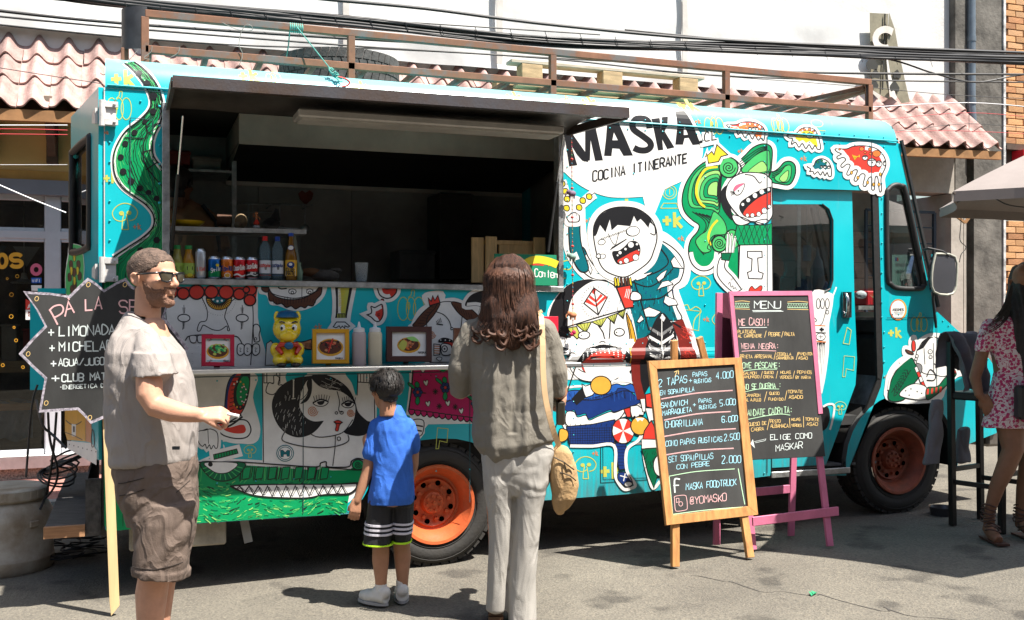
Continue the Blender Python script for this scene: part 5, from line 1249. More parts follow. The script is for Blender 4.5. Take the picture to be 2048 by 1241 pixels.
# shorts,leg,shoe
A.shape([(150,385),(300,372),(430,345),(430,470),(418,492),(300,490),(170,490)], 'nv',2,sm=False); A.shape([(432,480),(495,480),(497,630),(455,635),(432,540)], 'nv',2,sm=False)
for k in range(20): A.line([(160+14*k,388),(160+14*k,486)],.8, 'k')
for k in range(7): A.line([(158,398+14*k),(424,392+14*k)],.8, 'k'); A.line([(436,500+18*k),(494,500+18*k)],.8, 'k')
for k in range(9): A.line([(170+30*k,384),(174+30*k,368)],1)
A.shape([(112,402),(150,405),(162,430),(150,462),(112,470)], 'or_',2)
A.line([(172,497),(300,498),(425,495),(432,640),(440,690),(480,745),(520,742),(548,720),(500,640),(500,520),(560,470),(590,440),(600,560),(622,660),(650,740),(690,700)],6, 'w')
A.shape([(452,652),(498,652),(525,690),(530,720),(500,735),(475,720),(448,690)], 'nv',2); A.ell(508,718,24,16, 'w',2); A.line([(460,668),(505,680)],2, 'w'); A.line([(490,655),(480,700)],2, 'w')
# candy swirl and second orange ball
A.ell(478,410,64,74, 'w',2.2)
for k in range(4):
    t=k*1.57+.4; A.fill([(478,410),(478+62*math.cos(t),410+72*math.sin(t)),(478+62*math.cos(t+.45),410+72*math.sin(t+.45)),(478+60*math.cos(t+.8),410+70*math.sin(t+.8))], 'r',sm=False)
A.shape([(482,285),(518,275),(522,330),(500,330)], 'r',1.6,sm=False); A.shape([(520,268),(560,262),(600,290),(596,320),(572,318),(560,345),(545,325),(530,335),(520,300)], 'w',2,sm=False)
A.shape([(575,225),(605,220),(608,300),(590,300)], 'w',1.8,sm=False)
A.ell(575,380,54,54, 'or_',2.4)
A.fill([(548,335),(600,335),(588,355),(575,345),(562,358)], 'w',sm=False)
# red and dark figure at the edge behind the menu board
A.fill([(525,20),(580,30),(590,120),(605,225),(560,230),(530,120)], 'rd',sm=False)
A.shape([(575,0),(640,0),(640,130),(600,200),(580,120)], 'k',1,sm=False)
A.shape([(605,200),(650,190),(650,280),(612,270)], 'r',2,sm=False); A.fill([(608,280),(650,282),(660,340),(630,360)], 'w',sm=False); A.shape([(600,410),(640,350),(665,400),(670,460),(590,458)], 'r',2,sm=False)
A.fill([(590,460),(670,462),(676,505),(586,510)], 'w',sm=False); A.shape([(585,515),(670,508),(690,620),(655,740),(622,660),(600,570)], 'dg',2,sm=False)
for k in range(30): x=UNI.uniform(598,680); y=UNI.uniform(525,640); A.line([(x,y),(x-8,y+20)],.8, 'k')
A.ell(690,610,38,62, 'w',2)
A.done('painted_kid_in_cap',truck,label='fair kid in white cap with wide open mouth, painted on the side')
A=Art(); A.z(1080,720,2.886)
A.line([(350,472),(620,470),(650,480),(650,690),(350,710),(350,472)],1.2, 'k',sm=False); A.line([(362,480),(364,690),(630,680)],.9, 'k',sm=False)
for x in (370,550): A.fill([(x,476),(x+62,476),(x+62,488),(x,490)], 'gr',sm=False)
A.done('hatch_outline',truck)['kind']='stuff'
# ---- green haired singer
A=Art(); A.z(1340,180,2.954)
hair=[(200,430),(140,480),(90,560),(70,650),(85,720),(130,770),(170,800),(160,840),(120,890),(108,960),(130,1030),(180,1068),(240,1060),(280,1010),(292,960),(330,990),(400,920),(420,760),(330,640),(345,560),(400,500),(420,460),(390,420),(360,405),(320,400),(290,420),(240,425)]
sw1=[(330,470),(400,425),(440,390),(485,345),(535,322),(580,325),(602,355),(600,430),(590,500),(560,520),(450,500),(380,520)]; sw2=[(585,490),(615,482),(645,460),(675,428),(712,424),(738,450),(737,505),(705,560),(640,556),(590,540)]
for P_ in (hair,sw1,sw2): A.line(P_,18, 'w',True)
for P_ in (hair,sw1,sw2): A.shape(P_, 'g',2.6)
for k,cc in enumerate(('lg', 'g', 'pale', 'lg', 'g', 'pale')):
    s_=1-k*.14; P=[(270+(x-270)*s_,590+(y-590)*s_) for x,y in ((300,440),(200,450),(130,520),(105,620),(120,690),(180,700),(250,710),(290,720),(300,560))]
    A.shape(P,cc,1.8)
A.line([(280,455),(210,470),(165,540),(155,610),(175,665),(205,695)],5, 'y'); A.line([(280,447),(200,462),(152,540),(143,610),(165,672),(205,702)],1.6)
for o_ in (0,22,44,66,90): A.line([(130-o_*.1+o_,720+o_*.2),(200+o_*.8,770),(210+o_*.9,820),(170+o_*.9,880),(165+o_*.6,930),(200+o_*.4,975-o_*.3)],1.8)
A.shape([(150,900),(175,860),(215,830),(240,760),(262,720),(320,780),(330,850),(260,860),(230,900),(240,950),(190,960)], 'lg',1.8)
A.line([(280,770),(245,810),(225,870),(238,920)],4.5, 'y');
A.ell(345,460,56,60, 'lg',2.6).spiral(345,460,40,2.6,2); A.ell(365,885,46,58, 'lg',2.4); A.ell(290,910,44,48, 'lg',2.6).spiral(290,908,34,2.6,2)
for o_ in (0,1,2,3): A.line([(410,470-14*o_),(470,430-16*o_),(520,385-12*o_),(570,350-6*o_)],1.6); A.line([(600,490+10*o_),(650,470+10*o_),(690,445+12*o_),(712,470+16*o_)],1.5)
A.shape([(420,480),(470,415),(530,372),(580,360),(588,400),(582,480),(500,500)], 'lg',1.6); A.shape([(460,490),(510,440),(550,425),(570,480)], 'pale',1.4); A.shape([(615,520),(650,490),(680,452),(712,450),(712,510),(690,545),(640,545)], 'lg',1.6); A.shape([(645,525),(675,490),(698,480),(690,530),(665,545)], 'pale',1.3)
A.shape([(225,435),(215,375),(205,400),(245,365),(258,385),(275,325),(340,385),(300,395),(285,425)], 'y',2.2,sm=False,halo=6)
A.fill([(350,560),(300,600),(310,700),(370,770),(345,640)], 'k')
# head
A.shape([(330,640),(335,570),(370,520),(430,492),(500,490),(560,500),(600,535),(604,700),(600,750),(560,790),(500,780),(440,770),(380,720)], 'w',2.2,sharp=(6,7))
A.shape([(370,740),(385,790),(430,800),(470,775)], 'w',2); A.shape([(500,780),(530,798),(580,780),(560,765)], 'w',2)
A.shape([(412,710),(415,670),(450,640),(520,600),(594,575),(594,690),(560,720),(520,745),(450,752)], 'k',1.8,sharp=(4,5)); A.fill([(430,740),(450,700),(520,640),(594,605),(594,690),(560,718),(520,742),(455,750)], 'r',sharp=(3,4))
for x,y,r_ in ((428,678,10),(460,652,13),(500,625,15),(540,603,15),(580,590,10),(455,742,10),(485,742,12),(522,735,13),(555,715,16),(585,690,10)): A.ell(x,y,r_,r_*1.1, 'w',1.2)
A.shape([(375,590),(392,565),(437,556),(430,590),(410,618),(385,620)], 'w',1.6); A.fill([(378,600),(380,572),(405,558),(437,556),(410,575)], 'pk'); A.ell(402,598,6,5, 'k',0)
for k in range(4): A.line([(380,605+3*k),(352+2*k,598+9*k)],1)
A.line([(440,500),(490,510),(525,550),(540,540)],1.6)
# throat,dress,arm
A.shape([(395,800),(560,800),(600,790),(600,1015),(405,920),(380,860)], 'g',1.6,sm=False)
for k in range(6): A.line([(400+32*k,800),(440+30*k,915)],1.1); A.line([(440+30*k,800),(398+30*k,905)],1.1)
A.shape([(315,1060),(330,980),(400,920),(400,1190),(360,1190)], 'g',1.8,sm=False)
A.shape([(410,918),(602,915),(605,1192),(400,1192)], 'w',2.2,sm=False)
A.shape([(455,955),(540,955),(542,990),(515,995),(520,1075),(548,1085),(540,1118),(462,1115),(455,1080),(478,1070),(482,1000),(456,990)], 'w',2.2,sm=False)
A.shape([(465,1190),(480,1160),(500,1178),(530,1158),(542,1165),(530,1190)], 'r',1.5)
A.shape([(290,1000),(330,985),(320,1050),(370,1110),(420,1180),(400,1192),(360,1190),(280,1100)], 'w',2.2,halo=7,sharp=(4,5))
A.shape([(300,965),(360,965),(345,1010),(302,1005)], 'dg',1.8,sm=False)
for x0,y0,x1,y1 in ((335,962,342,852),(352,962,362,860),(368,962,382,874)): A.line([(x0,y0),(x1,y1)],5, 'w'); A.line([(x0+5,y0),(x1+1,y1)],1.2, 'k'); A.ell(x1,y1-6,6,6, 'w',1.3)
A.z(1420,560,4.137).line([(145,40),(160,20),(170,60),(185,50),(190,75),(205,65),(215,85)],1.2)
A.done('painted_green_haired_singer',truck,label='green haired singer with yellow crown and open red mouth, painted before the door')
# ---- octopuses
A=Art(); A.z(1340,180,2.954)
def octo(P,col,scale,spots,eyes,c2=None):
    A.shape(P,col,2.2,halo=6+scale)
    if c2: A.shape([(x*.82+sum(p[0] for p in P)/len(P)*.18,y*.72+sum(p[1] for p in P)/len(P)*.28) for x,y in P],c2,0)
    for x,y,r_ in spots: A.ell(x,y,r_*1.2,r_, 'o' if col != 'dt' else 'g',1.2)
    for x,y,rx,ry in eyes: A.ell(x,y,rx,ry, 'w',1.5); A.line([(x-rx,y-ry*.5),(x+rx,y-ry*.6)],2.2); A.ell(x+2,y,rx*.2,ry*.25, 'k',0)
octo([(335,208),(390,205),(440,188),(500,190),(545,215),(560,250),(552,300),(535,285),(520,298),(500,270),(485,292),(465,262),(440,282),(420,250),(400,265),(390,235),(360,232)], 'r',0,[(460,200,7),(490,200,8),(520,208,7)],[(502,234,20,15),(472,228,9,9),(545,238,10,9)], 'o')
octo([(690,268),(740,260),(775,230),(815,220),(855,235),(875,280),(888,345),(870,352),(855,330),(838,352),(820,325),(800,348),(780,318),(760,340),(740,312),(715,322),(722,290),(700,285)], 'o',0,[(795,235,7),(825,234,8),(848,245,6)],[(825,272,22,16),(790,263,9,9),(862,270,9,9)], 'y')
octo([(975,350),(1040,350),(1080,335),(1150,332),(1220,350),(1262,395),(1272,450),(1245,520),(1248,590),(1235,600),(1225,520),(1210,520),(1205,588),(1188,585),(1190,520),(1170,525),(1155,570),(1138,562),(1150,505),(1125,500),(1100,540),(1085,530),(1105,480),(1085,475),(1055,505),(1042,495),(1062,450),(1045,440),(1015,460),(1008,445),(1035,415),(1020,400),(990,410),(985,395),(1010,380),(985,368)], 'r',2,[(1130,350,12),(1180,352,9),(1218,378,20),(1150,372,6),(1182,378,7),(1000,352,6)],[(1190,430,26,24),(1150,402,16,14),(1232,438,18,18),(1265,435,8,14)])
for x,y in ((1165,548),(1108,520),(1070,490),(1200,560),(1232,560),(1240,500)): A.ell(x,y,7,10, 'or_',1.2)
for k in range(6): A.line([(1075+8*k,385+3*k),(1090+5*k,415-6*k)],1.2, 'y')
octo([(808,455),(845,450),(860,420),(895,408),(930,425),(948,460),(950,508),(935,512),(925,490),(912,508),(900,485),(885,505),(870,485),(850,500),(840,482),(822,485),(828,468)], 'dt',0,[(870,428,6),(895,420,5),(918,432,5)],[(892,455,7,7),(912,456,9,9),(935,458,8,9)])
A.done('painted_octopuses',truck,label='three orange octopuses and one dark teal octopus painted above the cab door')
# ---- on the sliding door: thin figure beside the menu board; cab nose girl; round sticker
def doormap(x,y,l): p=onY(x,y,.030); return (p.x,.030-l,p.z)
A=Art(doormap,base=.0012); A.z(1420,560,4.137)
A.fill([(840,110),(1005,112),(1018,180),(1000,290),(985,380),(985,560),(965,740),(940,880),(915,920),(860,500)], 'w')
A.line([(540,100),(860,130),(1000,136),(1030,100),(1045,60)],3, 'w')
A.line([(962,235),(950,290),(920,370),(860,376)],1.4)
for x in (895,930,970): A.ell(x,198,16,42, 'w',1.5)
A.ell(970,268,12,16, 'w',1.4); A.line([(850,310),(870,320),(880,340),(855,355)],1.4)
A.fill([(865,376),(955,380),(958,440),(868,436)], 'w',sm=False).line([(862,378),(955,382)],2, 'o').line([(866,436),(958,440)],2, 'k'); A.line([(922,395),(922,430)],4); A.line([(904,412),(942,412)],4)
A.ell(915,472,38,30, 'w',1.4).line([(895,472),(935,472)],1.2).line([(915,455),(915,490)],1.2); A.line([(870,510),(958,514)],2, 'o')
for x,l_ in ((890,680),(905,690),(920,780),(935,700),(946,640),(912,600)): A.line([(x,520),(x+UNI.uniform(-6,6),(520+l_)/2),(x+4,l_)],[3,2,.8,.6,.5,.4,.4,.4,.4,.3,.3], 'k')
A.fill([(930,1060),(965,1045),(985,1080),(990,1150),(960,1230),(905,1240)], 'k'); A.line([(935,1050),(975,1030),(1022,1035),(1025,1090),(1005,1190),(990,1241)],4, 'w')
cleaver(A,1688,712,42,w=1); tree(A,1680,806,24,w=1)
A.z(1688,655,1).line([(6,0),(-2,32),(10,34),(14,6),(6,0)],1.3, 'yl',sm=False)
A.mb.build('painted_thin_figure',[pmat(c) for c in A.cols],dr)['label']='thin white figure with beads painted on the sliding door'
A=Art(); A.z(1640,360,2.821)
A.shape([(400,1240),(380,1150),(400,1080),(440,1030),(500,990),(520,960),(480,985),(478,950),(510,950),(512,910),(530,890),(545,940),(570,905),(620,880),(680,882),(720,910),(745,960),(755,1040),(790,1050),(800,1030),(835,1040),(838,1090),(770,1100),(700,1170),(650,1240)], 'w',0,halo=5)
A.shape([(545,965),(590,900),(650,880),(700,895),(735,950),(745,1020),(735,1080),(700,1110),(640,1100),(580,1090),(545,1040)], 'w',1.8)
for k in range(9): A.line([(548+4*k,965-2*k),(575+5*k,915-2*k),(612+3*k,888)],1.1); A.line([(640+7*k,884+2*k),(680+5*k,910+3*k),(718-2*k,945)],.9)
for x,y,r_ in ((620,970,12),(622,1000,9),(718,985,11),(722,1025,11),(545,995,9),(540,1012,8)): A.ell(x,y,r_,r_, 'w',1.3).ell(x+1,y,2,2, 'k',0)
A.line([(637,920),(640,1090)],1); A.line([(585,950),(590,1040)],1); A.line([(660,1020),(650,1040),(640,1035)],1.2); A.line([(690,950),(695,1025),(675,1025)],1.3)
A.shape([(535,1050),(550,1035),(572,1050),(570,1085),(550,1090)], 'gr',1.5); A.shape([(515,930),(522,905),(535,920),(535,960),(520,965)], 'r',1.5); A.shape([(480,958),(515,970),(525,985),(495,980)], 'br',1.5)
A.line([(600,1110),(620,1070),(650,1100),(640,1130),(600,1130)],2)
A.shape([(385,1240),(400,1130),(450,1050),(510,1005),(535,1040),(560,1100),(520,1160),(470,1240)], 'dg',2)
for k in range(8): A.line([(400+10*k,1200-18*k),(420+10*k,1180-15*k),(415+11*k,1220-18*k),(440+10*k,1200-18*k)],1.3, 'k')
for k in range(5): A.shape([(530+12*k,1060+28*k),(545+12*k,1052+28*k),(556+12*k,1080+28*k),(540+12*k,1088+28*k)], 'r' if k % 2 else 'w',1.2,sm=False)
A.shape([(450,1220),(480,1170),(540,1150),(600,1175),(590,1240)], 'w',1.6)
for x,y in ((480,1190),(510,1180),(545,1195),(500,1215),(570,1205)): A.ell(x,y,4,4, 'k',0)
A.shape([(600,1175),(660,1165),(700,1120),(740,1090),(765,1100),(700,1170),(650,1215),(600,1240)], 'dg',2); A.shape([(735,1070),(745,1055),(765,1090),(735,1095)], 'r',1.3)
for k in range(4): A.fill([(600+24*k,1180-4*k),(612+24*k,1178-4*k),(610+24*k,1210-4*k),(598+24*k,1212-4*k)], 'r',sm=False)
A.shape([(798,1060),(800,1045),(808,1058),(815,1040),(820,1058),(830,1045),(830,1080),(805,1085)], 'gr',1)
A.z(0,0,1); A.line([(1775,780),(1782,750),(1800,730),(1820,714)],3, 'w')
A.done('painted_woman_with_poncho',truck,label='white faced woman in green poncho painted on the cab nose')
A=Art(); A.z(1640,360,2.821)
A.ell(440,733,48,60, 'or_',0).ell(439,733,46,57, 'r',0).ell(441,733,43,54, 'or_',0).ell(438,733,41,52, 'w',0)
A.text('ASEGMES',408,740,13,9,0, 'k',1.1,0,.8).line([(415,750),(470,750)],.8, 'gr').line([(420,757),(465,757)],.8, 'gr')
A.done('round_sticker',truck,label='round white sticker with red and orange rim below the cab window')
# painting on the ajar rear door
def rdmap(x,y,l):
    o=Vector((0,0,0))+rdn*.03; d=ray(x,y); t=(o-CAM).dot(rdn)/d.dot(rdn); return CAM+d*t+rdn*l
A=Art(rdmap,base=.0015); A.z(0,330,4.004)
A.shape([(560,640),(545,740),(535,800),(525,900),(530,1030),(560,1040),(600,1010),(660,970),(675,850),(670,740),(655,690),(650,650)], 'lg',1,lc='w'); A._line(A.px([(560,640),(545,740),(535,800)]),2, 'w')
for x,y in ((600,700),(570,800),(630,800),(595,860),(560,900),(640,890),(600,960),(580,1000)): A.shape([(x-14,y-20),(x,y-34),(x+14,y-18),(x+12,y+26),(x-10,y+30)], 'br',1)
for x,y in ((598,740),(575,850),(625,850),(600,930)): A.shape([(x-10,y-30),(x+10,y-25),(x+8,y+25),(x-6,y+30)], 'y',1)
A.mb.build('painted_plant',[pmat(c) for c in A.cols],rdo)
A=Art(rdmap,base=.0015); A.z(0,620,3.267)
A.fill([(425,640),(560,640),(560,860),(440,850),(425,800)], 'sn',sm=False); A.line([(430,720),(460,745),(500,750),(535,730)],2); A.fill([(470,745),(498,750),(496,830),(470,825)], 'w',sm=False); A.fill([(478,760),(490,762),(490,800),(478,800)], 'k',sm=False)
A.fill([(562,640),(600,650),(598,870),(562,860)], 'hr',sm=False); A.line([(426,800),(480,820),(540,850)],1.6)
A.fill([(440,855),(600,872),(635,920),(632,1015),(560,975),(442,905)], 'w',sm=False)
for k in range(7): A.ell(455+29*k,880+8*k,3.5,4.5, 'k',0)
A.line([(604,780),(598,840),(604,895),(618,880),(614,800),(604,780)],1.6, 'k')
A.mb.build('painted_door_figure',[pmat(c) for c in A.cols],rdo)['label']='ochre pot and riveted white plate painted low on the rear door'
# ================================================================ BOARDS
class Plane:
    def __init__(s,p,yaw,lean):
        y,l=R(yaw),R(lean); s.p=Vector(p); s.n=Vector((math.sin(y)*math.cos(l),-math.cos(y)*math.cos(l),math.sin(l)))
    def at(s,px,py,off=0):
        d=ray(px,py); return CAM+d*((s.p-CAM).dot(s.n)/d.dot(s.n))+s.n*off
def slabpl(mb,pl,pts,o0,o1,mi=0):
    n=len(pts); a=[pl.at(x,y,0)+pl.n*o1 for x,y in pts]; b=[pl.at(x,y,0)+pl.n*o0 for x,y in pts]
    tri=[tuple(t) for t in tessellate_polygon([[Vector((x,y,0)) for x,y in pts]])]
    mb.add(a,tri,mi); mb.add(b,tri,mi); mb.add(a+b,[(k,(k+1) % n,n+(k+1) % n,n+k) for k in range(n)],mi); return mb
chalkb=M('chalkboard',(.036,.036,.035),.75,var=.28,vs=3,bump=.05,stretch=(1,1,.4))
oakw=M('easel_wood',(.54,.26,.09),.55,var=.22,vs=3.5,stretch=(9,9,1.2),bump=.1)
pinkw=M('pink_wood',(.58,.16,.27),.6,var=.1,vs=9,bump=.12,stretch=(1,1,.5))
# ---- wooden easel
P1=Plane(onZ(1425,1131,.03),4,9)
ez=thing('menu_easel', 'wooden framed chalkboard easel with white prices, in front of the pink framed board', 'menu board',onZ(1425,1131,.03))
def framebars(pl,oc,ic,t0,t1,mat,parent,name='frame'):
    for k in range(4):
        a,b=oc[k],oc[(k+1) % 4]; c,d=ic[(k+1) % 4],ic[k]
        mb=MB(); slabpl(mb,pl,[a,b,c,d],t0,t1); mb.build(name,mat,parent,bevel=.002)
oc=[(1294,723),(1480,716),(1513,1030),(1330,1051)]; ic=[(1311,739),(1466,730),(1493,1013),(1343,1031)]
framebars(P1,oc,ic,0,.017,oakw,ez)
mb=MB(); slabpl(mb,P1,[(1309,737),(1468,728),(1495,1015),(1341,1033)],.0,.006); mb.build('chalkboard',chalkb,ez)
def leg(pl_pts,ground,w_,t_,mat,parent,up=(0,1,0)):
    mb=MB(); mb.bar(pl_pts,ground,w_,t_,up=up); return mb.build('leg',mat,parent,bevel=.002)
g0=lambda x,y: onZ(x,y,G(onZ(x,y,.03).x))
leg(P1.at(1352,1040,-.01),g0(1350,1138)+Vector((0,0,.012)),.045,.028,oakw,ez)
leg(P1.at(1488,1020,-.01),g0(1500,1120)+Vector((0,0,.012)),.045,.028,oakw,ez)
for tx,bx,by in (((1355,684),None,None),((1407,680),None,None)): pass
a=P1.at(1354,690,-.03); b=Vector((3.17,-.20,G(3.17)+.015)); leg(a+Vector((0,0,.03)),b,.04,.022,oakw,ez)
a=P1.at(1407,684,-.03); b=Vector((3.72,-.17,G(3.7)+.015)); leg(a+Vector((-.01,0,.03)),b,.04,.022,oakw,ez)
A=Art(lambda x,y,l: P1.at(x,y,l+.0055),step=.000004); A.wk=.66; A.z(1080,720,2.886)
tx=lambda *a,**k: A.text(*a,**k)
A.line([(775,100),(790,62),(798,70)],1.6, 'cho'); A.line([(772,72),(795,60),(796,84)],2.2, 'cho',sm=False)
tx('2 TAPAS',682,158,40,24,-.17, 'chb',1.9); tx('+',856,135,26,22,0, 'chb',1.6); tx('PAPAS',878,99,24,17,-.06, 'chb',1.5); tx('RUSTICAS',886,138,22,12.5,-.1, 'chb',1.4); tx('4.000',1012,112,38,20.5,-.08, 'chb',1.8)
tx('EN SOPAIPILLA',690,206,26,15.4,-.12, 'chb',1.6)
tx('SANDWICH',695,280,30,19.5,-.13, 'chb',1.7); tx('+',878,275,26,22,0, 'chb',1.6); tx('PAPAS',912,250,22,15,-.04, 'chb',1.4); tx('RUSTICAS',915,288,22,12.5,-.1, 'chb',1.4); tx('5.000',1034,268,34,19,-.1, 'chb',1.8)
tx('MARRAQUETA',704,324,28,17,-.14, 'chb',1.6); tx('6.000',1046,362,34,19,-.08, 'chb',1.8)
tx('CHORRILLANA',720,394,36,19.8,-.08, 'chb',1.7)
tx('CONO PAPAS RUSTICAS',722,500,30,17.3,-.09, 'chb',1.6); tx('2.500',1058,468,36,18.5,-.1, 'chb',1.8)
tx('SET SOPAIPILLAS',740,592,32,17.2,-.08, 'chb',1.6); tx('2.000',1044,598,42,23,-.06, 'chb',1.9); tx('CON PEBRE',786,632,26,21.5,-.1, 'chb',1.6)
for p in ([(696,226),(900,192),(1108,176)],[(712,348),(900,312),(1096,298)],[(712,442),(900,412),(1126,397)],[(722,548),(900,522),(1114,510)]): A.line(p,1.9, 'chp'); A.line([(x,y+4) for x,y in p],.9, 'chp')
A.line([(742,672),(900,645),(1120,630)],2.2, 'chg'); A.line([(742,675),(752,780),(762,890)],2, 'chg'); A.line([(1140,628),(1160,740),(1178,835)],2.4, 'chg'); A.line([(765,892),(950,868),(1168,850)],2.6, 'chg')
A.line([(804,690),(776,688),(772,720),(775,768)],4.5, 'ch'); A.line([(766,726),(798,724)],3.5, 'ch')
tx('MASKA FOODTRUCK',840,750,36,19.6,-.09, 'chb',1.9); tx('@YOMASKO',862,835,42,27,-.1, 'chp',1.9)
A.line([(772,800),(776,788),(830,782),(842,800),(846,850),(838,866),(788,874),(776,860),(772,800)],1.8, 'chp'); A.line([(782,800),(798,800),(798,820),(784,824),(782,800)],1.5, 'chp',sm=False); A.ell(808,832,11,13,None,1.6, 'chp')
# smeared chalk dust
A.done('chalk_writing',ez,drp=False)
# ---- pink A-frame board
P2=Plane(onZ(1580,1101,.05),-7,8)
pk=thing('a_frame_menu', 'pink framed standing chalkboard headed with a menu title, beside the cab door', 'menu board',onZ(1540,1100,.05))
oc=[(1456,584),(1622,583),(1650,915),(1486,922)]; ic=[(1465,593),(1613,592),(1640,914),(1494,921)]
def P2s(pts,a,b,mat,nm): mb=MB(); slabpl(mb,P2,pts,a,b); return mb.build(nm,mat,pk,bevel=.0015)
P2s([(1456,584),(1622,583),(1614,592),(1465,593)],0,.015,pinkw, 'frame'); P2s([(1456,584),(1465,593),(1495,921),(1486,922)],0,.015,pinkw, 'frame')
P2s([(1622,583),(1614,592),(1634.5,829),(1643.5,828)],0,.015,pinkw, 'frame')
P2s([(1463,591),(1616,590),(1649,913),(1484,921)],.004,.010,chalkb, 'chalkboard')
for (x0,y0),(x1,y1) in (((1640,905),(1660,1097)),((1489,915),(1506,1104))):
    leg(P2.at(x0,y0,-.012),g0(x1,y1)+Vector((0,0,.012)),.042,.02,pinkw,pk)
top_b=[P2.at(1440,586,0)+Vector((0.03,.06,0)),P2.at(1600,584,0)+Vector((0.03,.06,0))]
rl,rr_=g0(1433,1094),g0(1582,1076)
for t_,b_ in zip(top_b,(rl,rr_)): leg(t_,b_+Vector((0,0,.012)),.042,.02,pinkw,pk)
bk0=[top_b[0],top_b[1],top_b[1].lerp(rr_,.64),top_b[0].lerp(rl,.64)]
mb=MB(); nb=(bk0[1]-bk0[0]).cross(bk0[3]-bk0[0]).normalized()*.006; mb.add(bk0+[p+nb for p in bk0],[(0,1,2,3),(7,6,5,4),(0,4,5,1),(1,5,6,2),(2,6,7,3),(3,7,4,0)]); mb.build('back_board',M('back_maroon',(.09,.012,.03),.7),pk)
mb=MB(); mb.bar(P2.at(1497,1041,0)+Vector((0,-.04,0)),P2.at(1668,1020,0)+Vector((0,-.04,0)),.014,.052); mb.build('crossbar',pinkw,pk,bevel=.002)
a,b=rl.lerp(top_b[0],.2),rr_.lerp(top_b[1],.2)
mb=MB(); mb.bar(a,b,.014,.05); mb.build('crossbar',pinkw,pk,bevel=.002)
A=Art(lambda x,y,l: P2.at(x,y,l+.0095),step=.000004); A.wk=.68; A.z(1400,560,6.207)
tx=lambda *a,**k: A.text(*a,**k)
tx('MENU',668,360,90,84,-.02, 'ch',2.4,.04,.86); A.line([(640,385),(1000,386)],2, 'ch'); A.line([(645,400),(1025,394)],1.6, 'ch')
for x0,x1,y in ((424,610,285),(1075,1335,290)):
    A.line([(x0,y-10),((x0+x1)/2,y-20),(x1,y-8)],1.6, 'cho'); A.line([(x0,y+78),(x1,y+84)],1.5, 'cho'); A.line([(x0,y+8),(x1-5,y+12)],1.3, 'chg'); A.line([(x0,y+58),(x1-8,y+62)],1.6, 'chg')
    n_=int((x1-x0)/30); A.line([(x0+(x1-x0-10)*i/(2*n_),y+(56 if i % 2 == 0 else 14)) for i in range(2*n_+1)],1, 'chg',sm=False)
tx('ME CASO!!',472,570,84,43.5,-.01, 'chp',2); A.line([(475,596),(822,594)],1.6, 'ch')
tx('PLATEADA',460,670,42,28,0, 'cho',1.3); tx('AL CARMENERE',464,718,36,25,.0, 'cho',1.2); tx('/',790,722,80,26,0, 'cho',1.4); tx('PEBRE',842,700,44,30,0, 'cho',1.3); tx('/',1000,722,74,26,0, 'cho',1.4); tx('PALTA',1042,698,42,25,0, 'cho',1.3)
tx('WENA NEGRA:',502,858,66,43.5,0, 'chp',1.9); A.line([(508,890),(700,880),(935,886)],1.9, 'chp')
tx('PRIETA ARTESANAL',490,975,42,25.5,.0, 'cho',1.3); tx('/',905,1000,90,26,0, 'cho',1.4); tx('CEBOLLA',948,942,34,25,0, 'cho',1.2); tx('CARAMBERIZA',935,990,34,20,0, 'cho',1.2); tx('/',1182,1000,90,26,0, 'cho',1.4); tx('PIMENTON',1208,940,36,23,0, 'cho',1.2); tx('ASÁO',1212,990,34,29,0, 'cho',1.3)
tx('OYE PÉSCAME:',518,1100,66,40,-.01, 'chg',1.9); A.line([(528,1135),(700,1114),(945,1112)],1.8, 'chg')
tx('SALMON',528,1178,34,28,0, 'cho',1.2); tx('AHUMADO',538,1226,36,27,-.02, 'cho',1.2); tx('/',742,1232,90,26,0, 'cho',1.3); tx('QUESO',786,1170,32,24,0, 'cho',1.2); tx('CREMA',776,1224,32,26,0, 'cho',1.2); tx('/',932,1232,90,24,0, 'cho',1.3); tx('HOJAS',988,1168,34,26,0, 'cho',1.2); tx('VERDES',980,1228,34,25,0, 'cho',1.2); tx('/',1140,1234,94,26,0, 'cho',1.3); tx('PEPINOS',1198,1170,38,26,0, 'cho',1.2); tx('BY MARIA',1176,1232,36,24,-.01, 'cho',1.3)
A.z(1420,560,4.137)
tx('NO SE DUERMA :',272,910,42,22.4,-.05, 'chg',1.8); A.line([(278,930),(400,905),(565,905)],1.7, 'chg')
tx('CAMARON',284,970,24,18,-.02, 'cho',1.2); tx('AL AJILLO',286,1006,26,14.5,-.01, 'cho',1.3); tx('/',440,1012,80,26,0, 'cho',1.4); tx('QUESO',484,952,22,17,0, 'cho',1.2); tx('FUNDIDO',478,1000,22,17.5,0, 'cho',1.2); tx('/',610,1004,80,22,0, 'cho',1.4); tx('TOMATE',636,938,24,21,0, 'cho',1.3); tx('ASADO',644,984,26,24,0, 'cho',1.5)
A.z(1460,800,8.864)
tx('MANDATE CADRITA:',245,300,110,53.5,-.075, 'chg',1.9); A.line([(310,348),(600,290),(880,255),(1050,275)],2, 'chg')
tx('QUESO DE',316,470,60,40,-.1, 'cho',1.3); tx('CABRA',362,562,60,46,-.08, 'cho',1.3); tx('/',640,545,190,50,0, 'cho',1.5); tx('PESTO',700,412,56,37,-.04, 'cho',1.3); tx('ALBAHACA',700,495,62,41,0, 'cho',1.4)
A.line([(1036,325),(1048,500)],1.6, 'cho'); A.line([(1285,295),(1288,492)],1.6, 'cho'); tx('HOJAS',1072,375,46,32,-.03, 'cho',1.2); tx('VERDES',1072,475,46,31,.02, 'cho',1.2); tx('TOMATE',1315,368,50,42,.03, 'cho',1.3); tx('ASÁO',1345,462,56,50,-.03, 'cho',1.3)
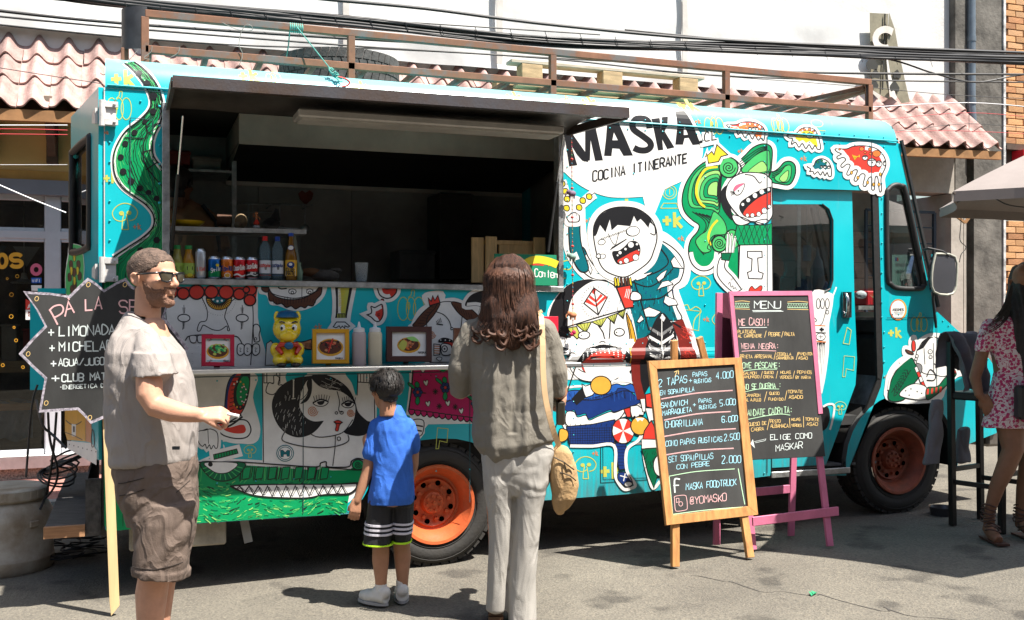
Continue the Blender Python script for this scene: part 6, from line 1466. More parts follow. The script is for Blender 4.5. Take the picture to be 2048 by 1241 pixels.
tx('ELIGE COMO',700,712,92,75,-.04, 'ch',2); tx('MASKAR',795,915,110,82,-.12, 'ch',2)
A.line([(410,745),(620,695),(605,725),(430,765)],1.2, 'ch',sm=False); A.fill([(345,780),(390,700),(425,860)], 'ch',sm=False)
A.done('chalk_writing',pk,drp=False)
# ---- star shaped board on a white post
P3=Plane((0,-.235,1.2),0,0)
sg=thing('star_sign', 'star shaped blackboard on a raw wooden stake behind the man in the grey shirt', 'sign',(.046,-.214,-.04))
star=[(47,583),(100,586),(138,592),(158,572),(176,556),(192,566),(208,580),(236,563),(252,556),(262,570),(300,590),(350,572),(338,605),(328,634),(356,668),(377,697),(356,735),(330,765),(345,800),(352,838),(300,832),(240,824),(225,826),(205,838),(182,848),(168,832),(155,820),(120,822),(78,825),(84,790),(90,758),(62,732),(38,708),(62,680),(90,652),(72,618)]
mb=MB(); slabpl(mb,P3,star,0,.016); mb.build('board',chalkb,sg)
edge=M('chalk_edge',(.46,.42,.47),.8,var=.2,vs=60,var2=(.05,.04,.06))
A=Art(lambda x,y,l: P3.at(x,y,.0162+l),step=.000004)
A.cols=[]; A.z(0,0,1)
ctr_=(205,702); ins=[(x+(ctr_[0]-x)*.045,y+(ctr_[1]-y)*.045) for x,y in star]
mbE=MB(); n=len(star)
for i in range(n):
    j=(i+1) % n; ww=[P3.at(*star[i],.0168),P3.at(*star[j],.0168),P3.at(*ins[j],.0168),P3.at(*ins[i],.0168)]; mbE.add(ww,[(0,1,2,3)])
mbE.build('chalked_edge',edge,sg)
for x,y in ((74,598),(177,570),(250,570),(57,708),(93,806),(180,835),(340,590),(362,700),(340,825)): A.ell(x,y,3.6,4.6,None,1.2, 'cho',rot=.4)
A.z(0,400,2.954)
A.line([(295,650),(318,690),(342,738)],3.4, 'chp'); A.line([(292,655),(320,630),(358,622),(375,640),(368,668),(335,690),(318,694)],3.2, 'chp'); A.line([(385,690),(405,602),(440,668)],3.2, 'chp',sm=False); A.line([(392,650),(428,640)],2.6, 'chp'); A.line([(402,580),(412,590)],3, 'chp')
A.text('LA',505,652,70,58,-.06, 'chp',3,.03,.7); A.text('SED',705,670,75,60,.05, 'chp',2.8,.03,.8)
for t,x,y,h,dx,sl_ in (('+',285,815,56,44,0),('+',292,905,52,40,0),('+',300,995,50,42,0),('+',305,1082,50,58,0),('LIMONADA',350,805,58,42,-.03),('MICHELADA',352,895,54,40,-.02),('AGUA/JUGO/TE',348,982,42,30.5,-.03),('CLUB MATE',368,1074,44,33,-.04)): A.text(t,x,y,h,dx,sl_, 'ch',2.6 if dx > 31 else 2.2,.05)
A.text('-ENERGETICA DE',352,1118,22,20.5,-.04, 'ch',1.5)
A.done('chalk_writing',sg,drp=False)
rawp=M('raw_pine',(.66,.49,.25),.7,var=.1,vs=3,stretch=(8,8,.6))
mb=MB(); pts=[(205,838),(223,828),(239,1212),(222,1233),(219,1205)]
P3b=Plane((0,-.222,1),0,0); slabpl(mb,P3b,pts,-.02,.0); mb.build('stake',rawp,sg,bevel=.002)
# ================================================================ THINGS ON THE COUNTER AND THE SILL
ZS=1.632; YS=.045
def cylart(cx,cy,r):
    def fn(x,y,l):
        p=onY(x,y,cy-r); dx=max(-r*.98,min(r*.98,p.x-cx)); return (cx+dx,cy-math.sqrt(r*r-dx*dx)-.0006-l,p.z)
    return fn
canw=.033
def zsill(x): return 1.630-.012*(x-.3)/2.2
def can(px,col,label,col2=None,slim=False,py=565):
    x=onY(px,py,YS).x; z=zsill(x); h=.158 if slim else .120; r=.0275 if slim else .0325
    t=thing('drink_can',label, 'can',(x,YS,z),group='drink cans on the hatch sill')
    mb=MB(); mb.lathe([(r*.72,0),(r*.8,.001),(r,.010),(r,h-.014),(r*.82,h-.002),(r*.80,h),(r*.76,h-.004),(.001,h-.004)],(x,YS,z),28)
    n=28; mb.m=[0 if (k//n) in (2,) else 1 for k in range(len(mb.m))]
    mb.build('can_body',[M('can_'+str(col),col,.25,metal=.45,var=.06,vs=20),M('can_metal',(.6,.6,.6),.25,metal=.9,var=0)],t,smooth=40)
    if col2: mb=MB(); mb.lathe([(r+.0003,.012),(r+.0003,h*.36)],(x,YS,z),28,caps=False); mb.build('label_band',M('canband_'+str(col2),col2,.3,metal=.3,var=.05),t,smooth=60)
    return t,Art(cylart(x,YS,r+.0004),step=.00002),x
redc,blc=(.55,.01,.015),(.012,.012,.014)
t,A,x=can(401,(.55,.55,.56), 'tall slim silver can left of the green and blue can',slim=True); A.z(330,380,3.448).text('LIGHT',222,560,26,12,0, 'r',1,.02); A.done('lettering',t,drp=False)
t,A,x=can(429,(.0,.10,.34), 'blue and green lemon lime drink can',(.0,.26,.08)); A.z(330,380,3.448).text('Sprite',318,572,30,11.5,-.25, 'w',1.3,.02); A.ell(362,520,12,10, 'y',0); A.done('lettering',t,drp=False)
t,A,x=can(454,(.70,.16,.01), 'orange drink can between the blue and the red cans'); A.z(330,380,3.448).ell(428,512,22,28, 'o',0).text('Fanta',392,562,34,14.5,-.12, 'nv',2,.02).ell(430,590,20,16, 'or_',1, 'w'); A.done('lettering',t,drp=False)
t,A,x=can(479,redc, 'red cola can standing left of the dark based one',None); A.z(330,380,3.448).text('Coca-Cola',476,556,32,8.6,-.08, 'w',1.4,.02).line([(474,590),(500,582),(530,596),(556,588)],3, 'w'); A.done('lettering',t,drp=False)
t,A,x=can(504,redc, 'red cola can with black lower half, right end of the can row',blc); A.z(330,380,3.448).text('Coca-Cola',562,545,32,8.4,-.08, 'w',1.4,.02).text('zero',588,578,14,10,0, 'w',1,.02).line([(562,590),(590,582),(620,592),(640,584)],2, 'w'); A.done('lettering',t,drp=False)
def bottle(px,prof,body,label,cat,name='bottle',grp=None,trans=True,py=565,liquid=None,Y=YS,z=None):
    x=onY(px,py,Y).x; z=zsill(x) if z is None else z
    t=thing(name,label,cat,(x,Y,z),group=grp)
    mb=MB(); mb.lathe(prof,(x,Y,z),26); mb.build('glass_body',body,t,smooth=50); return t,x,z
juice_g=M('juice_orange',(.62,.30,.03),.08,var=.1,vs=12,trans=.35,ior=1.34); juice_l=M('juice_lime',(.45,.42,.10),.08,var=.1,trans=.35,ior=1.34)
pet=M('pet_clear',(.60,.80,.92),.05,var=0,trans=.9,ior=1.12); amber=M('club_amber',(.42,.19,.02),.05,var=0,trans=.55,ior=1.3)
capg=M('cap_green',(.02,.25,.06),.4,var=0); labg=M('label_green',(.35,.5,.08),.5,var=.2,vs=40)
for px,jm,lab in ((354,juice_l, 'pale lime juice bottle with green cap, half behind the man'),(377,juice_g, 'orange juice bottle with green cap at the left of the sill')):
    prof=[(.03,0),(.031,.01),(.031,.085),(.026,.11),(.018,.135),(.017,.158),(.001,.158)]
    t,x,z=bottle(px,prof,jm,lab, 'bottle',grp='juice bottles on the sill')
    mb=MB(); mb.lathe([(.019,.155),(.019,.175),(.001,.176)],(x,YS,z),20); mb.build('cap',capg,t,smooth=40)
    mb=MB(); mb.lathe([(.0315,.022),(.0315,.082)],(x,YS,z),26,caps=False); mb.build('label',labg,t,smooth=60)
    A=Art(cylart(x,YS,.0318),step=.00002); k=px-377; A.z(330+k,380,3.448).fill([(152,528),(192,528),(192,552),(152,552)], 'k',sm=False).fill([(142,582),(204,580),(200,600),(146,600)], 'or_',sm=False).ell(172,588,20,12, 'y',0); A.done('print',t,drp=False)
for px,cc,lab,pc in ((530,(.55,.01,.01), 'clear water bottle with a red cap', 'r'),(555,(.01,.05,.3), 'clear water bottle with a dark blue cap', 'nv')):
    prof=[(.026,0),(.031,.008),(.029,.03),(.031,.06),(.031,.10),(.029,.13),(.031,.155),(.024,.185),(.013,.205),(.012,.222),(.001,.222)]
    t,x,z=bottle(px,prof,pet,lab, 'bottle',grp='water bottles on the sill')
    mb=MB(); mb.lathe([(.0145,.212),(.0145,.236),(.001,.237)],(x,YS,z),20); mb.build('cap',M('cap_'+pc,cc,.35,var=0),t,smooth=40)
    mb=MB(); mb.lathe([(.0318,.035),(.0318,.105)],(x,YS,z),26,caps=False); mb.build('label',M('label_white',(.62,.64,.68),.5,var=.05),t,smooth=60)
    A=Art(cylart(x,YS,.0322),step=.00002); k=px-530; A.z(330+k,380,3.448).text('cachantun',655,532,24,8.4,0,pc,1.1,.02).line([(656,588),(734,588)],1.6,pc).fill([(684,530),(704,530),(700,552),(688,552)], 'gr',sm=False); A.done('print',t,drp=False)
prof=[(.028,0),(.032,.01),(.032,.12),(.029,.145),(.016,.185),(.0125,.215),(.0125,.245),(.001,.246)]
t,x,z=bottle(582,prof,amber, 'amber glass bottle with blue cap and yellow label, right end of the drinks', 'bottle')
mb=MB(); mb.lathe([(.0145,.24),(.0145,.258),(.001,.259)],(x,YS,z),20); mb.build('cap',M('cap_blue',(.01,.06,.4),.35,var=0),t,smooth=40)
mb=MB(); mb.lathe([(.0328,.025),(.0328,.11)],(x,YS,z),26,caps=False); mb.build('label',M('label_yellow',(.72,.40,.03),.5,var=.05),t,smooth=60)
A=Art(cylart(x,YS,.0332),step=.00002); A.z(330,380,3.448).ell(868,518,26,22, 'nv',0).ell(866,514,12,10, 'w',0).fill([(836,540),(902,540),(902,596),(836,596)], 'w',sm=False).text('CLUB-',838,562,22,12.5,0, 'k',1.5,.01).text('MATE',840,588,22,15,0, 'k',1.5,.01).ell(868,400,20,16, 'w',1, 'nv'); A.done('print',t,drp=False)
# little standing card,bread,cup
x=onY(597,560,.1).x; mb=MB(); mb.lathe([(.02,0),(.026,.05),(.012,.085),(.016,.1),(.001,.1)],(x,.1,zsill(x)),14); tag(mb.build('sauce_jar',M('jar_grey',(.2,.3,.2),.3),smooth=50), 'small dark jar beside the amber bottle', 'jar')
mb=MB()
for px,py,rx,col in ((622,545,.06,0),(650,552,.085,1),(672,541,.035,1)):
    c=onY(px,py,.30); mb.sph(c,rx,16,col,(1,.8,.42))
tag(mb.build('bread_rolls',[M('bread_dark',(.22,.10,.04),.8,bump=.4),M('bread_grey',(.14,.12,.10),.9,bump=.6)],smooth=60), 'lumpy bread roll and grey stone bowl lying behind the sill', 'bread')
x=onY(723,565,.1).x
mb=MB(); mb.lathe([(.030,0),(.038,.105),(.040,.108),(.0375,.106),(.029,.003),(.001,.003)],(x,.1,zsill(x)),24)
tag(mb.build('plastic_cup',M('cup_clear',(.75,.78,.78),.1,var=0,trans=.75,ior=1.1),smooth=40), 'clear plastic cup of water alone on the hatch sill', 'cup')
# crate behind the hatch,green board,card reader
cr=thing('wooden_crate', 'pale wooden slat crate standing on the right end of the hatch', 'crate',onY(1010,560,.25))
cw=M('crate_wood',(.66,.43,.19),.7,stretch=(8,8,1),var=.15,bump=.1)
for a,b,y,dy in (((944,475),(968,566),.22,.0),((972,473),(994,566),.20,0),((998,485),(1066,572),.24,0),((1068,475),(1091,568),.20,0)):
    p,q=onY(*a,y),onY(*b,y); mb=MB(); mb.box(p.x,q.x,y,y+.02,q.z,p.z); mb.build('slat',cw,cr,bevel=.002)
p,q=onY(948,478,.24),onY(1090,492,.24); mb=MB(); mb.box(p.x,q.x,.235,.26,q.z,p.z-.005); mb.build('slat',cw,cr,bevel=.002)
p,q=onY(948,540,.5),onY(1090,555,.5); mb=MB(); mb.box(p.x,q.x,.23,.55,q.z-.02,q.z); mb.build('slat',cw,cr)
P4=Plane((0,.07,1.6),-3,6)
gb=thing('green_sign', 'green painted board with red letters on a yellow arc behind the woman', 'sign',onY(1050,570,.07))
mb=MB(); slabpl(mb,P4,[(988,508),(1112,511),(1114,572),(990,570)],0,.008); mb.build('board',M('green_board',(.0,.19,.09),.5,var=.05),gb)
A=Art(lambda x,y,l: P4.at(x,y,l+.0082),step=.000004); A.z(780,480,3.265)
A._line(A.px(smooth_path([(850,190),(900,145),(960,130),(1040,145),(1090,165)],False,4)),15, 'y')
A.text('LLENA',922,162,36,29,.06, 'r',3,.03,.75); A.text('Conten',942,240,50,26,.08, 'w',1.7,.04)
A.done('lettering',gb,drp=False)
mb=MB(); p=onY(1096,562,.03); mb.box(-.03,.03,-.04,.04,0,.03,0,Matrix.Translation((p.x,.03,zsill(p.x))) @ Matrix.Rotation(R(20),4, 'Z') @ Matrix.Rotation(R(22),4, 'X')); mb.box(-.02,.02,-.01,.03,.031,.033,1,Matrix.Translation((p.x,.03,zsill(p.x))) @ Matrix.Rotation(R(20),4, 'Z') @ Matrix.Rotation(R(22),4, 'X'))
tag(mb.build('card_reader',[M('reader_grey',(.5,.5,.48),.4),M('reader_dark',(.1,.1,.1),.3)],bevel=.003), 'small grey card reader at the right corner of the hatch', 'card reader')
# things on the inside shelf
SZ=onY(470,462,.28).z+.012
def onsh(px,Y=.24): return Vector((onY(px,460,Y).x,Y,SZ))
p=onsh(372); mb=MB(); mb.lathe([(.001,0),(.07,0),(.095,.02),(.098,.03),(.09,.022),(.068,.004),(.001,.004)],p,28)
tag(mb.build('yellow_tray',M('yellow_plastic',(.75,.48,.01),.4,var=0),smooth=50), 'yellow round tray at the left of the inside shelf', 'tray')
p=onsh(452); mb=MB(); mb.tube([(p.x-.045,.26,SZ+.045),(p.x+.03,.25,SZ+.04)],[.036,.034],14); mb.tube([(p.x+.0302,.25,SZ+.04),(p.x+.0305,.25,SZ+.04)],.033,14,1); tag(mb.build('wooden_log',[M('log_dark',(.09,.04,.02),.8,bump=.4),M('log_end',(.4,.22,.1),.8)],smooth=50), 'short brown log on the inside shelf', 'log')
p=onsh(482); mb=MB(); mb.sph((p.x,.24,SZ+.04),.038,14,0,(.9,.8,1.1)); mb.sph((p.x-.02,.22,SZ+.015),.02,10,0); tag(mb.build('knotted_ornament',M('sack_beige',(.22,.16,.09),.9,bump=.8,bs=40),smooth=60), 'small beige knotted ornament beside the log', 'ornament')
p=onsh(513,.18); dl=thing('hula_doll', 'tiny dashboard dancer doll in red skirt on a white base', 'doll',p)
mb=MB(); mb.lathe([(.018,0),(.019,.006),(.012,.014),(.001,.014)],p,16); mb.build('base',M('doll_white',(.6,.6,.6),.4,var=0),dl,smooth=50)
mb=MB(); mb.lathe([(.015,.018),(.017,.026),(.006,.046),(.001,.046)],p,12); mb.build('skirt',M('doll_red',(.6,.03,.01),.5,var=0),dl,smooth=50)
mb=MB(); mb.tube([p+Vector((0,0,.012)),p+Vector((0,0,.07))],[.004,.007],8); mb.sph(p+Vector((0,0,.08)),.009,10); mb.tube([p+Vector((0,0,.066)),p+Vector((-.018,0,.06)),p+Vector((-.016,0,.078))],.0028,6); mb.tube([p+Vector((0,0,.066)),p+Vector((.016,0,.055)),p+Vector((.02,0,.045))],.0028,6); mb.build('figure',M('doll_skin',(.45,.16,.06),.5,var=0),dl,smooth=50)
p=onsh(543,.3); mb=MB(); mb.sph((p.x,.3,SZ+.035),.045,14,0,(1.1,.8,.8)); mb.tube([(p.x+.02,.3,SZ+.06),(p.x+.03,.3,SZ+.12)],[.03,.008],8); tag(mb.build('black_bag',M('black_cloth',(.01,.01,.01),.9,bump=.6,bs=30),smooth=60), 'crumpled black bag on the right part of the inside shelf', 'bag')
p=onsh(572,.2); mb=MB()
for k in range(4): mb.box(p.x-.04+.012*k,p.x+.03+.012*k,.17+.01*k,.21+.01*k,SZ+.0015*k,SZ+.0012+.0015*k)
tag(mb.build('receipts',M('paper_white',(.7,.7,.68),.7,var=0)), 'loose white receipts at the end of the inside shelf', 'paper')
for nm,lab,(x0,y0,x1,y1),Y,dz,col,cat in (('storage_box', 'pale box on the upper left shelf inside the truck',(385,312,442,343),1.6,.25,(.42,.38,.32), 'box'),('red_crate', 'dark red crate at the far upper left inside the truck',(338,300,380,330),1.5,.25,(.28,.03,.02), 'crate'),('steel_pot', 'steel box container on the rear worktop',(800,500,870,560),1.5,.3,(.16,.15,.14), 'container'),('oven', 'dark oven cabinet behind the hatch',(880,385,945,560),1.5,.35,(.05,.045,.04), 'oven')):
    p,q=onY(x0,y0,Y),onY(x1,y1,Y); mb=MB(); mb.box(p.x,q.x,Y,Y+dz,q.z,p.z); mb.box(p.x-.006,q.x+.006,Y-.008,Y+.02,p.z-.03,p.z-.005); tag(mb.build(nm,M('m_'+nm,col,.6,var=.2),bevel=.006),lab,cat)
p,q=onY(375,344,1.6),onY(460,352,1.6); mb=MB(); mb.box(p.x,q.x,1.45,1.95,q.z,q.z+.015); mb.box(q.x,q.x+.03,1.45,1.48,.8,2.6); mb.build('back_shelf',alum,truck)
for k,x in enumerate((470,505,560,610)):
    a=onY(x,412,1.58); mb=MB(); mb.tube([a,a+Vector((0,0,-.13))],.004,6); mb.sph(a+Vector((0,0,-.16)),.032,10,0,(1,.35,1)); tag(mb.build('ladle',alum,smooth=60),['steel ladle hanging first from the left on the rail', 'steel ladle hanging second on the utensil rail', 'steel skimmer hanging third on the utensil rail', 'steel ladle at the right end of the utensil rail'][k], 'ladle', 'utensils on the kitchen rail')
# ---- on the counter
ZC=1.166
def onc(px,Y): return Vector((onY(px,728,Y).x,Y,ZC))
def photo_frame(x0,y0,x1,y1,Y,col,label,paint,fw=8,lean=6):
    pl=Plane((0,Y,ZC),0,lean); f=thing('picture_frame',label, 'picture',onc((x0+x1)/2,Y),group='framed dish photos on the counter')
    fm=M('frame_'+str(col),col,.4,var=.05,coat=.2)
    o=[(x0,y0),(x1,y0),(x1,y1),(x0,y1)]; i_=[(x0+fw,y0+fw),(x1-fw,y0+fw),(x1-fw,y1-fw),(x0+fw,y1-fw)]
    for k in range(4):
        mb=MB(); slabpl(mb,pl,[o[k],o[(k+1) % 4],i_[(k+1) % 4],i_[k]],0,.02); mb.build('moulding',fm,f,bevel=.0015)
    A=Art(lambda x,y,l: pl.at(x,y,l+.004),step=.00002); A.z(0,0,1); A.fill([(x0+fw-1,y0+fw-1),(x1-fw+1,y0+fw-1),(x1-fw+1,y1-fw+1),(x0+fw-1,y1-fw+1)], 'w',sm=False); paint(A,(x0+x1)/2,(y0+y1)/2,(x1-x0)/2-fw); A.done('photo',f,drp=False)
    mb=MB(); b0=pl.at((x0+x1)/2,(y0+y1)/2,0); mb.bar(b0,(b0.x,b0.y+.06,ZC+.002),.03,.003); mb.build('stand',fm,f)
def dish(A,cx,cy,r,cols,n,seed):
    q=random.Random(seed); A.ell(cx,cy+2,r*.92,r*.62, 'sn',0).ell(cx,cy+1,r*.8,r*.5, 'br',0)
    for k in range(n):
        a=q.uniform(0,6.28); d=q.uniform(0,.7)*r; c=(cx+d*math.cos(a),cy-2+d*.62*math.sin(a)); s_=q.uniform(1.5,4)
        A.fill([(c[0]-s_,c[1]),(c[0],c[1]-s_*.8),(c[0]+s_,c[1]+q.uniform(-1,1)),(c[0]+.3*s_,c[1]+s_*.7)],q.choice(cols))
def d1(A,cx,cy,r):
    for dx in (-1,1):
        for yy in (cy-21,cy+21): A.fill([(cx+dx*r*.3,yy),(cx+dx*r*.6,yy-3),(cx+dx*r*.8,yy+3)], 'r',sm=False); A.line([(cx,yy),(cx+dx*r*.9,yy)],2, 't')
    dish(A,cx,cy,r,('lg', 'pale', 'g', 'yl', 'pale'),42,3); A.text('MASKA',cx+r*.45,cy+r*.95,3.5,3,0, 'k',.7,0)
def d2(A,cx,cy,r): dish(A,cx,cy,r,('k', 'br', 'k', 'rd', 'hr'),46,4); A.line([(cx-4,cy+12),(cx,cy-2),(cx+5,cy-16)],2.6, 'r'); A.line([(cx-9,cy-8),(cx+10,cy-4)],1.8, 'r'); A.text('MASKA',cx+r*.35,cy+r*.9,3.5,3,0, 'k',.7,0)
def d3(A,cx,cy,r): dish(A,cx,cy,r*.75,('hr', 'rd', 'o', 'br', 'hr'),50,5); A.fill([(cx-r*.6,cy+4),(cx-r*.35,cy-8),(cx-r*.1,cy-2),(cx-r*.3,cy+12)], 'yl'); A.fill([(cx-4,cy-13),(cx+10,cy-15),(cx+20,cy-6),(cx+6,cy-7)], 'pale'); A.text('MASKA',cx+r*.55,cy+r*.55,4,3.2,0, 'k',.8,0)
photo_frame(403,670,468,733,-.2,(.42,.01,.04), 'red framed photo of a salad topped dish at the left of the counter',d1)
photo_frame(624,659,697,728,-.16,(.60,.30,.01), 'yellow framed photo of a dark dish between the pig and the squeeze bottles',d2)
photo_frame(772,654,862,724,-.14,(.07,.025,.02), 'dark brown framed photo of a reddish dish beside the squeeze bottles',d3,fw=11)
photo_frame(906,657,990,722,-.14,(.16,.06,.03), 'brown framed photo mostly hidden by the woman in the khaki blouse',d3,fw=11)
photo_frame(1040,634,1114,716,-.12,(.50,.01,.03), 'red frame standing at the right end of the counter behind the woman',d1,fw=12)
for px,cc,lab in ((718,(.42,.34,.33), 'squeeze bottle of pinkish sauce on the counter'),(750,(.60,.52,.36), 'squeeze bottle of cream coloured sauce on the counter')):
    p=onc(px,-.14); t=thing('squeeze_bottle',lab, 'squeeze bottle',p,group='squeeze bottles on the counter')
    mb=MB(); mb.lathe([(.036,0),(.038,.006),(.038,.165),(.034,.178),(.028,.182),(.001,.183)],p,28); mb.build('bottle_body',M('sauce_'+str(px),cc,.35,var=.03),t,smooth=40)
    mb=MB(); mb.lathe([(.030,.178),(.031,.196),(.026,.202),(.010,.206),(.006,.226),(.003,.236),(.001,.236)],p,24); mb.build('nozzle_cap',M('cap_white',(.68,.68,.68),.4,var=0),t,smooth=40)
# yellow piggy bank
p=onc(574,-.14); pg=thing('piggy_bank', 'glossy yellow plastic pig money box with blue cap and red scarf', 'money box',p)
yel=M('yellow_gloss',(.78,.55,.005),.12,var=0,coat=.6)
def bl(parts,name,mat,parent,vox=.006,sm=3):
    mb=MB()
    for c,r_,k in parts: mb.sph(c,r_,16,0,k)
    me=mb.mesh(name,mat); o=bpy.data.objects.new('tmp',me); C.objects.link(o)
    m=o.modifiers.new('r', 'REMESH'); m.mode='VOXEL'; m.voxel_size=vox; m2=o.modifiers.new('s', 'SMOOTH'); m2.iterations=sm; m2.factor=.5
    dg=bpy.context.evaluated_depsgraph_get(); ev=bpy.data.meshes.new_from_object(o.evaluated_get(dg)); bpy.data.objects.remove(o)
    ev.polygons.foreach_set('use_smooth',[True]*len(ev.polygons)); return link(ev,name,parent)
X=lambda a,b,c_: p+Vector((a,b,c_))
bl([(X(0,0,.075),.066,(1,.85,.95)),(X(0,0,.20),.074,(1.02,.85,.98)),(X(-.045,-.03,.035),.036,(1,1.1,.9)),(X(.045,-.03,.035),.036,(1,1.1,.9)),(X(-.06,-.01,.09),.03,(1,1,1.3)),(X(.06,-.01,.09),.03,(1,1,1.3)),(X(-.052,0,.262),.026,(.7,.6,1.3)),(X(.056,0,.262),.026,(.7,.6,1.3)),(X(0,-.05,.165),.04,(1.2,.8,.8)),(X(0,-.075,.185),.014,(1.2,1,.9))], 'pig_body',yel,pg)
mb=MB(); mb.lathe([(.055,-.004),(.062,0),(.05,.022),(.03,.032),(.001,.036)],X(0,.0,.262),24); mb.build('cap',M('pig_blue',(.01,.10,.22),.35,var=.2,vs=40),pg,smooth=60)
mb=MB()
for s_ in (-1,1): mb.tube([X(.0,-.055,.118),X(s_*.04,-.062,.118),X(s_*.055,-.05,.10),X(s_*.035,-.075,.07)],[.010,.016,.016,.010],10)
mb.build('scarf',M('pig_red',(.45,.03,.01),.25,var=.1),pg,smooth=60)
mb=MB(); mb.sph(X(0,-.072,.112),.022,12,0,(1.1,.5,.9)); mb.build('bib',M('pig_blue',(),0),pg,smooth=60)
for s_ in (-1,1):
    mb=MB(); mb.sph(X(s_*.030,-.056,.205),.016,12,0,(.9,.5,1.1)); e_=mb.build('eye',M('pig_white',(.75,.75,.7),.2,var=0),pg,smooth=60)
    mb=MB(); mb.sph(X(s_*.030-.006,-.063,.203),.008,10,0,(.9,.5,1.1)); mb.build('pupil',M('pig_dark',(.02,.015,.01),.2,var=0),e_,smooth=60)
    mb=MB(); mb.tube([X(s_*.018,-.058,.232),X(s_*.034,-.056,.238),X(s_*.046,-.050,.234)],.0045,6); mb.build('eyebrow',M('pig_dark',(),0),pg)
    mb=MB(); mb.sph(X(s_*.036,-.058,.012),.022,12,0,(1.2,1,.6)); mb.build('shoe',M('pig_dark',(),0),pg,smooth=60)
# ---- bead garland
bg_=thing('bead_garland', 'string of coloured beads and small cloth elephants hanging beside the hatch', 'garland',onY(1142,240,-.1))
mb=MB(); top_,bot_=onY(1143,232,-.07),onY(1146,662,-.045); mb.tube([top_,bot_],.002,5); mb.build('string',M('string_mix',(.25,.12,.08),.8),bg_)
bcol=[(.55,.04,.03),(.05,.2,.3),(.6,.35,.03),(.05,.25,.08),(.5,.15,.05),(.4,.02,.1)]
for i in range(52):
    t=(i+.5)/52; c=top_.lerp(bot_,t); big=i % 7 == 3; col=bcol[0] if big else bcol[(i*5) % 6]
    mb=MB(); mb.sph(c,.010 if big else .0045,8 if big else 6,0,(1,1,.8 if big else 1.2)); mb.build('bead',M('bead_'+str(col),col,.4,var=0),bg_,smooth=60)
for py,cc in ((387,(.2,.13,.2)),(513,(.25,.38,.32)),(630,(.65,.25,.12))):
    c=top_.lerp(bot_,(py-232)/430); mb=MB(); mb.sph(c,.02,12,0,(1.3,.8,.9)); mb.sph(c+Vector((-.024,0,.008)),.014,10,0,(.9,.9,1.1)); mb.tube([c+Vector((-.034,0,.006)),c+Vector((-.044,0,-.004)),c+Vector((-.042,0,-.018))],.004,6)
    for dx in (-.014,.014): mb.tube([c+Vector((dx,0,-.01)),c+Vector((dx,0,-.03))],.006,6)
    mb.sph(c+Vector((-.018,-.012,.008)),.01,8,0,(.9,.3,1.2)); mb.build('elephant',M('eleph_'+str(py),cc,.8,bump=.3),bg_,smooth=60)
mb=MB(); mb.sph(bot_+Vector((.005,0,-.01)),.014,10); mb.sph(bot_+Vector((-.008,0,-.022)),.012,10); mb.build('pompom',M('pom_red',(.5,.02,.08),.9,bump=.8,bs=60),bg_,smooth=60)
# ================================================================ STREET THINGS,LEFT
c=onZ(18,1128,-.03); c=Vector((c.x-.02,c.y,G(c.x)))
br=thing('plastic_barrel', 'dirty white plastic barrel standing behind the wooden step', 'barrel',c)
dirtyw=M('dirty_white_plastic',(.42,.40,.36),.5,var=.16,vs=5,bump=.1,var2=(.22,.17,.12))
bz=.255
mb=MB(); mb.lathe([(.001,0),(.25,0),(.262,.02),(.268,.08),(.268,.082),(.262,.09),(.266,.29),(.262,.335),(.235,.385),(.212,.41),(.212,.43),(.001,.43)],c,44); mb.build('barrel_body',dirtyw,br,smooth=40)
mb=MB(); mb.lathe([(.222,.415),(.232,.425),(.232,.475),(.222,.485),(.20,.487),(.001,.480)],c,44);
for k in range(30):
    t=k*math.pi/15; mb.box(.229,.236,-.006,.006,.43,.47,0,Matrix.Translation(c) @ Matrix.Rotation(t,4, 'Z'))
mb.build('lid',dirtyw,br,smooth=40)
mb=MB(); mb.box(.262,.275,-.03,.03,.27,.31,0,Matrix.Translation(c) @ Matrix.Rotation(R(-50),4, 'Z')); mb.build('grip',dirtyw,br,bevel=.006)
def cable(name,label,pts,r,mat,cat='cable',grp=None,n=6):
    mb=MB(); mb.tube(smooth_path([tuple(p) for p in pts],False,6),r,n); return tag(mb.build(name,mat,smooth=60),label,cat,grp)
black=M('cable_black',(.012,.012,.014),.5,var=0)
cable('power_cable', 'black cable dropping straight from the star board to the barrel lid',[onY(75,770,.5),onY(66,800,.5),onY(60,850,.5),onY(52,955,.5)],.006,black)
cable('power_cable', 'black cable slanting from the barrel side to the rear door foot',[onY(72,800,.4),onY(85,850,.4),onY(105,870,.4),onY(132,896,.3)],.007,black)
cable('power_cable', 'black looped cable hanging over the rear step beside the barrel',[onY(96,825,.7),onY(100,880,.7),onY(115,940,.7),onY(108,975,.8),onY(88,1000,.9)],.007,black)
cable('power_cable', 'second black looped cable crossing behind the rear step',[onY(113,825,.75),onY(108,890,.75),onY(100,950,.8),onY(92,990,.9),onY(80,1020,.9)],.007,black)
mb=MB(); q=random.Random(5); c0=onZ(125,1120,-.03)
for k in range(14):
    pts=[]; cx_,cy_=c0.x+q.uniform(-.12,.16),c0.y+q.uniform(-.1,.25); r_=q.uniform(.06,.16)
    for i in range(15): t=i*.5; pts.append((cx_+r_*math.cos(t+k),cy_+r_*.8*math.sin(t+k),G(cx_)+.01+.011*k+.01*math.sin(t*1.7+k)))
    mb.tube(pts,.005,5)
tag(mb.build('cable_heap',black,smooth=60), 'tangled heap of black cables under the rear step', 'cables')
mb=MB()
for k in range(7):
    pts=[];
    for i in range(14): t=i*.5; pts.append((onY(112,985,1.0).x+.10*math.cos(t+k*.6)+.01*k,1.0+.08*math.sin(t),.48+.018*k+.05*math.sin(t*.9+k)))
    mb.tube(pts,.006,5)
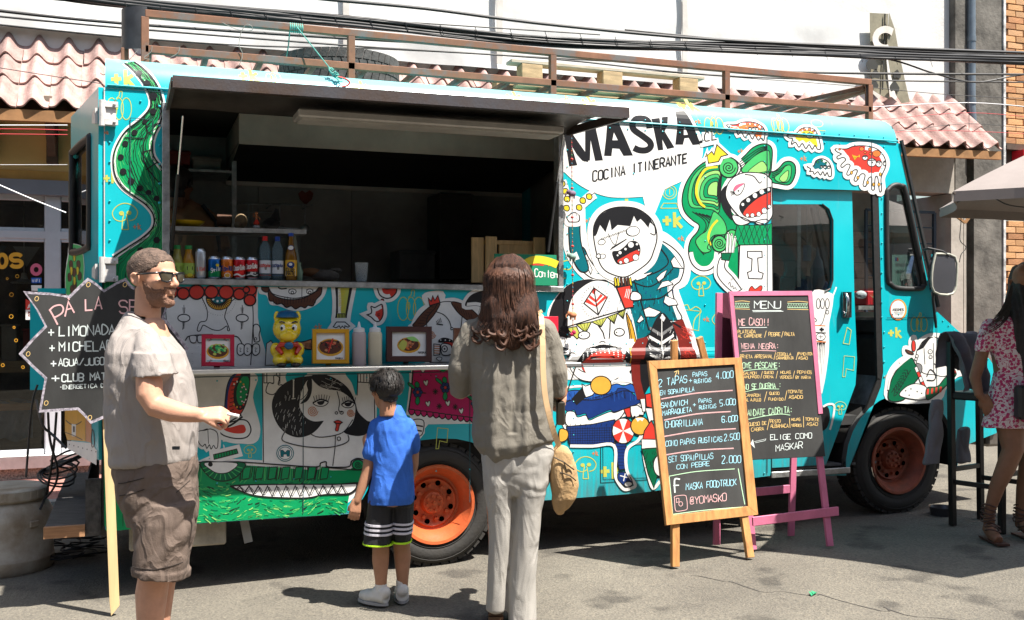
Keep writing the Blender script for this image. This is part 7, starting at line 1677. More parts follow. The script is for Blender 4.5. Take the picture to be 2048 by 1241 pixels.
tag(mb.build('cable_coil',black,smooth=60), 'coil of black cable behind the far end of the step', 'cables')
mb=MB(); a,b=onY(60,600,.7),onY(88,780,.7); mb.box(a.x,b.x,.7,.72,b.z,a.z)
a,b=onY(76,577,.7),onY(132,588,.7); mb.box(a.x,b.x,.68,.72,b.z,a.z); tag(mb.build('turquoise_board',teal), 'narrow turquoise board edge standing behind the star sign', 'board')
# sliding shop letters and stickers on the glass
def onglass(name,label,fn,cat='sticker'):
    A=Art(lambda x,y,l: (lambda p_: (p_.x,Y0+.012-l,p_.z))(onY(x,y,Y0+.012)),step=.00006); fn(A); o=A.done(name,None,drp=False); tag(o,label,cat); return o
def _1(A):
    A.z(0,330,4.004); A.ell(18,770,34,50,None,8, 'sn'); A.text('S',88,815,92,88,0, 'sn',8,0,.95)
    A.ell(290,840,34,36,None,7, 'pk'); A.fill([(300,815),(345,812),(345,868),(300,862)], 'k',sm=False) if False else None
onglass('shop_lettering', 'gold and pink capital letters stuck on the shop window',_1, 'lettering')
def _2(A):
    A.z(0,330,4.004); A.fill([(250,905),(332,905),(332,948),(252,948)], 'bl',sm=False); A.fill([(250,965),(335,965),(330,1010),(252,1010)], 'w',sm=False); A.text('WIFI',258,940,22,17,0, 'w',1,0)
    A.fill([(205,1075),(245,1095),(275,1160),(205,1160)], 'r',sm=False); A.text('A',222,1150,30,30,0, 'w',1.8,0); A.fill([(205,1162),(290,1162),(320,1241),(205,1241)], 'w',sm=False); A.fill([(225,1175),(285,1175),(295,1215),(225,1215)], 'rd',sm=False); A.text('abc',232,1205,20,18,0, 'w',1,0) if False else A.text('ab',232,1205,20,18,0, 'w',1,0)
FONT['b']='0600 0434433302 0030'
FONT['b']='0600 03344341300 0'.replace(' 0', ' 0') if False else '0600 03344341 4130 3000'
onglass('window_stickers', 'blue, white and red payment stickers on the shop window',_2)
for o_,rs in (((0,330,4.004),((138,893,13),(58,912,8),(92,1040,15),(90,1215,15))),((0,620,3.267),((92,115,7),(105,200,10),(18,362,10),(150,375,9)))):
    for x,y,r_ in rs:
        onglass('ring_sticker', 'small gold ring decal stuck on the dark shop window glass',lambda A: A.z(*o_).ell(x,y,r_,r_,None,1.0, 'sn'))['group']='gold ring decals on the shop window'
# ================================================================ STREET THINGS,RIGHT
# parasol
hx,hy,hr=5.36,-1.37,1.09; hz_r,hz_c=2.10,2.55
ps=thing('parasol', 'grey hexagonal parasol reaching in at the right edge', 'parasol',(hx,hy,G(hx)))
cloth=M('parasol_cloth',(.25,.215,.20),.85,var=.05,bump=.15,bs=250)
cor=[Vector((x,y,hz_r)) for x,y in ((4.25,-1.29),(4.84,-2.22),(5.92,-2.25),(6.46,-1.33),(5.95,-.45),(4.86,-.53))]; ap=Vector((hx,hy,hz_c))
mb=MB()
for k in range(6):
    a,b=cor[k],cor[(k+1) % 6]
    def pf(u,v):
        e=a.lerp(b,v); q_=ap.lerp(e,u); q_.z += .05*u*(1-u)*2-.035*math.sin(math.pi*v)*u*.0; q_ += (Vector((hx,hy,q_.z))-q_)*(.06*math.sin(math.pi*v)*u*u); return q_
    mb.grid(pf,10,8)
    for i in range(8):
        p0,p1=pf(1,i/8),pf(1,(i+1)/8); dz=Vector((0,0,-.055)); mb.add([p0,p1,p1+dz,p0+dz],[(0,1,2,3)])
mb.build('canopy',cloth,ps,smooth=40)
for k in range(6): mb=MB(); mb.bar(ap+Vector((0,0,-.03)),cor[k]+Vector((0,0,-.012)),.016,.012); mb.build('rib',M('parasol_rib',(.10,.08,.07),.6),ps)
mb=MB(); mb.tube([(hx,hy,G(hx)),(hx,hy,hz_c+.05)],.022,12); mb.build('pole',M('pole_white',(.5,.5,.48),.4),ps,smooth=60)
mb=MB(); mb.lathe([(.001,0),(.22,0),(.22,.05),(.03,.07),(.001,.07)],(hx,hy,G(hx)),24); mb.build('base',concrete,ps,smooth=40)
cable('string_lights', 'dark wire of party lights slung under the parasol',[onY(1938,375,-.9),onY(1985,395,-.9),onY(2010,408,-.9),onY(2030,413,-.9),onY(2060,416,-.9)],.004,black)
cable('string_lights', 'dark wire of lights running from the bracket to the brick house',[onY(1948,428,1.2),onY(1975,436,1.2),onY(2010,440,1.2),onY(2055,441,1.2)],.004,black)
cable('string_lights', 'thin loose wire hanging down beside the pillar at the parasol',[onY(1920,380,1.0),onY(1922,440,1.0),onY(1920,480,1.0),onY(1932,495,1.0),onY(1922,510,1.0),onY(1919,525,1.0)],.0035,black)
mb=MB(); pz=[onY(x,y,1.6) for x,y in ((1906,428),(1947,424),(1930,446))]
for k in range(3): mb.bar(pz[k],pz[(k+1) % 3],.02,.02)
tag(mb.build('wooden_bracket',M('bracket_wood',(.30,.15,.06),.7)), 'small triangular wooden bracket hanging below the parasol edge', 'bracket')
# bar stool with a grey hoodie
q1,q2,q3,q4=onZ(1897,1050,.09),onZ(1954,1040,.09),onZ(1992,1066,.09),None
s0=Vector((5.07,-.42,.085)); ax=Vector((.10,-.30,0)); ay=Vector((.31,.08,0))
stl=thing('bar_stool', 'black wooden bar stool with backrest in the shade beside the front wheel', 'stool',s0)
blk_=M('black_wood',(.012,.010,.009),.45,var=.2,vs=20)
gz=.085; SH=.86
base=[s0,s0+ax,s0+ax+ay,s0+ay];
tops=[Vector((p_.x,p_.y,0)) for p_ in base]
for k,p_ in enumerate(base):
    z1=SH+.32 if k in (0,3) else SH
    mb=MB(); mb.bar((p_.x,p_.y,gz),(p_.x+(-.02 if z1 > SH else 0),p_.y,z1+gz),.035,.04); mb.build('leg',blk_,stl,bevel=.003)
cen=sum(base,Vector())/4
mb=MB(); mb.box(-.19,.19,-.19,.19,SH+gz-.05,SH+gz,0,Matrix.Translation((cen.x,cen.y,0)) @ Matrix.Rotation(R(17),4, 'Z')); mb.build('seat',blk_,stl,bevel=.01)
for zz in (.28,.36):
    for i in range(4):
        if (i % 2) == (zz > .3): mb=MB(); mb.bar(base[i]+Vector((0,0,zz)),base[(i+1) % 4]+Vector((0,0,zz)),.022,.03); mb.build('stretcher',blk_,stl,bevel=.002)
mb=MB(); a,b=base[0],base[3]; mb.bar((a.x-.02,a.y,SH+gz+.28),(b.x-.02,b.y,SH+gz+.28),.02,.09); mb.build('backrest',blk_,stl,bevel=.003)
# hoodie
def hood_f(u,v):
    # drapes over the chair back: u across,v from the front hem over the top to the back
    a=base[0]+Vector((-.06,-.01,0)); b=base[3]+Vector((-.02,.03,0)); L=.62
    s_=v*L; zt=SH+gz+.345
    if s_ < .34: off,z=.055+.05*(1-s_/.34),zt-.34+s_
    elif s_ < .42: t=(s_-.34)/.08*math.pi; off,z=.04*math.cos(t),zt+.035*math.sin(t)
    else: off,z=-.05,zt-(s_-.42)
    p_=a.lerp(b,u); w_=.025*math.sin(u*16+v*5)+.02*noise.noise((u*5,v*7,3))+.03*noise.noise((u*2,v*3,7))
    return Vector((p_.x+.3*(off+w_),p_.y-off-w_,z+.02*math.sin(u*7)*(1 if v < .1 or v > .95 else .3)))
mb=MB(); mb.grid(hood_f,34,34)
gh=M('grey_jersey',(.15,.145,.16),.95,var=.1,bump=.4,bs=300)
hd=thing('hoodie', 'dark grey hooded jacket thrown over the bar stool back', 'jacket',base[0]); mb.build('body_cloth',gh,hd,smooth=80)
# dog bowl
c=onZ(1885,1030,.085); mb=MB(); mb.lathe([(.001,0),(.075,0),(.085,.05),(.088,.055),(.08,.052),(.068,.008),(.001,.006)],c,28); tag(mb.build('metal_bowl',M('bowl_dark',(.10,.10,.11),.3,metal=.7),smooth=40), 'small dark metal bowl on the ground beside the stool', 'bowl')
# ---- inside the cab
mb=MB(); pl=Plane((0,.03,1.7),0,0); slabpl(mb,pl,[(1784,510),(1837,510),(1837,577),(1784,575)],0,.001); nt_=mb.build('permit_paper',M('paper_mint',(.38,.58,.52),.7,var=0)); tag(nt_, 'pale green official permit sheet taped inside the cab window', 'paper')
A=Art(lambda x,y,l: pl.at(x,y,l+.0012),step=.00002); A.z(1680,380,4.136); A.fill([(455,560),(468,560),(468,590),(455,590)], 'bl',sm=False); A.fill([(469,560),(482,560),(482,590),(469,590)], 'r',sm=False)
for k in range(6): A.line([(458,612+(9*k if k < 3 else 30+9*k)),(620,612+(9*k if k < 3 else 30+9*k))],1.0, 'gr')
A.line([(565,575),(622,577)],1.2, 'gr'); A.line([(595,583),(622,584)],.9, 'gr'); A.line([(498,568),(500,575)],1, 'k'); A.done('print',nt_,drp=False)
A=Art(lambda x,y,l: pl.at(x,y,l+.004),step=.00002); A.z(1680,380,4.136); A.ell(543,725,48,50, 'w',0).ell(545,768,40,32, 'k',0).ell(545,782,16,8, 'r',0).line([(515,705),(575,705)],.8, 'gr').line([(520,713),(570,713)],.8, 'gr'); o=A.done('round_decal',None,drp=False); tag(o, 'white and black round decal on the cab window over the permit', 'sticker')
# plant behind the window
mb=MB(); c=onY(1776,600,.5); q=random.Random(2)
for k in range(34):
    a=q.uniform(0,6.28); L=q.uniform(.12,.30); pts=[Vector((c.x+.03*math.cos(a),.5+.03*math.sin(a),1.42))]
    for i in range(1,5): t=i/4; pts.append(pts[0]+Vector((L*t*.5*math.cos(a),L*t*.4*math.sin(a),L*(1.3*t-.7*t*t))))
    w0=.007
    for i in range(4): mb.add([pts[i]+Vector((w0*(1-i/4),0,0)),pts[i]-Vector((w0*(1-i/4),0,0)),pts[i+1]-Vector((w0*(1-(i+1)/4),0,0)),pts[i+1]+Vector((w0*(1-(i+1)/4),0,.0005))],[(0,1,2,3)])
tag(mb.build('potted_plant',M('leaf_yellow_green',(.14,.20,.03),.6,var=.3)), 'yellow green grassy plant on the dashboard behind the permit', 'plant')
# water bottles and bag in the sliding door window
bags=M('clear_bag',(.62,.66,.7),.25,var=.1,trans=.4,ior=1.1,bump=.6,bs=25); blubot=M('blue_bottle',(.10,.26,.48),.2,var=.2,trans=.3,ior=1.2)
for k,(px,py) in enumerate(((1604,590),(1618,584),(1632,590),(1644,586))):
    c=onY(px,py,.35); mb=MB(); mb.lathe([(.05,-.2),(.052,.03),(.04,.07),(.02,.09),(.02,.11),(.001,.11)],c,18)
    o=mb.build('water_bottle',blubot,smooth=50); tag(o,['leftmost blue water bottle in the cab door window', 'second blue water bottle from the left in the cab window', 'third blue water bottle standing lower in the cab window', 'rightmost blue water bottle beside the window gasket'][k], 'bottle', 'water bottles in the cab')
mb=MB(); c=onY(1635,540,.3)
mb.rings([[Vector((c.x+r_*math.cos(t)*(1+.15*math.sin(3*t+z*40)),.3+r_*.6*math.sin(t),c.z+z)) for t in [i*.45 for i in range(14)]] for z,r_ in ((.16,.005),(.10,.012),(.06,.035),(0,.05),(-.08,.055),(-.13,.04))])
tag(mb.build('plastic_bag',bags,smooth=60), 'crumpled clear plastic bag hanging inside the cab door window', 'bag')
mb=MB(); c=onY(1614,505,.3); mb.box(c.x-.03,c.x+.035,.3,.302,c.z-.06,c.z+.05); mb.tube([(c.x,.3,c.z+.05),(c.x,.3,c.z+.5)],.002,5); tag(mb.build('hanging_card',M('card_white',(.5,.52,.58),.6)), 'white card hanging on a thread inside the cab door window', 'card')
mb=MB(); mb.bar(onY(1625,415,.9),onY(1660,575,.9),.03,.03); mb.bar(onY(1600,470,1.2),onY(1660,530,1.2),.012); mb.build('cab_bars',blackrub,truck)
mb=MB(); a,b=onY(1708,590,.6),onY(1752,612,.6); mb.box(a.x,b.x+.05,.55,.9,b.z-.03,b.z+.0); mb.build('cab_tray',alum,truck)
mb=MB(); c=onY(1742,585,.6); mb.box(c.x-.05,c.x+.06,.58,.75,b.z+.002,b.z+.11); tag(mb.build('red_box',M('red_box_m',(.45,.01,.02),.5),bevel=.008), 'small red box on the metal tray in the open cab doorway', 'box')
mb=MB(); c=onY(1722,590,.58); mb.sph(c+Vector((0,0,0)),.045,12,0,(1,.8,.7)); tag(mb.build('white_bundle',bags,smooth=60), 'crumpled pale plastic bundle beside the red box in the cab', 'bag')
# ================================================================ OVERHEAD WIRES
def wire(pts,r,name,label,Y=2.4,grp='thick black cables over the roof rack',mat=black,n=5,cat='cable'):
    return cable(name,label,[onY(x,y,Y) for x,y in pts],r,mat,cat,grp,n)
q=random.Random(11)
mb=MB()
bund=[((-60,-42),(180,-2),(420,22),(700,45),(1100,82),(1500,98),(1800,110),(2120,122))]
for k in range(22):
    o=q.uniform(-11,11); ph=q.uniform(0,6)
    mb.tube(smooth_path([tuple(onY(x,y+o+3.0*math.sin(x*.006+ph)+2,2.4+.03*math.sin(ph+x*.004))) for x,y in bund[0]],False,8),q.choice((.010,.014,.018,.007)),6)
for k in range(26):
    x=250+k*70; y=5+.068*x-8; p0=onY(x,y,2.36); mb.tube([p0+Vector((0,0,.03)),p0+Vector((.03,0,-.05))],.003,4)
tag(mb.build('cable_bundle',black,smooth=60), 'thick bundle of black cables crossing above the roof rack', 'cables')
W_=[([(-40,18),(240,47),(700,78),(1100,100),(1500,142),(2100,150)],.012, 'upper black cable running under the thick bundle'),
      ([(-40,30),(240,56),(700,92),(1100,118),(1500,155),(2100,166)],.008, 'second thinner black cable under the thick bundle'),
      ([(-40,46),(240,74),(500,92),(800,100),(1200,122),(1600,145)],.007, 'thin black cable passing behind the spare tyre'),
      ([(440,-30),(620,-4),(850,18),(1120,52),(1500,84),(2100,108)],.015, 'thick black cable above the bundle at the top centre'),
      ([(40,-6),(240,10),(500,22),(800,44),(1200,70)],.006, 'fine black cable along the top edge at the left'),
      ([(1200,88),(1500,98),(1700,108),(1790,122),(1870,148),(1950,165),(2030,152),(2100,145)],.009, 'black cable sagging below the others at the right'),
      ([(1250,60),(1500,84),(1750,100),(2100,112)],.008, 'black cable riding on top of the bundle at the right'),
      ([(1100,128),(1400,150),(1700,172),(1900,190),(2100,200)],.0035, 'thin grey wire low over the tiles at the right')]
for pts,r_,lb in W_: wire(pts,r_, 'overhead_cable',lb)
redw=M('red_wire',(.45,.02,.03),.5,var=0); whw=M('white_wire',(.6,.6,.62),.5,var=0)
wire([(-40,251),(135,251)],.0045, 'strung_wire', 'white wire crossing the ochre wall at the left',3.2, 'thin wires strung over the tiles',whw)
wire([(-40,258),(70,259),(135,261)],.0035, 'strung_wire', 'upper red wire across the ochre wall at the left',3.2, 'thin wires strung over the tiles',redw)
wire([(-40,268),(135,270)],.0035, 'strung_wire', 'lower red wire across the ochre wall at the left',3.2, 'thin wires strung over the tiles',redw)
wire([(-40,330),(135,330)],.002, 'strung_wire', 'faint grey wire above the shop lintel',3.2, 'thin wires strung over the tiles',whw)
wire([(-30,358),(60,397),(132,426)],.005, 'strung_wire', 'white rope slanting down across the shop window',2.2, 'thin wires strung over the tiles',whw)
wire([(-40,130),(100,152),(205,168)],.003, 'strung_wire', 'black wire sagging over the left roof tiles',2.0, 'thin wires strung over the tiles',black)
wire([(1740,215),(1940,206),(2100,219)],.005, 'strung_wire', 'white wire above the right roof tiles',3.0, 'thin wires strung over the tiles',whw)
wire([(1740,242),(1938,226),(2100,240)],.003, 'strung_wire', 'upper red wire over the right roof tiles',3.0, 'thin wires strung over the tiles',redw)
wire([(1760,266),(1900,262),(2100,270)],.003, 'strung_wire', 'lower red wire over the right roof tiles',3.0, 'thin wires strung over the tiles',redw)
wire([(1800,262),(1938,248),(2060,258)],.003, 'strung_wire', 'thin black wire between the two red wires',2.9, 'thin wires strung over the tiles',black)
wire([(1936,205),(1938,226),(1938,262)],.003, 'strung_wire', 'short vertical tie wire joining the wires by the rain pipe',2.9, 'thin wires strung over the tiles',black)
# ================================================================ PEOPLE
def evalmesh(mb,vox,it,fn=None,mods=()):
    me=mb.mesh('t',[]); o=bpy.data.objects.new('t',me); C.objects.link(o)
    m=o.modifiers.new('r', 'REMESH'); m.mode='VOXEL'; m.voxel_size=vox
    m2=o.modifiers.new('s', 'SMOOTH'); m2.iterations=it; m2.factor=.5
    dg=bpy.context.evaluated_depsgraph_get(); ev=bpy.data.meshes.new_from_object(o.evaluated_get(dg)); bpy.data.objects.remove(o); bpy.data.meshes.remove(me)
    if fn:
        ns=[v.normal.copy() for v in ev.vertices]
        for v,n in zip(ev.vertices,ns): v.co += n*fn(v.co,n)
    ev.polygons.foreach_set('use_smooth',[True]*len(ev.polygons)); ev.update(); return ev
def put(me,name,mat,parent):
    me.materials.clear(); me.materials.append(mat); return link(me,name,parent,world=False)
def shell(src,pred,off,name,mat,parent,jit=0):
    """a layer (hair, beard) lifted off the faces of another mesh"""
    b=bmesh.new(); b.from_mesh(src); b.normal_update()
    bmesh.ops.delete(b,geom=[f for f in b.faces if not pred(f.calc_center_median())],context='FACES')
    for v in b.verts: v.co += v.normal*(off*(1+jit*noise.noise(v.co*60)) if not v.is_boundary else -.002)
    me=bpy.data.meshes.new(name); b.to_mesh(me); b.free(); me.polygons.foreach_set('use_smooth',[True]*len(me.polygons)); return put(me,name,mat,parent)
class P:
    """a person standing at the ground under pixel (fx, fy); s = pixels per metre there"""
    def __init__(s,fx,fy,label,g=0.0,dist=None):
        s.d=dist or (CAM.z-g)*F/(fy-HY); s.s=F/s.d; s.fx=fx; s.g=g
        w_=CAM+ray(fx,HY)*s.d; w_.z=g
        s.root=thing('person',label, 'person',w_,-TH)
    def q(s,px,py,y=0): d=s.d+y; return Vector(((px-CX)/F*d-(s.fx-CX)/F*s.d,y,CAM.z-s.g-(py-HY)/F*d))
    def loft(s,mb,rows,n=28,p=2.3):
        """rows: (py, xl, xr, depth half, y centre[, tilt])"""
        rings=[]
        for r_ in rows:
            a,b=s.q(r_[1],r_[0],r_[4]),s.q(r_[2],r_[0]+(r_[5] if len(r_) > 5 else 0),r_[4]); c=(a+b)/2; hx=(b.x-a.x)/2; ring=[]
            for k in range(n):
                t=2*math.pi*k/n; cx_,sy_=math.cos(t),math.sin(t)
                cx_=math.copysign(abs(cx_)**(2/p),cx_); sy_=math.copysign(abs(sy_)**(2/p),sy_)
                ring.append(Vector((c.x+hx*cx_,r_[4]+r_[3]*sy_,c.z+(a.z-b.z)/2*-cx_)))
            rings.append(ring)
        mb.rings(rings)
    def limb(s,mb,pts,n=16,flat=1.0):
        """pts: (px, py, y, radius in m)"""
        P_=[s.q(a,b,c) for a,b,c,r_ in pts]; R_=[p[3] for p in pts]
        mb.tube(P_,R_,n,flat=flat)
        for p_,r_ in ((P_[0],R_[0]),(P_[-1],R_[-1])): mb.sph(p_,r_,12)
def hand(mb,w,d,n,s,curl=.5,spread=.12,thumb=1):
    """w wrist point, d finger direction, n palm normal, s hand length"""
    d=d.normalized(); n=(n-d*n.dot(d)).normalized(); l=d.cross(n).normalized()
    for k in (-1.5,-.5,.5,1.5): mb.tube([w+l*k*.07*s,w+d*.26*s+l*k*.10*s,w+d*.48*s+l*k*.115*s],[.085*s,.08*s,.07*s],8)
    for k,L in ((-1.5,.80),(-.5,.95),(.5,1.0),(1.5,.9)):
        p=w+d*.48*s+l*k*.118*s; a=0; pts=[p]; dd=d+l*k*spread*.4
        for j,sl_ in enumerate((.22,.15,.12)):
            a += curl*(.9 if j else .7)*1.1; q_=(dd*math.cos(a)+n*math.sin(a)).normalized(); p=p+q_*sl_*s*L; pts.append(p)
        mb.tube(pts,[.060*s,.055*s,.050*s,.038*s],8); mb.sph(pts[-1],.038*s,8)
    p0=w+d*.14*s-l*thumb*.14*s; p1=p0+(d*.18-l*thumb*.10+n*.08)*s; p2=p1+(d*.16-l*thumb*.01+n*.10*(.5+curl))*s
    mb.tube([p0,p1,p2],[.075*s,.062*s,.045*s],8); mb.sph(p2,.045*s,8)
def head(mb,c,h,yaw,pitch=0):
    """c = centre, h = head height, yaw 0 looks at the viewer, +90 to the right"""
    m=Matrix.Translation(c) @ Matrix.Rotation(R(yaw),4, 'Z') @ Matrix.Rotation(R(pitch),4, 'X') @ Matrix.Scale(h,4)
    t=MB()
    def s_(x,y,z,r,k): t.sph((x,y,z),r,20,0,k)
    s_(0,.07,.15,.36,(.90,1.16,.97)); s_(0,-.10,-.05,.29,(.93,1.0,1.15)); s_(0,-.12,-.27,.22,(1.0,1.0,.85)); s_(0,-.30,-.40,.085,(1.15,.9,.8)); s_(0,-.33,.095,.085,(2.3,.7,.45))
    t.tube([(0,-.37,.06),(0,-.41,-.02),(0,-.46,-.10)],[.032,.042,.052],10); s_(0,-.46,-.105,.045,(1,1,.9)); s_(-.045,-.41,-.115,.038,(1,1,.8)); s_(.045,-.41,-.115,.038,(1,1,.8))
    s_(0,-.375,-.205,.055,(1.5,.6,.38)); s_(0,-.37,-.25,.055,(1.35,.6,.42)); s_(.17,-.25,-.06,.10,(1,.8,.9)); s_(-.17,-.25,-.06,.10,(1,.8,.9))
    for sx in (-1,1):
        s_(sx*.335,.07,-.02,.085,(.35,.75,1.25)); t.tube([(sx*.35,.03,.05),(sx*.375,.09,.085),(sx*.385,.14,.04),(sx*.37,.13,-.06),(sx*.34,.05,-.12)],[.018,.022,.024,.020,.022],8)
    t.tube([(0,.13,-.15),(0,.15,-.62)],[.205,.215],18)
    mb.add([m @ Vector(v) for v in t.v],t.f); return m
def strand(mb,pts,w_,side):
    n=len(pts)
    vs=[]
    for i,p in enumerate(pts):
        k=w_*(1-.75*(i/(n-1))**2); vs += [p+side*k,p-side*k]
    mb.add(vs,[(2*i,2*i+1,2*i+3,2*i+2) for i in range(n-1)])
def skin(name,c): return M(name,c,.5,var=.08,vs=14,bump=.08,bs=120,spec=.35)
fold=lambda c,sx,sz,a,seed=0: a*(abs(noise.noise(Vector((c.x*sx,c.y*sx,c.z*sz+seed))))-.25)
def crease(m,sc_,st,stretch=(1,1,.45),rot=.5):
    n=m.node_tree.nodes; l=m.node_tree.links; b=n['Principled BSDF']; tc=n['Texture Coordinate']
    mp=n.new('ShaderNodeMapping'); mp.inputs['Scale'].default_value=stretch; mp.inputs['Rotation'].default_value=(0,rot,0); l.new(tc.outputs['Object'],mp.inputs[0])
    t=n.new('ShaderNodeTexNoise'); t.inputs['Scale'].default_value=sc_; t.inputs['Detail'].default_value=2.5; t.inputs['Distortion'].default_value=.9; l.new(mp.outputs[0],t.inputs['Vector'])
    k=n.new('ShaderNodeValToRGB'); e=k.color_ramp.elements; e[0].position=.38; e[0].color=(0,0,0,1); e[1].position=.5; e[1].color=(1,1,1,1); e2=e.new(.64); e2.color=(.1,.1,.1,1); l.new(t.outputs[0],k.inputs[0])
    bp=n.new('ShaderNodeBump'); bp.inputs['Strength'].default_value=st; bp.inputs['Distance'].default_value=.014; l.new(k.outputs[0],bp.inputs['Height'])
    old=b.inputs['Normal'].links
    if old: l.new(old[0].from_socket,bp.inputs['Normal'])
    l.new(bp.outputs[0],b.inputs['Normal']); return m
# ---------------- the woman in front (seen from behind)
wo=P(1020,1243, 'person with long brown hair in khaki blouse and pale trousers, seen from behind')
sk2=skin('skin_tan',(.42,.22,.14))
mb=MB(); hm_=head(mb,wo.q(1020,574,.0),.225,172,-4)
wo.loft(mb,[(640,985,1060,.05,.0),(680,945,1092,.09,.0),(760,950,1095,.10,0),(850,955,1095,.095,0),(900,965,1095,.10,0)])
wo.limb(mb,[(940,665,0,.045),(918,740,.01,.04),(922,785,.02,.036),(955,770,.22,.028)]); wo.limb(mb,[(1095,665,0,.045),(1118,740,.01,.04),(1120,785,.02,.036),(1110,800,.20,.028),(1112,815,.23,.024)])
hand(mb,wo.q(1112,822,.20),Vector((.1,.1,.3)),Vector((-.4,1,0)),.16,.8); hand(mb,wo.q(958,768,.22),Vector((.5,.6,.2)),Vector((0,0,1)),.16,.4)
for a,b,c_,y in ((1000,998,993,.0),(1050,1048,1044,0)): wo.limb(mb,[(a,960,y,.07),(b,1080,y,.05),(c_,1200,y+.01,.035)])
put(evalmesh(mb,.006,3), 'body',sk2,wo.root)
khaki=M('khaki_cotton',(.185,.168,.138),.85,var=.06,vs=5,bump=.25,bs=260)
mb=MB()
wo.loft(mb,[(612,985,1056,.055,.0),(628,965,1078,.075,.0),(642,943,1088,.085,0),(660,934,1097,.095,0),(700,936,1103,.115,0),(760,942,1105,.125,0),(820,944,1106,.125,.0),(870,944,1110,.135,.0),(893,948,1110,.14,.0,-14),(912,962,1092,.13,.0,-22),(920,978,1060,.11,0,-10)],p=2.5)
wo.limb(mb,[(948,664,0,.062),(930,700,0,.060),(921,745,.0,.056),(920,780,.02,.050),(945,768,.16,.042),(958,762,.20,.038)])
wo.limb(mb,[(1086,662,0,.062),(1103,700,0,.060),(1113,745,.0,.056),(1114,780,.02,.050),(1106,790,.14,.042),(1106,800,.18,.038)])
def wr(c,n):
    v=fold(c,5,2.0,.022)+fold(c,18,4,.010,3)+fold(c,9,16,.006,8)*(1 if c.z < 1.25 else .4)
    v += -.012*math.exp(-((c.x-.01-.015*math.sin(c.z*7))/.016)**2)*(1 if .9 < c.z < 1.32 and n.y < 0 else 0)
    return v+.012*math.exp(-((abs(c.x)-.07)/.02)**2)*(n.y < 0)*(c.z < 1.3)
put(evalmesh(mb,.0065,2,wr), 'blouse',khaki,wo.root)
mb=MB(); wo.loft(mb,[(880,956,1102,.11,0),(900,959,1107,.118,0),(940,964,1102,.118,0),(965,968,1096,.106,0),(988,985,1080,.085,0)],p=2.5)
wo.loft(mb,[(905,961,1036,.108,.0),(965,966,1032,.108,.0),(1023,975,1027,.085,0),(1090,976,1022,.078,0),(1159,975,1016,.075,.01),(1218,973,1014,.078,.02)])
wo.loft(mb,[(905,1030,1106,.108,.0),(965,1028,1098,.108,.0),(1023,1027,1083,.085,0),(1090,1022,1077,.078,0),(1159,1015,1073,.078,0),(1241,1015,1072,.085,0)])
put(evalmesh(mb,.0065,2,lambda c,n: fold(c,5,1.6,.014)+fold(c,22,5,.006,4)+fold(Vector((c.x-c.z*.5,c.y,c.z+c.x*.5)),7,14,.010*(c.z > .6),2)), 'trousers',M('pale_trousers',(.36,.34,.31),.8,var=.04,vs=4,bump=.2,bs=260),wo.root)
shm=M('brown_leather',(.10,.045,.02),.45,var=.2)
for a,b,y in ((992,1226,.02),(1045,1250,0)):
    mb=MB(); q_=wo.q(a,b,y); mb.box(q_.x-.035,q_.x+.035,-.05+y,.03+y,q_.z-.05,q_.z-.005); mb.tube([q_+Vector((0,-.04,-.01)),q_+Vector((0,.06,-.01)),q_+Vector((0,.16,-.035))],[.036,.04,.03],12); mb.build('shoe',shm,None,smooth=60); o=bpy.data.objects[-1] if False else C.objects[-1]; o.parent=wo.root
# hair
hairb=M('brown_hair',(.068,.027,.015),.6,var=.5,vs=22,stretch=(6,6,.5),bump=.6,bs=90,spec=.35)
mb=MB(); wo.loft(mb,[(510,1004,1028,.04,.0),(514,993,1044,.085,.0),(530,978,1060,.125,.0),(560,969,1068,.138,-.01),(590,967,1072,.132,-.02),(615,963,1077,.13,-.03),(635,958,1086,.125,-.045),(650,962,1084,.11,-.06),(664,972,1070,.10,-.07),(680,990,1050,.07,-.085),(692,1005,1036,.03,-.09)],p=2.1)
put(evalmesh(mb,.006,2,lambda c,n: .0016*math.sin(c.x*170+30*math.sin(c.z*9)*max(0,1.5-c.z)+5*noise.noise(c*4))+.022*noise.noise(c*9+Vector((3,1,2)))*(1+1.5*max(0,min(1,(1.52-c.z)*9)))), 'hair',hairb,wo.root)
mb=MB(); q_=random.Random(4); top_=wo.q(1018,507,-.0)
for k in range(420):
    a=q_.uniform(-1.45,1.45); lx=math.sin(a); dep=-math.cos(a)*.13-.008; ln_=q_.uniform(.75,1.08); curl_=q_.uniform(.004,.026); ph=q_.uniform(0,6); x0=q_.uniform(-.015,.015); pts=[]
    for i in range(12):
        t=i/11*ln_; spr=min(1,(t*3.2)**.55); wid=.112*spr+.030*max(0,t-.60)*(1-max(0,t-.8)*3)*2.4
        z=-.005-.40*t**1.15; wv=curl_*math.sin(t*9+ph)*max(0,t-.35)*2.2; fl=max(0,t-.80)*q_.uniform(-.5,.7)
        pts.append(top_+Vector((x0+lx*(wid+fl)+wv,dep*spr*(1.02 if t < .8 else 1.1)-wv*.6-.012,z+fl*.25)))
    strand(mb,pts,q_.uniform(.0012,.0030),Vector((math.cos(a),lx*.6,0)).normalized())
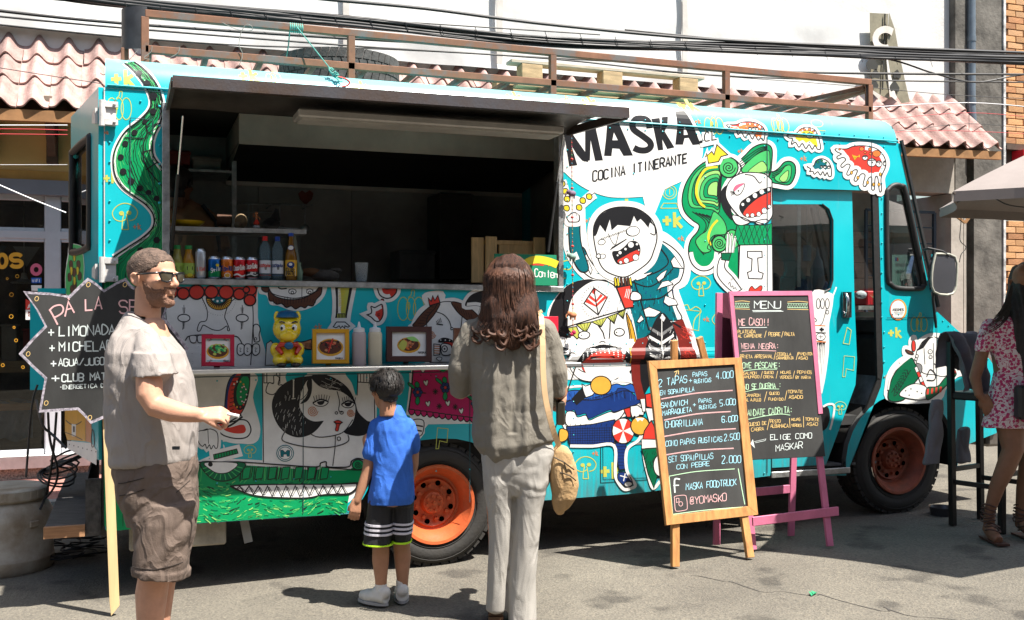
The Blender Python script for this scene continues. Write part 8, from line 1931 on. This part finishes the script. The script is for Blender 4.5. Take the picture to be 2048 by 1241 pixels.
for k in range(26):
    a=q_.uniform(-1.6,1.6); sx,sy=math.sin(a),-math.cos(a); L0=q_.uniform(.26,.33); dn=q_.uniform(.10,.15); rr=q_.uniform(.006,.012); sg=1 if sx > 0 else -1
    p0=top_+Vector((sx*.108,sy*.125-.012,-L0)); c1=q_.uniform(.02,.045)
    pts=[p0,p0+Vector((sx*.012,sy*.012,-dn*.4)),p0+Vector((sx*.012+q_.uniform(-.01,.01),sy*.014,-dn*.75)),p0+Vector((sx*.02+c1*.5*sg,sy*.02-.01,-dn)),p0+Vector((sx*.02+c1*1.2*sg,sy*.02-.012,-dn*.92)),p0+Vector((sx*.02+c1*1.3*sg,sy*.02-.008,-dn*.75))]
    mb.tube(smooth_path([tuple(p) for p in pts],False,4),[rr*(1-.8*abs(i/20-.35)**1.3) for i in range(21)],6)
mb2=mb.mesh('hair_strands',hairb,fix=False); mb2.materials.clear()
put(mb2, 'hair_strands',M('hair_lights',(.085,.036,.02),.62,var=.5,vs=25,spec=.35),wo.root)
wo_bag=thing('handbag', 'tan suede shoulder bag hanging at the right side of the khaki blouse', 'handbag',WM(wo.root) @ wo.q(1128,1026,.0))
def inw(o,me,name,mat): ob=put(me,name,mat,o); ob.matrix_parent_inverse=WM(o).inverted() @ WM(wo.root); return ob
suede=M('tan_suede',(.42,.27,.13),.9,var=.16,vs=7,bump=.3,bs=90)
mb=MB(); wo.loft(mb,[(888,1112,1136,.02,.0,6),(900,1106,1144,.05,0,6),(930,1103,1153,.065,0),(970,1101,1155,.072,0),(1000,1102,1150,.065,0,-6),(1020,1108,1138,.045,0,-6),(1028,1116,1128,.02,0)],p=2.4)
inw(wo_bag,evalmesh(mb,.005,2,lambda c,n: fold(c,14,5,.022)), 'bag_body',suede)
mb=MB(); pts=[wo.q(1082,634,-.085),wo.q(1085,680,-.128),wo.q(1086,740,-.145),wo.q(1090,790,-.15),wo.q(1098,830,-.14),wo.q(1108,866,-.10),wo.q(1118,892,-.03)]
pts=[Vector(p_) for p_ in smooth_path([tuple(p_) for p_ in [wo.q(1078,622,.06)]+pts],False,5)]
for i in range(len(pts)-1): mb.bar(pts[i],pts[i+1]+(pts[i+1]-pts[i])*.1,.026,.005,up=(.3,-1,.1))
inw(wo_bag,mb.mesh('strap',[]), 'strap',M('strap_leather',(.60,.40,.22),.5,var=.08))
mb=MB(); mb.tube([wo.q(1108,915,-.068),wo.q(1128,925,-.072),wo.q(1148,940,-.064)],.0035,6); mb.tube([wo.q(1128,925,-.075),wo.q(1133,942,-.08)],.003,6); mb.tube([wo.q(1120,945,-.07),wo.q(1140,952,-.074),wo.q(1152,962,-.06)],.003,6); inw(wo_bag,mb.mesh('zip',[]), 'zip',M('zip_dark',(.06,.045,.03),.4,metal=.5))
mb=MB(); a=wo.q(1121,826,.04); mb.box(a.x-.02,a.x+.02,.0,.075,a.z-.055,a.z+.055); ph_=mb.mesh('pouch',[M('phone_dark',(.05,.045,.035),.3,metal=.4)]); bevel_mesh(ph_,.006)
ph_=tag(link(ph_, 'wallet',None), 'dark metallic wallet held in the right hand of the woman in khaki', 'wallet'); ph_.location=wo.root.location; ph_.rotation_euler=wo.root.rotation_euler
# ---------------- the boy
bo=P(775,1210, 'person, small boy in bright blue t-shirt and black striped shorts, looking at the truck')
sk3=skin('skin_boy',(.40,.20,.12))
mb=MB(); hmb=head(mb,bo.q(771,782,0),.20,-150,2)
bo.limb(mb,[(738,880,0,.034),(743,905,0,.034),(735,945,-.01,.029),(724,975,-.02,.025),(714,1002,-.03,.019)]); hand(mb,bo.q(713,1000,-.03),Vector((-.12,-.1,-1)),Vector((-.3,1,0)),.125,.45)
bo.limb(mb,[(826,880,.03,.034),(826,930,.04,.028),(815,980,.10,.022)]); hand(mb,bo.q(813,985,.10),Vector((-.1,.1,-1)),Vector((-1,0,0)),.12,.5)
bo.loft(mb,[(830,765,803,.05,.0),(860,752,815,.07,0),(960,750,815,.075,0),(1010,750,818,.08,0)])
for pts in (((758,1030,.0,.055),(762,1090,0,.042),(761,1120,.01,.043),(762,1160,0,.030),(762,1190,0,.028)),((803,1030,.05,.055),(803,1088,.05,.042),(805,1115,.06,.043),(805,1158,.05,.030),(804,1185,.05,.028))): bo.limb(mb,pts)
boh=evalmesh(mb,.005,2); put(boh, 'body',sk3,bo.root)
inv=hmb.inverted()
hb=M('black_hair',(.012,.009,.008),.6,var=.4,vs=30,bump=.6,bs=90,spec=.6)
def bhair(c):
    p=inv @ c; return p.length < .75 and (p.z > .14+.35*max(0,-p.y) or (p.y > -.12 and p.z > .02+.25*max(0,.1-p.y)-.0) or (p.y > .14 and p.z > -.17-.25*(p.y-.14)*2.2+.02*noise.noise(c*70)))
shell(boh,bhair,.011, 'hair',hb,bo.root,.25)
mb=MB(); q_=random.Random(9)
for k in range(900):
    th,z_=q_.uniform(0,6.283),q_.uniform(-.25,1); r_=math.sqrt(max(0,1-z_*z_)); n_=Vector((r_*math.cos(th)*.345,.07+r_*math.sin(th)*.44,.15+z_*.375))
    if not bhair(hmb @ n_): continue
    wv=Vector((-(n_.y-.35)*.9*n_.x*2-.25*n_.x,.25*(n_.y-.2),-.35-abs(n_.x))); p0=hmb @ (n_*1.0); out=(hmb.to_3x3() @ (n_-Vector((0,.07,.15)))).normalized(); g_=(hmb.to_3x3() @ wv).normalized(); g_=(g_-out*g_.dot(out)).normalized()
    L=q_.uniform(.016,.034); strand(mb,[p0+out*.008,p0+out*.014+g_*L*.4,p0+out*.013+g_*L],.0022,out.cross(g_).normalized())
put(mb.mesh('hair_tufts',[],fix=False), 'hair_tufts',M('hair_tufts_m',(.022,.018,.016),.5,var=.5,vs=30,spec=.4),bo.root)
blue=M('blue_cotton',(.03,.135,.55),.8,var=.12,vs=6,bump=.2,bs=260)
mb=MB(); bo.loft(mb,[(811,769,802,.046,.012),(822,764,807,.058,0.005),(842,748,818,.070,0),(860,745,824,.08,0),(900,750,824,.088,0),(950,744,826,.098,0),(990,738,828,.112,0),(1006,738,827,.112,0)],p=2.5)
bo.limb(mb,[(757,853,0,.046),(748,880,0,.047),(742,906,-.01,.047)]); bo.limb(mb,[(813,853,.02,.046),(822,875,.02,.045),(825,895,.03,.042)])
put(evalmesh(mb,.0055,2,lambda c,n: fold(c,6,5,.010)+fold(c,20,14,.005,2)+fold(Vector((c.x+c.z*.6,c.y,c.z*.4-c.x*.5)),14,4,.007,5)), 't_shirt',blue,bo.root)
blks=M('black_shorts_m',(.016,.016,.019),.7,var=.1,bump=.2,bs=200)
mb=MB(); bo.loft(mb,[(982,745,824,.095,.02),(1010,738,828,.10,.02)],p=2.4)
bo.loft(mb,[(995,738,790,.085,0),(1040,732,787,.085,0),(1088,727,783,.085,0)],p=2.4); bo.loft(mb,[(995,780,828,.085,.04),(1040,783,827,.085,.04),(1082,787,822,.08,.05)],p=2.4)
so=put(evalmesh(mb,.005,1,lambda c,n: fold(c,10,3,.008)), 'shorts',blks,bo.root)
zz=[bo.q(0,y).z for y in (1045,1052,1059,1082,1087)]
for nm,col,bands in (('stripe',(.62,.6,.66),((1043,1047),(1052,1056),(1061,1065))),('piping',(.50,.85,.02),((1083.5,1086),))):
    for y0,y1 in bands:
        for xl,xr,d_,yc,dy in ((732-(y0-1040)*.1-1.5,787+.5,.088,0,0),(783-.5,827.5-(y0-1040)*.09,.088,.04,-3)):
            mb=MB(); bo.loft(mb,[(y0+dy-(5 if (nm == 'piping' and dy) else 0)*.4,xl,xr,d_,yc,2),(y1+dy-(5 if (nm == 'piping' and dy) else 0)*.4,xl-.4,xr,d_,yc,2)],p=2.4); put(mb.mesh(nm,[]),nm,M('band_'+nm,col,.7,var=0),so.parent).parent=bo.root
wsock=M('sock_white',(.68,.67,.66),.9,var=.05,bump=.4,bs=150); wsh=M('white_leather',(.60,.59,.57),.5,var=.08,vs=20)
for a,b,y,d_ in ((762,1190,0,Vector((-.13,.05,0))),(804,1184,.05,Vector((.03,.13,0)))):
    mb=MB(); bo.limb(mb,[(a,1168-(6 if y else 0),y,.030),(a,b,y,.029)]); put(evalmesh(mb,.005,1), 'sock',wsock,bo.root)
    mb=MB(); p0=bo.q(a,1210-(12 if y else 0),y); p0.z=.03
    d1=Vector((-.75,.5,0)) if y == 0 else Vector((-.15,.9,0)); d1.normalize()
    sx_=1; mb.tube([p0-d1*.035+Vector((0,0,.012)),p0+d1*.03+Vector((0,0,.012)),p0+d1*.09+Vector((0,0,.003)),p0+d1*.13],[.034,.036,.034,.022],14); mb.sph(p0-d1*.02+Vector((0,0,.035)),.034,14); mb.sph(p0+d1*.02+Vector((0,0,.03)),.034,14)
    ms_=evalmesh(mb,.005,2)
    for v in ms_.vertices: v.co.z=max(v.co.z,.004)
    so_=put(ms_, 'shoe',wsh,bo.root); mb=MB(); rg=[]
    for zz in (.001,.014):
        rg.append([p0+d1*(.052+.096*math.cos(t))+Vector((-d1.y,d1.x,0))*.038*math.sin(t)+Vector((0,0,zz-p0.z)) for t in [i*.35 for i in range(18)]])
    mb.rings(rg); mb.tube([p0+d1*(.02+.012*(i//2))+Vector((-d1.y,d1.x,0))*(.016 if i % 2 else -.016)+Vector((0,0,.043-.003*i)) for i in range(7)],.0022,4)
    sl2=link(mb.mesh('sole',[M('sole_grey',(.33,.33,.34),.6)]), 'sole',so_,world=False)
# ---------------- the man in the grey t-shirt
ma=P(300,1352, 'person with cropped hair, beard and sunglasses in pale grey t-shirt, holding a cigarette',g=0.0,dist=4.1)
ma.root.location.z=0
sk1=skin('skin_fair',(.56,.30,.20))
mb=MB(); hmm=head(mb,ma.q(309,558,.0),.243,66,0)
ma.loft(mb,[(640,262,326,.06,.02),(690,242,345,.10,.02),(800,235,372,.12,.02),(900,250,372,.11,.02),(960,262,372,.10,.02)])
ma.limb(mb,[(300,715,-.13,.04),(298,745,-.18,.05),(299,790,-.20,.050),(312,812,-.205,.046),(345,823,-.215,.042),(380,829,-.225,.032),(402,831,-.23,.027)])
hand(mb,ma.q(398,830,-.23),Vector((1,.15,.02)),Vector((.1,.75,-.9)),.165,1.0,.05,thumb=1)
ma.limb(mb,[(300,700,.14,.04),(312,770,.20,.044),(350,800,.12,.034),(380,810,.06,.028)])
for y,dx in ((-.08,0),(.10,14)): ma.limb(mb,[(322+dx,1000,y,.06),(320+dx,1080,y,.062),(311+dx,1140,y-.01,.060),(303+dx,1185,y+.01,.062),(300+dx,1250,y+.01,.050),(300+dx,1330,y,.036)])
for y,dx in ((-.08,0),(.10,14)): a=ma.q(300+dx,1338,y); mb.tube([a,a+Vector((.10,-.02,-.01)),a+Vector((.17,-.03,-.025))],[.04,.036,.026],12)
mah=evalmesh(mb,.0048,2); put(mah, 'body',sk1,ma.root)
for v in mah.vertices: v.co.z=max(v.co.z,.004)
inv1=hmm.inverted()
def mhair(c):
    p=inv1 @ c; return p.length < .8 and p.z+.02*noise.noise(c*90) > (.06+.55*max(0,-p.y-.02)*(1 if p.y > -.26 else 1.35) if p.y < .10 else .06-1.5*(p.y-.10)) and p.z > -.24 and not (abs(p.x) > .345 and p.z < .1)
shell(mah,mhair,.0035, 'hair',M('buzz_hair',(.115,.075,.055),.8,var=.45,vs=45,bump=.6,bs=160,var2=(.03,.02,.015)),ma.root,.6)
def mbeard(c):
    p=inv1 @ c; return p.length < .62 and p.z < .05 and abs(p.x) < .33 and p.y+.02*noise.noise(c*80) < .02-.35*max(0,-p.z-.30) and p.z > -.50 and (p.z+.02*noise.noise(c*80) < -.17+.62*max(0,p.y+.22) or p.z < -.29 or (-.185 < p.z < -.145 and p.y < -.32)) and not (abs(p.x) < .085 and -.285 < p.z < -.18)
shell(mah,mbeard,.0032, 'beard',M('beard_brown',(.10,.05,.03),.85,var=.4,vs=60,bump=.8,bs=170,var2=(.24,.13,.09)),ma.root,.8)
mb=MB(); mb.add([hmm @ Vector(p) for p in [(-.07,-.437,-.226),(0,-.428,-.214),(.07,-.437,-.226),(0,-.425,-.24)]],[(0,1,2,3)])
# sunglasses
gf=M('glasses_frame',(.012,.010,.010),.2,var=0,coat=.4); gl=M('glasses_lens',(.05,.04,.025),.08,var=0)
mb=MB()
for sx in (-1,1):
    L_=[(sx*.045,-.425,.085),(sx*.26,-.385,.10),(sx*.28,-.365,.06),(sx*.24,-.385,-.045),(sx*.15,-.41,-.065),(sx*.07,-.425,-.03)]
    pp=[hmm @ Vector(p) for p in L_]; mb.tube(pp+[pp[0],pp[1]],.0035,8)
    mb.tube([hmm @ Vector(p) for p in ((sx*.27,-.372,.085),(sx*.345,-.20,.075),(sx*.365,.03,.06))],.0042,8)
mb.tube([hmm @ Vector(p) for p in ((-.05,-.425,.06),(0,-.435,.065),(.05,-.425,.06))],.0035,8)
go=put(mb.mesh('sunglasses',[]), 'sunglasses',gf,ma.root); go.data.polygons.foreach_set('use_smooth',[True]*len(go.data.polygons))
for sx in (-1,1):
    mb=MB(); L_=[(sx*.045,-.425,.085),(sx*.26,-.385,.10),(sx*.28,-.365,.06),(sx*.24,-.385,-.045),(sx*.15,-.41,-.065),(sx*.07,-.425,-.03)]
    mb.add([hmm @ Vector(p) for p in L_],[tuple(range(6))]); lo=put(mb.mesh('lens',[]), 'lens',gl,ma.root)
ws=M('grey_marl_cotton',(.295,.262,.242),.85,var=.03,vs=5,bump=.2,bs=300)
mb=MB(); ma.loft(mb,[(619,258,318,.066,.03,26),(628,250,326,.09,.03,26),(645,241,332,.105,.02,22),(670,228,345,.135,.01,12),(705,218,364,.165,.01),(760,216,382,.18,.01),(811,217,392,.175,.01),(870,221,392,.17,.01),(918,227,390,.165,.01,-6),(928,229,388,.16,.01,-8)],p=2.4)
ma.limb(mb,[(293,684,-.07,.058),(302,708,-.12,.068),(306,735,-.15,.076)]); ma.loft(mb,[(704,266,342,.07,-.145),(730,265,349,.075,-.16),(757,265,354,.078,-.17,-9)]); ma.limb(mb,[(296,676,.12,.070),(305,720,.17,.072),(312,745,.17,.07)])
def mw(c,n):
    v=fold(c,4,2.4,.014)+fold(c,16,6,.006,4)+fold(Vector((c.x+c.z*.7,c.y,c.z*.6-c.x)),12,3,.009,5)
    d_=Vector((c.x+.12,0,c.z-1.15)); v += .0028*math.sin(d_.length*70+3*noise.noise(c*5))*max(0,1-abs(c.x+.10)/.14)*(c.z < 1.25)
    return v
ts=evalmesh(mb,.006,2,mw); put(ts, 't_shirt',ws,ma.root)
mb=MB(); a=ma.q(353,896,-.163); mb.box(a.x-.013,a.x+.013,a.y-.012,a.y,a.z-.006,a.z+.006); put(mb.mesh('hem_tag',[]), 'hem_tag',M('tag_grey',(.05,.055,.06),.7),ma.root)
brn=M('brown_twill',(.135,.098,.078),.85,var=.1,vs=6,bump=.25,bs=260)
mb=MB(); ma.loft(mb,[(905,232,388,.155,.01),(940,233,391,.168,.01),(990,243,392,.178,.01),(1020,256,391,.18,.01),(1045,264,389,.17,.01)],p=2.4)
for y,dx in ((-.085,0),(.095,4)): ma.loft(mb,[(1005,258,388,.085,y),(1045,270,387+dx,.098,y),(1100,272,377+dx,.098,y),(1128,271,372+dx,.098,y,10),(1131,268,376+dx,.104,y,10),(1146,270,373+dx,.104,y,12)],p=2.4)
def sw(c,n): return fold(c,5,4,.012)+fold(c,16,10,.008,6)+fold(Vector((c.x-c.z*.8,c.y,c.z*.5+c.x*.5)),12,5,.014,3)
sh_=put(evalmesh(mb,.006,2,sw), 'shorts',brn,ma.root)
dk=M('stitch_dark',(.03,.022,.018),.9,var=0)
def stitch(pts,y,r_=.0016): mb=MB(); mb.tube(smooth_path([tuple(ma.q(a,b,c)) for a,b,c in pts],False,4),r_,4); return put(mb.mesh('seam',[]), 'seam',dk,ma.root)
0 and stitch([(296,930,-.168),(300,985,-.172),(312,1030,-.176),(320,1060,-.178)],0); 0 and stitch([(340,930,-.166),(345,985,-.17),(350,1060,-.178),(352,1125,-.182)],0)
for pts in (((240,966),(262,962),(296,953)),((243,990),(262,986),(296,976)),((382,924),(372,960),(352,986)),((272,1128),(320,1131),(372,1122))):
    mb=MB(); P_=[ma.q(a,b,-.12) for a,b in pts]
    def snap(v):
        hit=bvh.ray_cast(Vector((v.x,-1,v.z)),Vector((0,1,0)))[0]; return Vector((v.x,(hit.y if hit else v.y)-.0015,v.z))
    from mathutils.bvhtree import BVHTree
    bvh=BVHTree.FromPolygons([v.co[:] for v in sh_.data.vertices],[tuple(p_.vertices) for p_ in sh_.data.polygons])
    Q_=[snap(Vector(v)) for v in smooth_path([tuple(v) for v in P_],False,8) if bvh.ray_cast(Vector((v[0],-1,v[2])),Vector((0,1,0)))[0]]
    if len(Q_) < 3: continue
    mb.tube(Q_,.0016,5); put(mb.mesh('seam',[]), 'seam',dk,ma.root)
cg=MB(); a,b=ma.q(455,828,-.235),ma.q(478,833,-.235); cg.tube([a,b],.0065,10); me_=cg.mesh('cigarette',[M('cig_white',(.75,.74,.72),.6,var=0)])
cgo=tag(link(me_, 'cigarette',None), 'short white cigarette between the fingers of the bearded man', 'cigarette'); cgo.location=ma.root.location; cgo.rotation_euler=ma.root.rotation_euler
# ---------------- the woman in the shade at the right edge
rw=P(2012,1078, 'person with long black hair in white and magenta patterned dress, at the right edge',g=.085)
sk4=skin('skin_brown',(.22,.105,.06))
mb=MB(); hmr=head(mb,rw.q(2052,566,0),.235,150,0)
rw.limb(mb,[(1975,660,0,.042),(1962,715,.0,.038),(1950,755,-.01,.034),(1958,790,-.03,.026),(1968,800,-.03,.022)]); hand(mb,rw.q(1966,790,-.03),Vector((.35,-.1,-1)),Vector((.4,1,0)),.155,.3)
rw.loft(mb,[(640,1975,2110,.07,0),(750,1990,2100,.09,0),(840,1985,2110,.1,0)])
rw.limb(mb,[(2018,840,-.02,.085),(2026,900,-.06,.062),(2012,935,-.05,.056),(1994,975,-.03,.045),(1980,1020,-.01,.032),(1978,1046,-.01,.034)]); a=rw.q(1976,1056,-.01); mb.tube([a,a+Vector((-.01,-.07,-.02)),a+Vector((-.005,-.15,-.045))],[.036,.036,.028],12)
rw.limb(mb,[(2060,840,.06,.085),(2060,920,.04,.06),(2048,980,.06,.045),(2042,1040,.08,.034)]); a=rw.q(2040,1046,.08); mb.tube([a,a+Vector((0,-.10,-.02)),a+Vector((.0,-.16,-.03))],[.036,.036,.028],12)
rb_=evalmesh(mb,.006,2)
for v in rb_.vertices: v.co.z=max(v.co.z,.004)
put(rb_, 'body',sk4,rw.root)
def dressmat():
    m=M('dress_print',(.6,.57,.56),.8,var=0); n=m.node_tree.nodes; l=m.node_tree.links; b=n['Principled BSDF']; tc=n['Texture Coordinate']
    v=n.new('ShaderNodeTexVoronoi'); v.inputs['Scale'].default_value=42; v.inputs['Randomness'].default_value=.75; v.feature='F1'
    w_=n.new('ShaderNodeTexWave'); w_.inputs['Scale'].default_value=7; w_.inputs['Distortion'].default_value=22; w_.inputs['Detail'].default_value=3; w_.inputs['Detail Scale'].default_value=2.5; w_.wave_type='RINGS'
    l.new(tc.outputs['Object'],v.inputs['Vector']); l.new(tc.outputs['Object'],w_.inputs['Vector'])
    a=n.new('ShaderNodeMath'); a.operation='LESS_THAN'; a.inputs[1].default_value=.42; l.new(v.outputs['Distance'],a.inputs[0])
    c=n.new('ShaderNodeMath'); c.operation='GREATER_THAN'; c.inputs[1].default_value=.88; l.new(w_.outputs['Fac'],c.inputs[0])
    d=n.new('ShaderNodeMath'); d.operation='MAXIMUM'; l.new(a.outputs[0],d.inputs[0]); l.new(c.outputs[0],d.inputs[1])
    x=n.new('ShaderNodeMix'); x.data_type='RGBA'; x.inputs[6].default_value=(.60,.50,.50,1); x.inputs[7].default_value=(.40,.03,.11,1); l.new(d.outputs[0],x.inputs[0]); l.new(x.outputs[2],b.inputs['Base Color']); return m
mb=MB(); rw.loft(mb,[(632,1998,2090,.06,0),(645,1975,2110,.085,0),(680,1976,2108,.10,0),(740,1990,2102,.105,0),(790,1978,2118,.12,0),(850,1966,2126,.13,0),(855,1966,2126,.13,0)],p=2.4)
rw.limb(mb,[(1982,655,0,.055),(1972,680,0,.055),(1966,694,0,.052)])
put(evalmesh(mb,.006,2,lambda c,n: fold(c,5,4,.02)), 'dress',dressmat(),rw.root)
mb=MB(); rw.loft(mb,[(526,2046,2070,.04,.0),(534,2030,2084,.09,.02),(560,2021,2092,.12,.02),(600,2016,2098,.115,.0),(640,2010,2100,.10,-.02),(700,2018,2098,.09,-.04),(770,2034,2090,.06,-.06)],p=2.1)
q_=random.Random(3); put(evalmesh(mb,.006,2,lambda c,n: .006*math.sin(c.x*140+3*noise.noise(c*4))), 'hair',hb,rw.root)
mb=MB();
for k in range(90):
    t0=q_.uniform(0,1); a=rw.q(2024-t0*4,570+t0*60,q_.uniform(-.1,.05)); pts=[a+Vector((-.02*i-.10*t0*i*i/12+q_.uniform(-.004,.004),-.01*i,-.045*i*(1-.05*i))) for i in range(5)]; strand(mb,pts,.004,Vector((1,.3,0)))
put(mb.mesh('hair_strands',[],fix=False), 'hair_strands',hb,rw.root)
sn_=M('sandal_brown',(.07,.03,.02),.6,var=.2)
for fx_,fy_,y in ((1978,1010,-.01),(2043,1010,.08)):
    mb=MB()
    for k in range(7): a=rw.q(fx_-k*.6,fy_+k*7.5,y-.004*k); mb.tube([a+Vector((.041*math.cos(t),.043*math.sin(t)-.012*(k > 4)*k,.008*math.sin(t*2+k))) for t in [i*.63 for i in range(11)]],.0045,6)
    a=rw.q(fx_,1078,y); mb.box(a.x-.04,a.x+.035,y-.19,y+.05,.0,.012); put(mb.mesh('sandal',[]), 'sandal',sn_,rw.root)
mb=MB(); a=rw.q(2066,805,-.16); mb.box(a.x-.10,a.x+.10,-.20,-.12,a.z-.10,a.z+.10); bgm=mb.mesh('clutch',[M('black_leather',(.015,.014,.016),.4)]); bevel_mesh(bgm,.015)
bgo=tag(link(bgm, 'handbag',None), 'black box handbag held in front of the patterned dress', 'handbag'); bgo.location=rw.root.location; bgo.rotation_euler=rw.root.rotation_euler

# hanging sleeves of the hoodie
for (px,py,L,w1,Y) in ((1876,800,.40,.045,-.50),(1926,858,.22,.04,-.36)):
    a=onY(px,py,Y); mb=MB()
    mb.rings([[Vector((a.x-.05*t*(px < 1900)+(w1*(1+.5*t))*math.cos(u),Y+.028*math.sin(u),a.z-L*t)) for u in [i*.52 for i in range(12)]] for t in (0,.25,.5,.75,1)])
    me=evalmesh(mb,.007,2,lambda c,n: fold(c,14,5,.03)); me.materials.append(gh); link(me, 'sleeve',hd)

# the cook behind the inside shelf,bending away into the dark kitchen
ck=thing('person', 'person, cook with dark hair and tan shirt bending in the kitchen', 'person',(.62,.95,.76))
m_=Matrix.Translation((.62,.95,.76)); mb=MB(); c0=onY(358,372,.9)-Vector((.62,.95,.76)); head(mb,c0,.23,150,0)
b0=onY(385,440,.95)-Vector((.62,.95,.76))
mb.tube([b0+Vector((-.10,0,.03)),b0+Vector((-.02,0,-.02)),b0+Vector((.02,0,-.3)),(0,0,.1)],[.06,.10,.12,.10],14)
mb.tube([b0+Vector((.12,-.05,-.02)),b0+Vector((.17,-.1,-.28)),b0+Vector((.1,-.2,-.34))],[.05,.04,.03],10); hand(mb,b0+Vector((.1,-.2,-.34)),Vector((-.3,-1,0)),Vector((0,0,-1)),.17)
ckm=evalmesh(mb,.008,2); put(ckm, 'body',sk4,ck); ic=(Matrix.Translation(c0) @ Matrix.Rotation(R(150),4, 'Z') @ Matrix.Scale(.23,4)).inverted()
shell(ckm,lambda c: (ic @ c).length < .8 and ((ic @ c).z > .05 or (ic @ c).y > .12) and (ic @ c).z > -.35,.01, 'hair',hb,ck,.3)
mb=MB(); mb.tube([b0+Vector((-.16,.0,.045)),b0+Vector((-.05,0,.0)),b0+Vector((.06,0,-.03)),b0+Vector((.03,0,-.35)),(0,0,.1)],[.05,.135,.15,.16,.15],18)
mb.tube([b0+Vector((.08,-.03,.0)),b0+Vector((.16,-.08,-.2))],[.085,.07],12); put(evalmesh(mb,.008,2,lambda c,n: fold(c,8,6,.02)), 'shirt',M('tan_shirt',(.36,.17,.08),.85,var=.1),ck)
mb=MB(); mb.tube([b0+Vector((.05,-.13,.08)),b0+Vector((.13,-.14,-.02)),b0+Vector((.15,-.14,-.2))],.012,8); put(mb.mesh('apron_strap',[]), 'apron_strap',black,ck)

crease(khaki,9,.3,rot=.15); crease(MATS['pale_trousers'],7,.35,rot=-.5); crease(blue,9,.3,rot=.6); crease(ws,9,.42,rot=-.5); crease(brn,9,.38,(1,1,.8),-.7); crease(blks,9,.4); crease(suede,12,.25,(1,1,.5),.1); crease(MATS['dress_print'],8,.5)
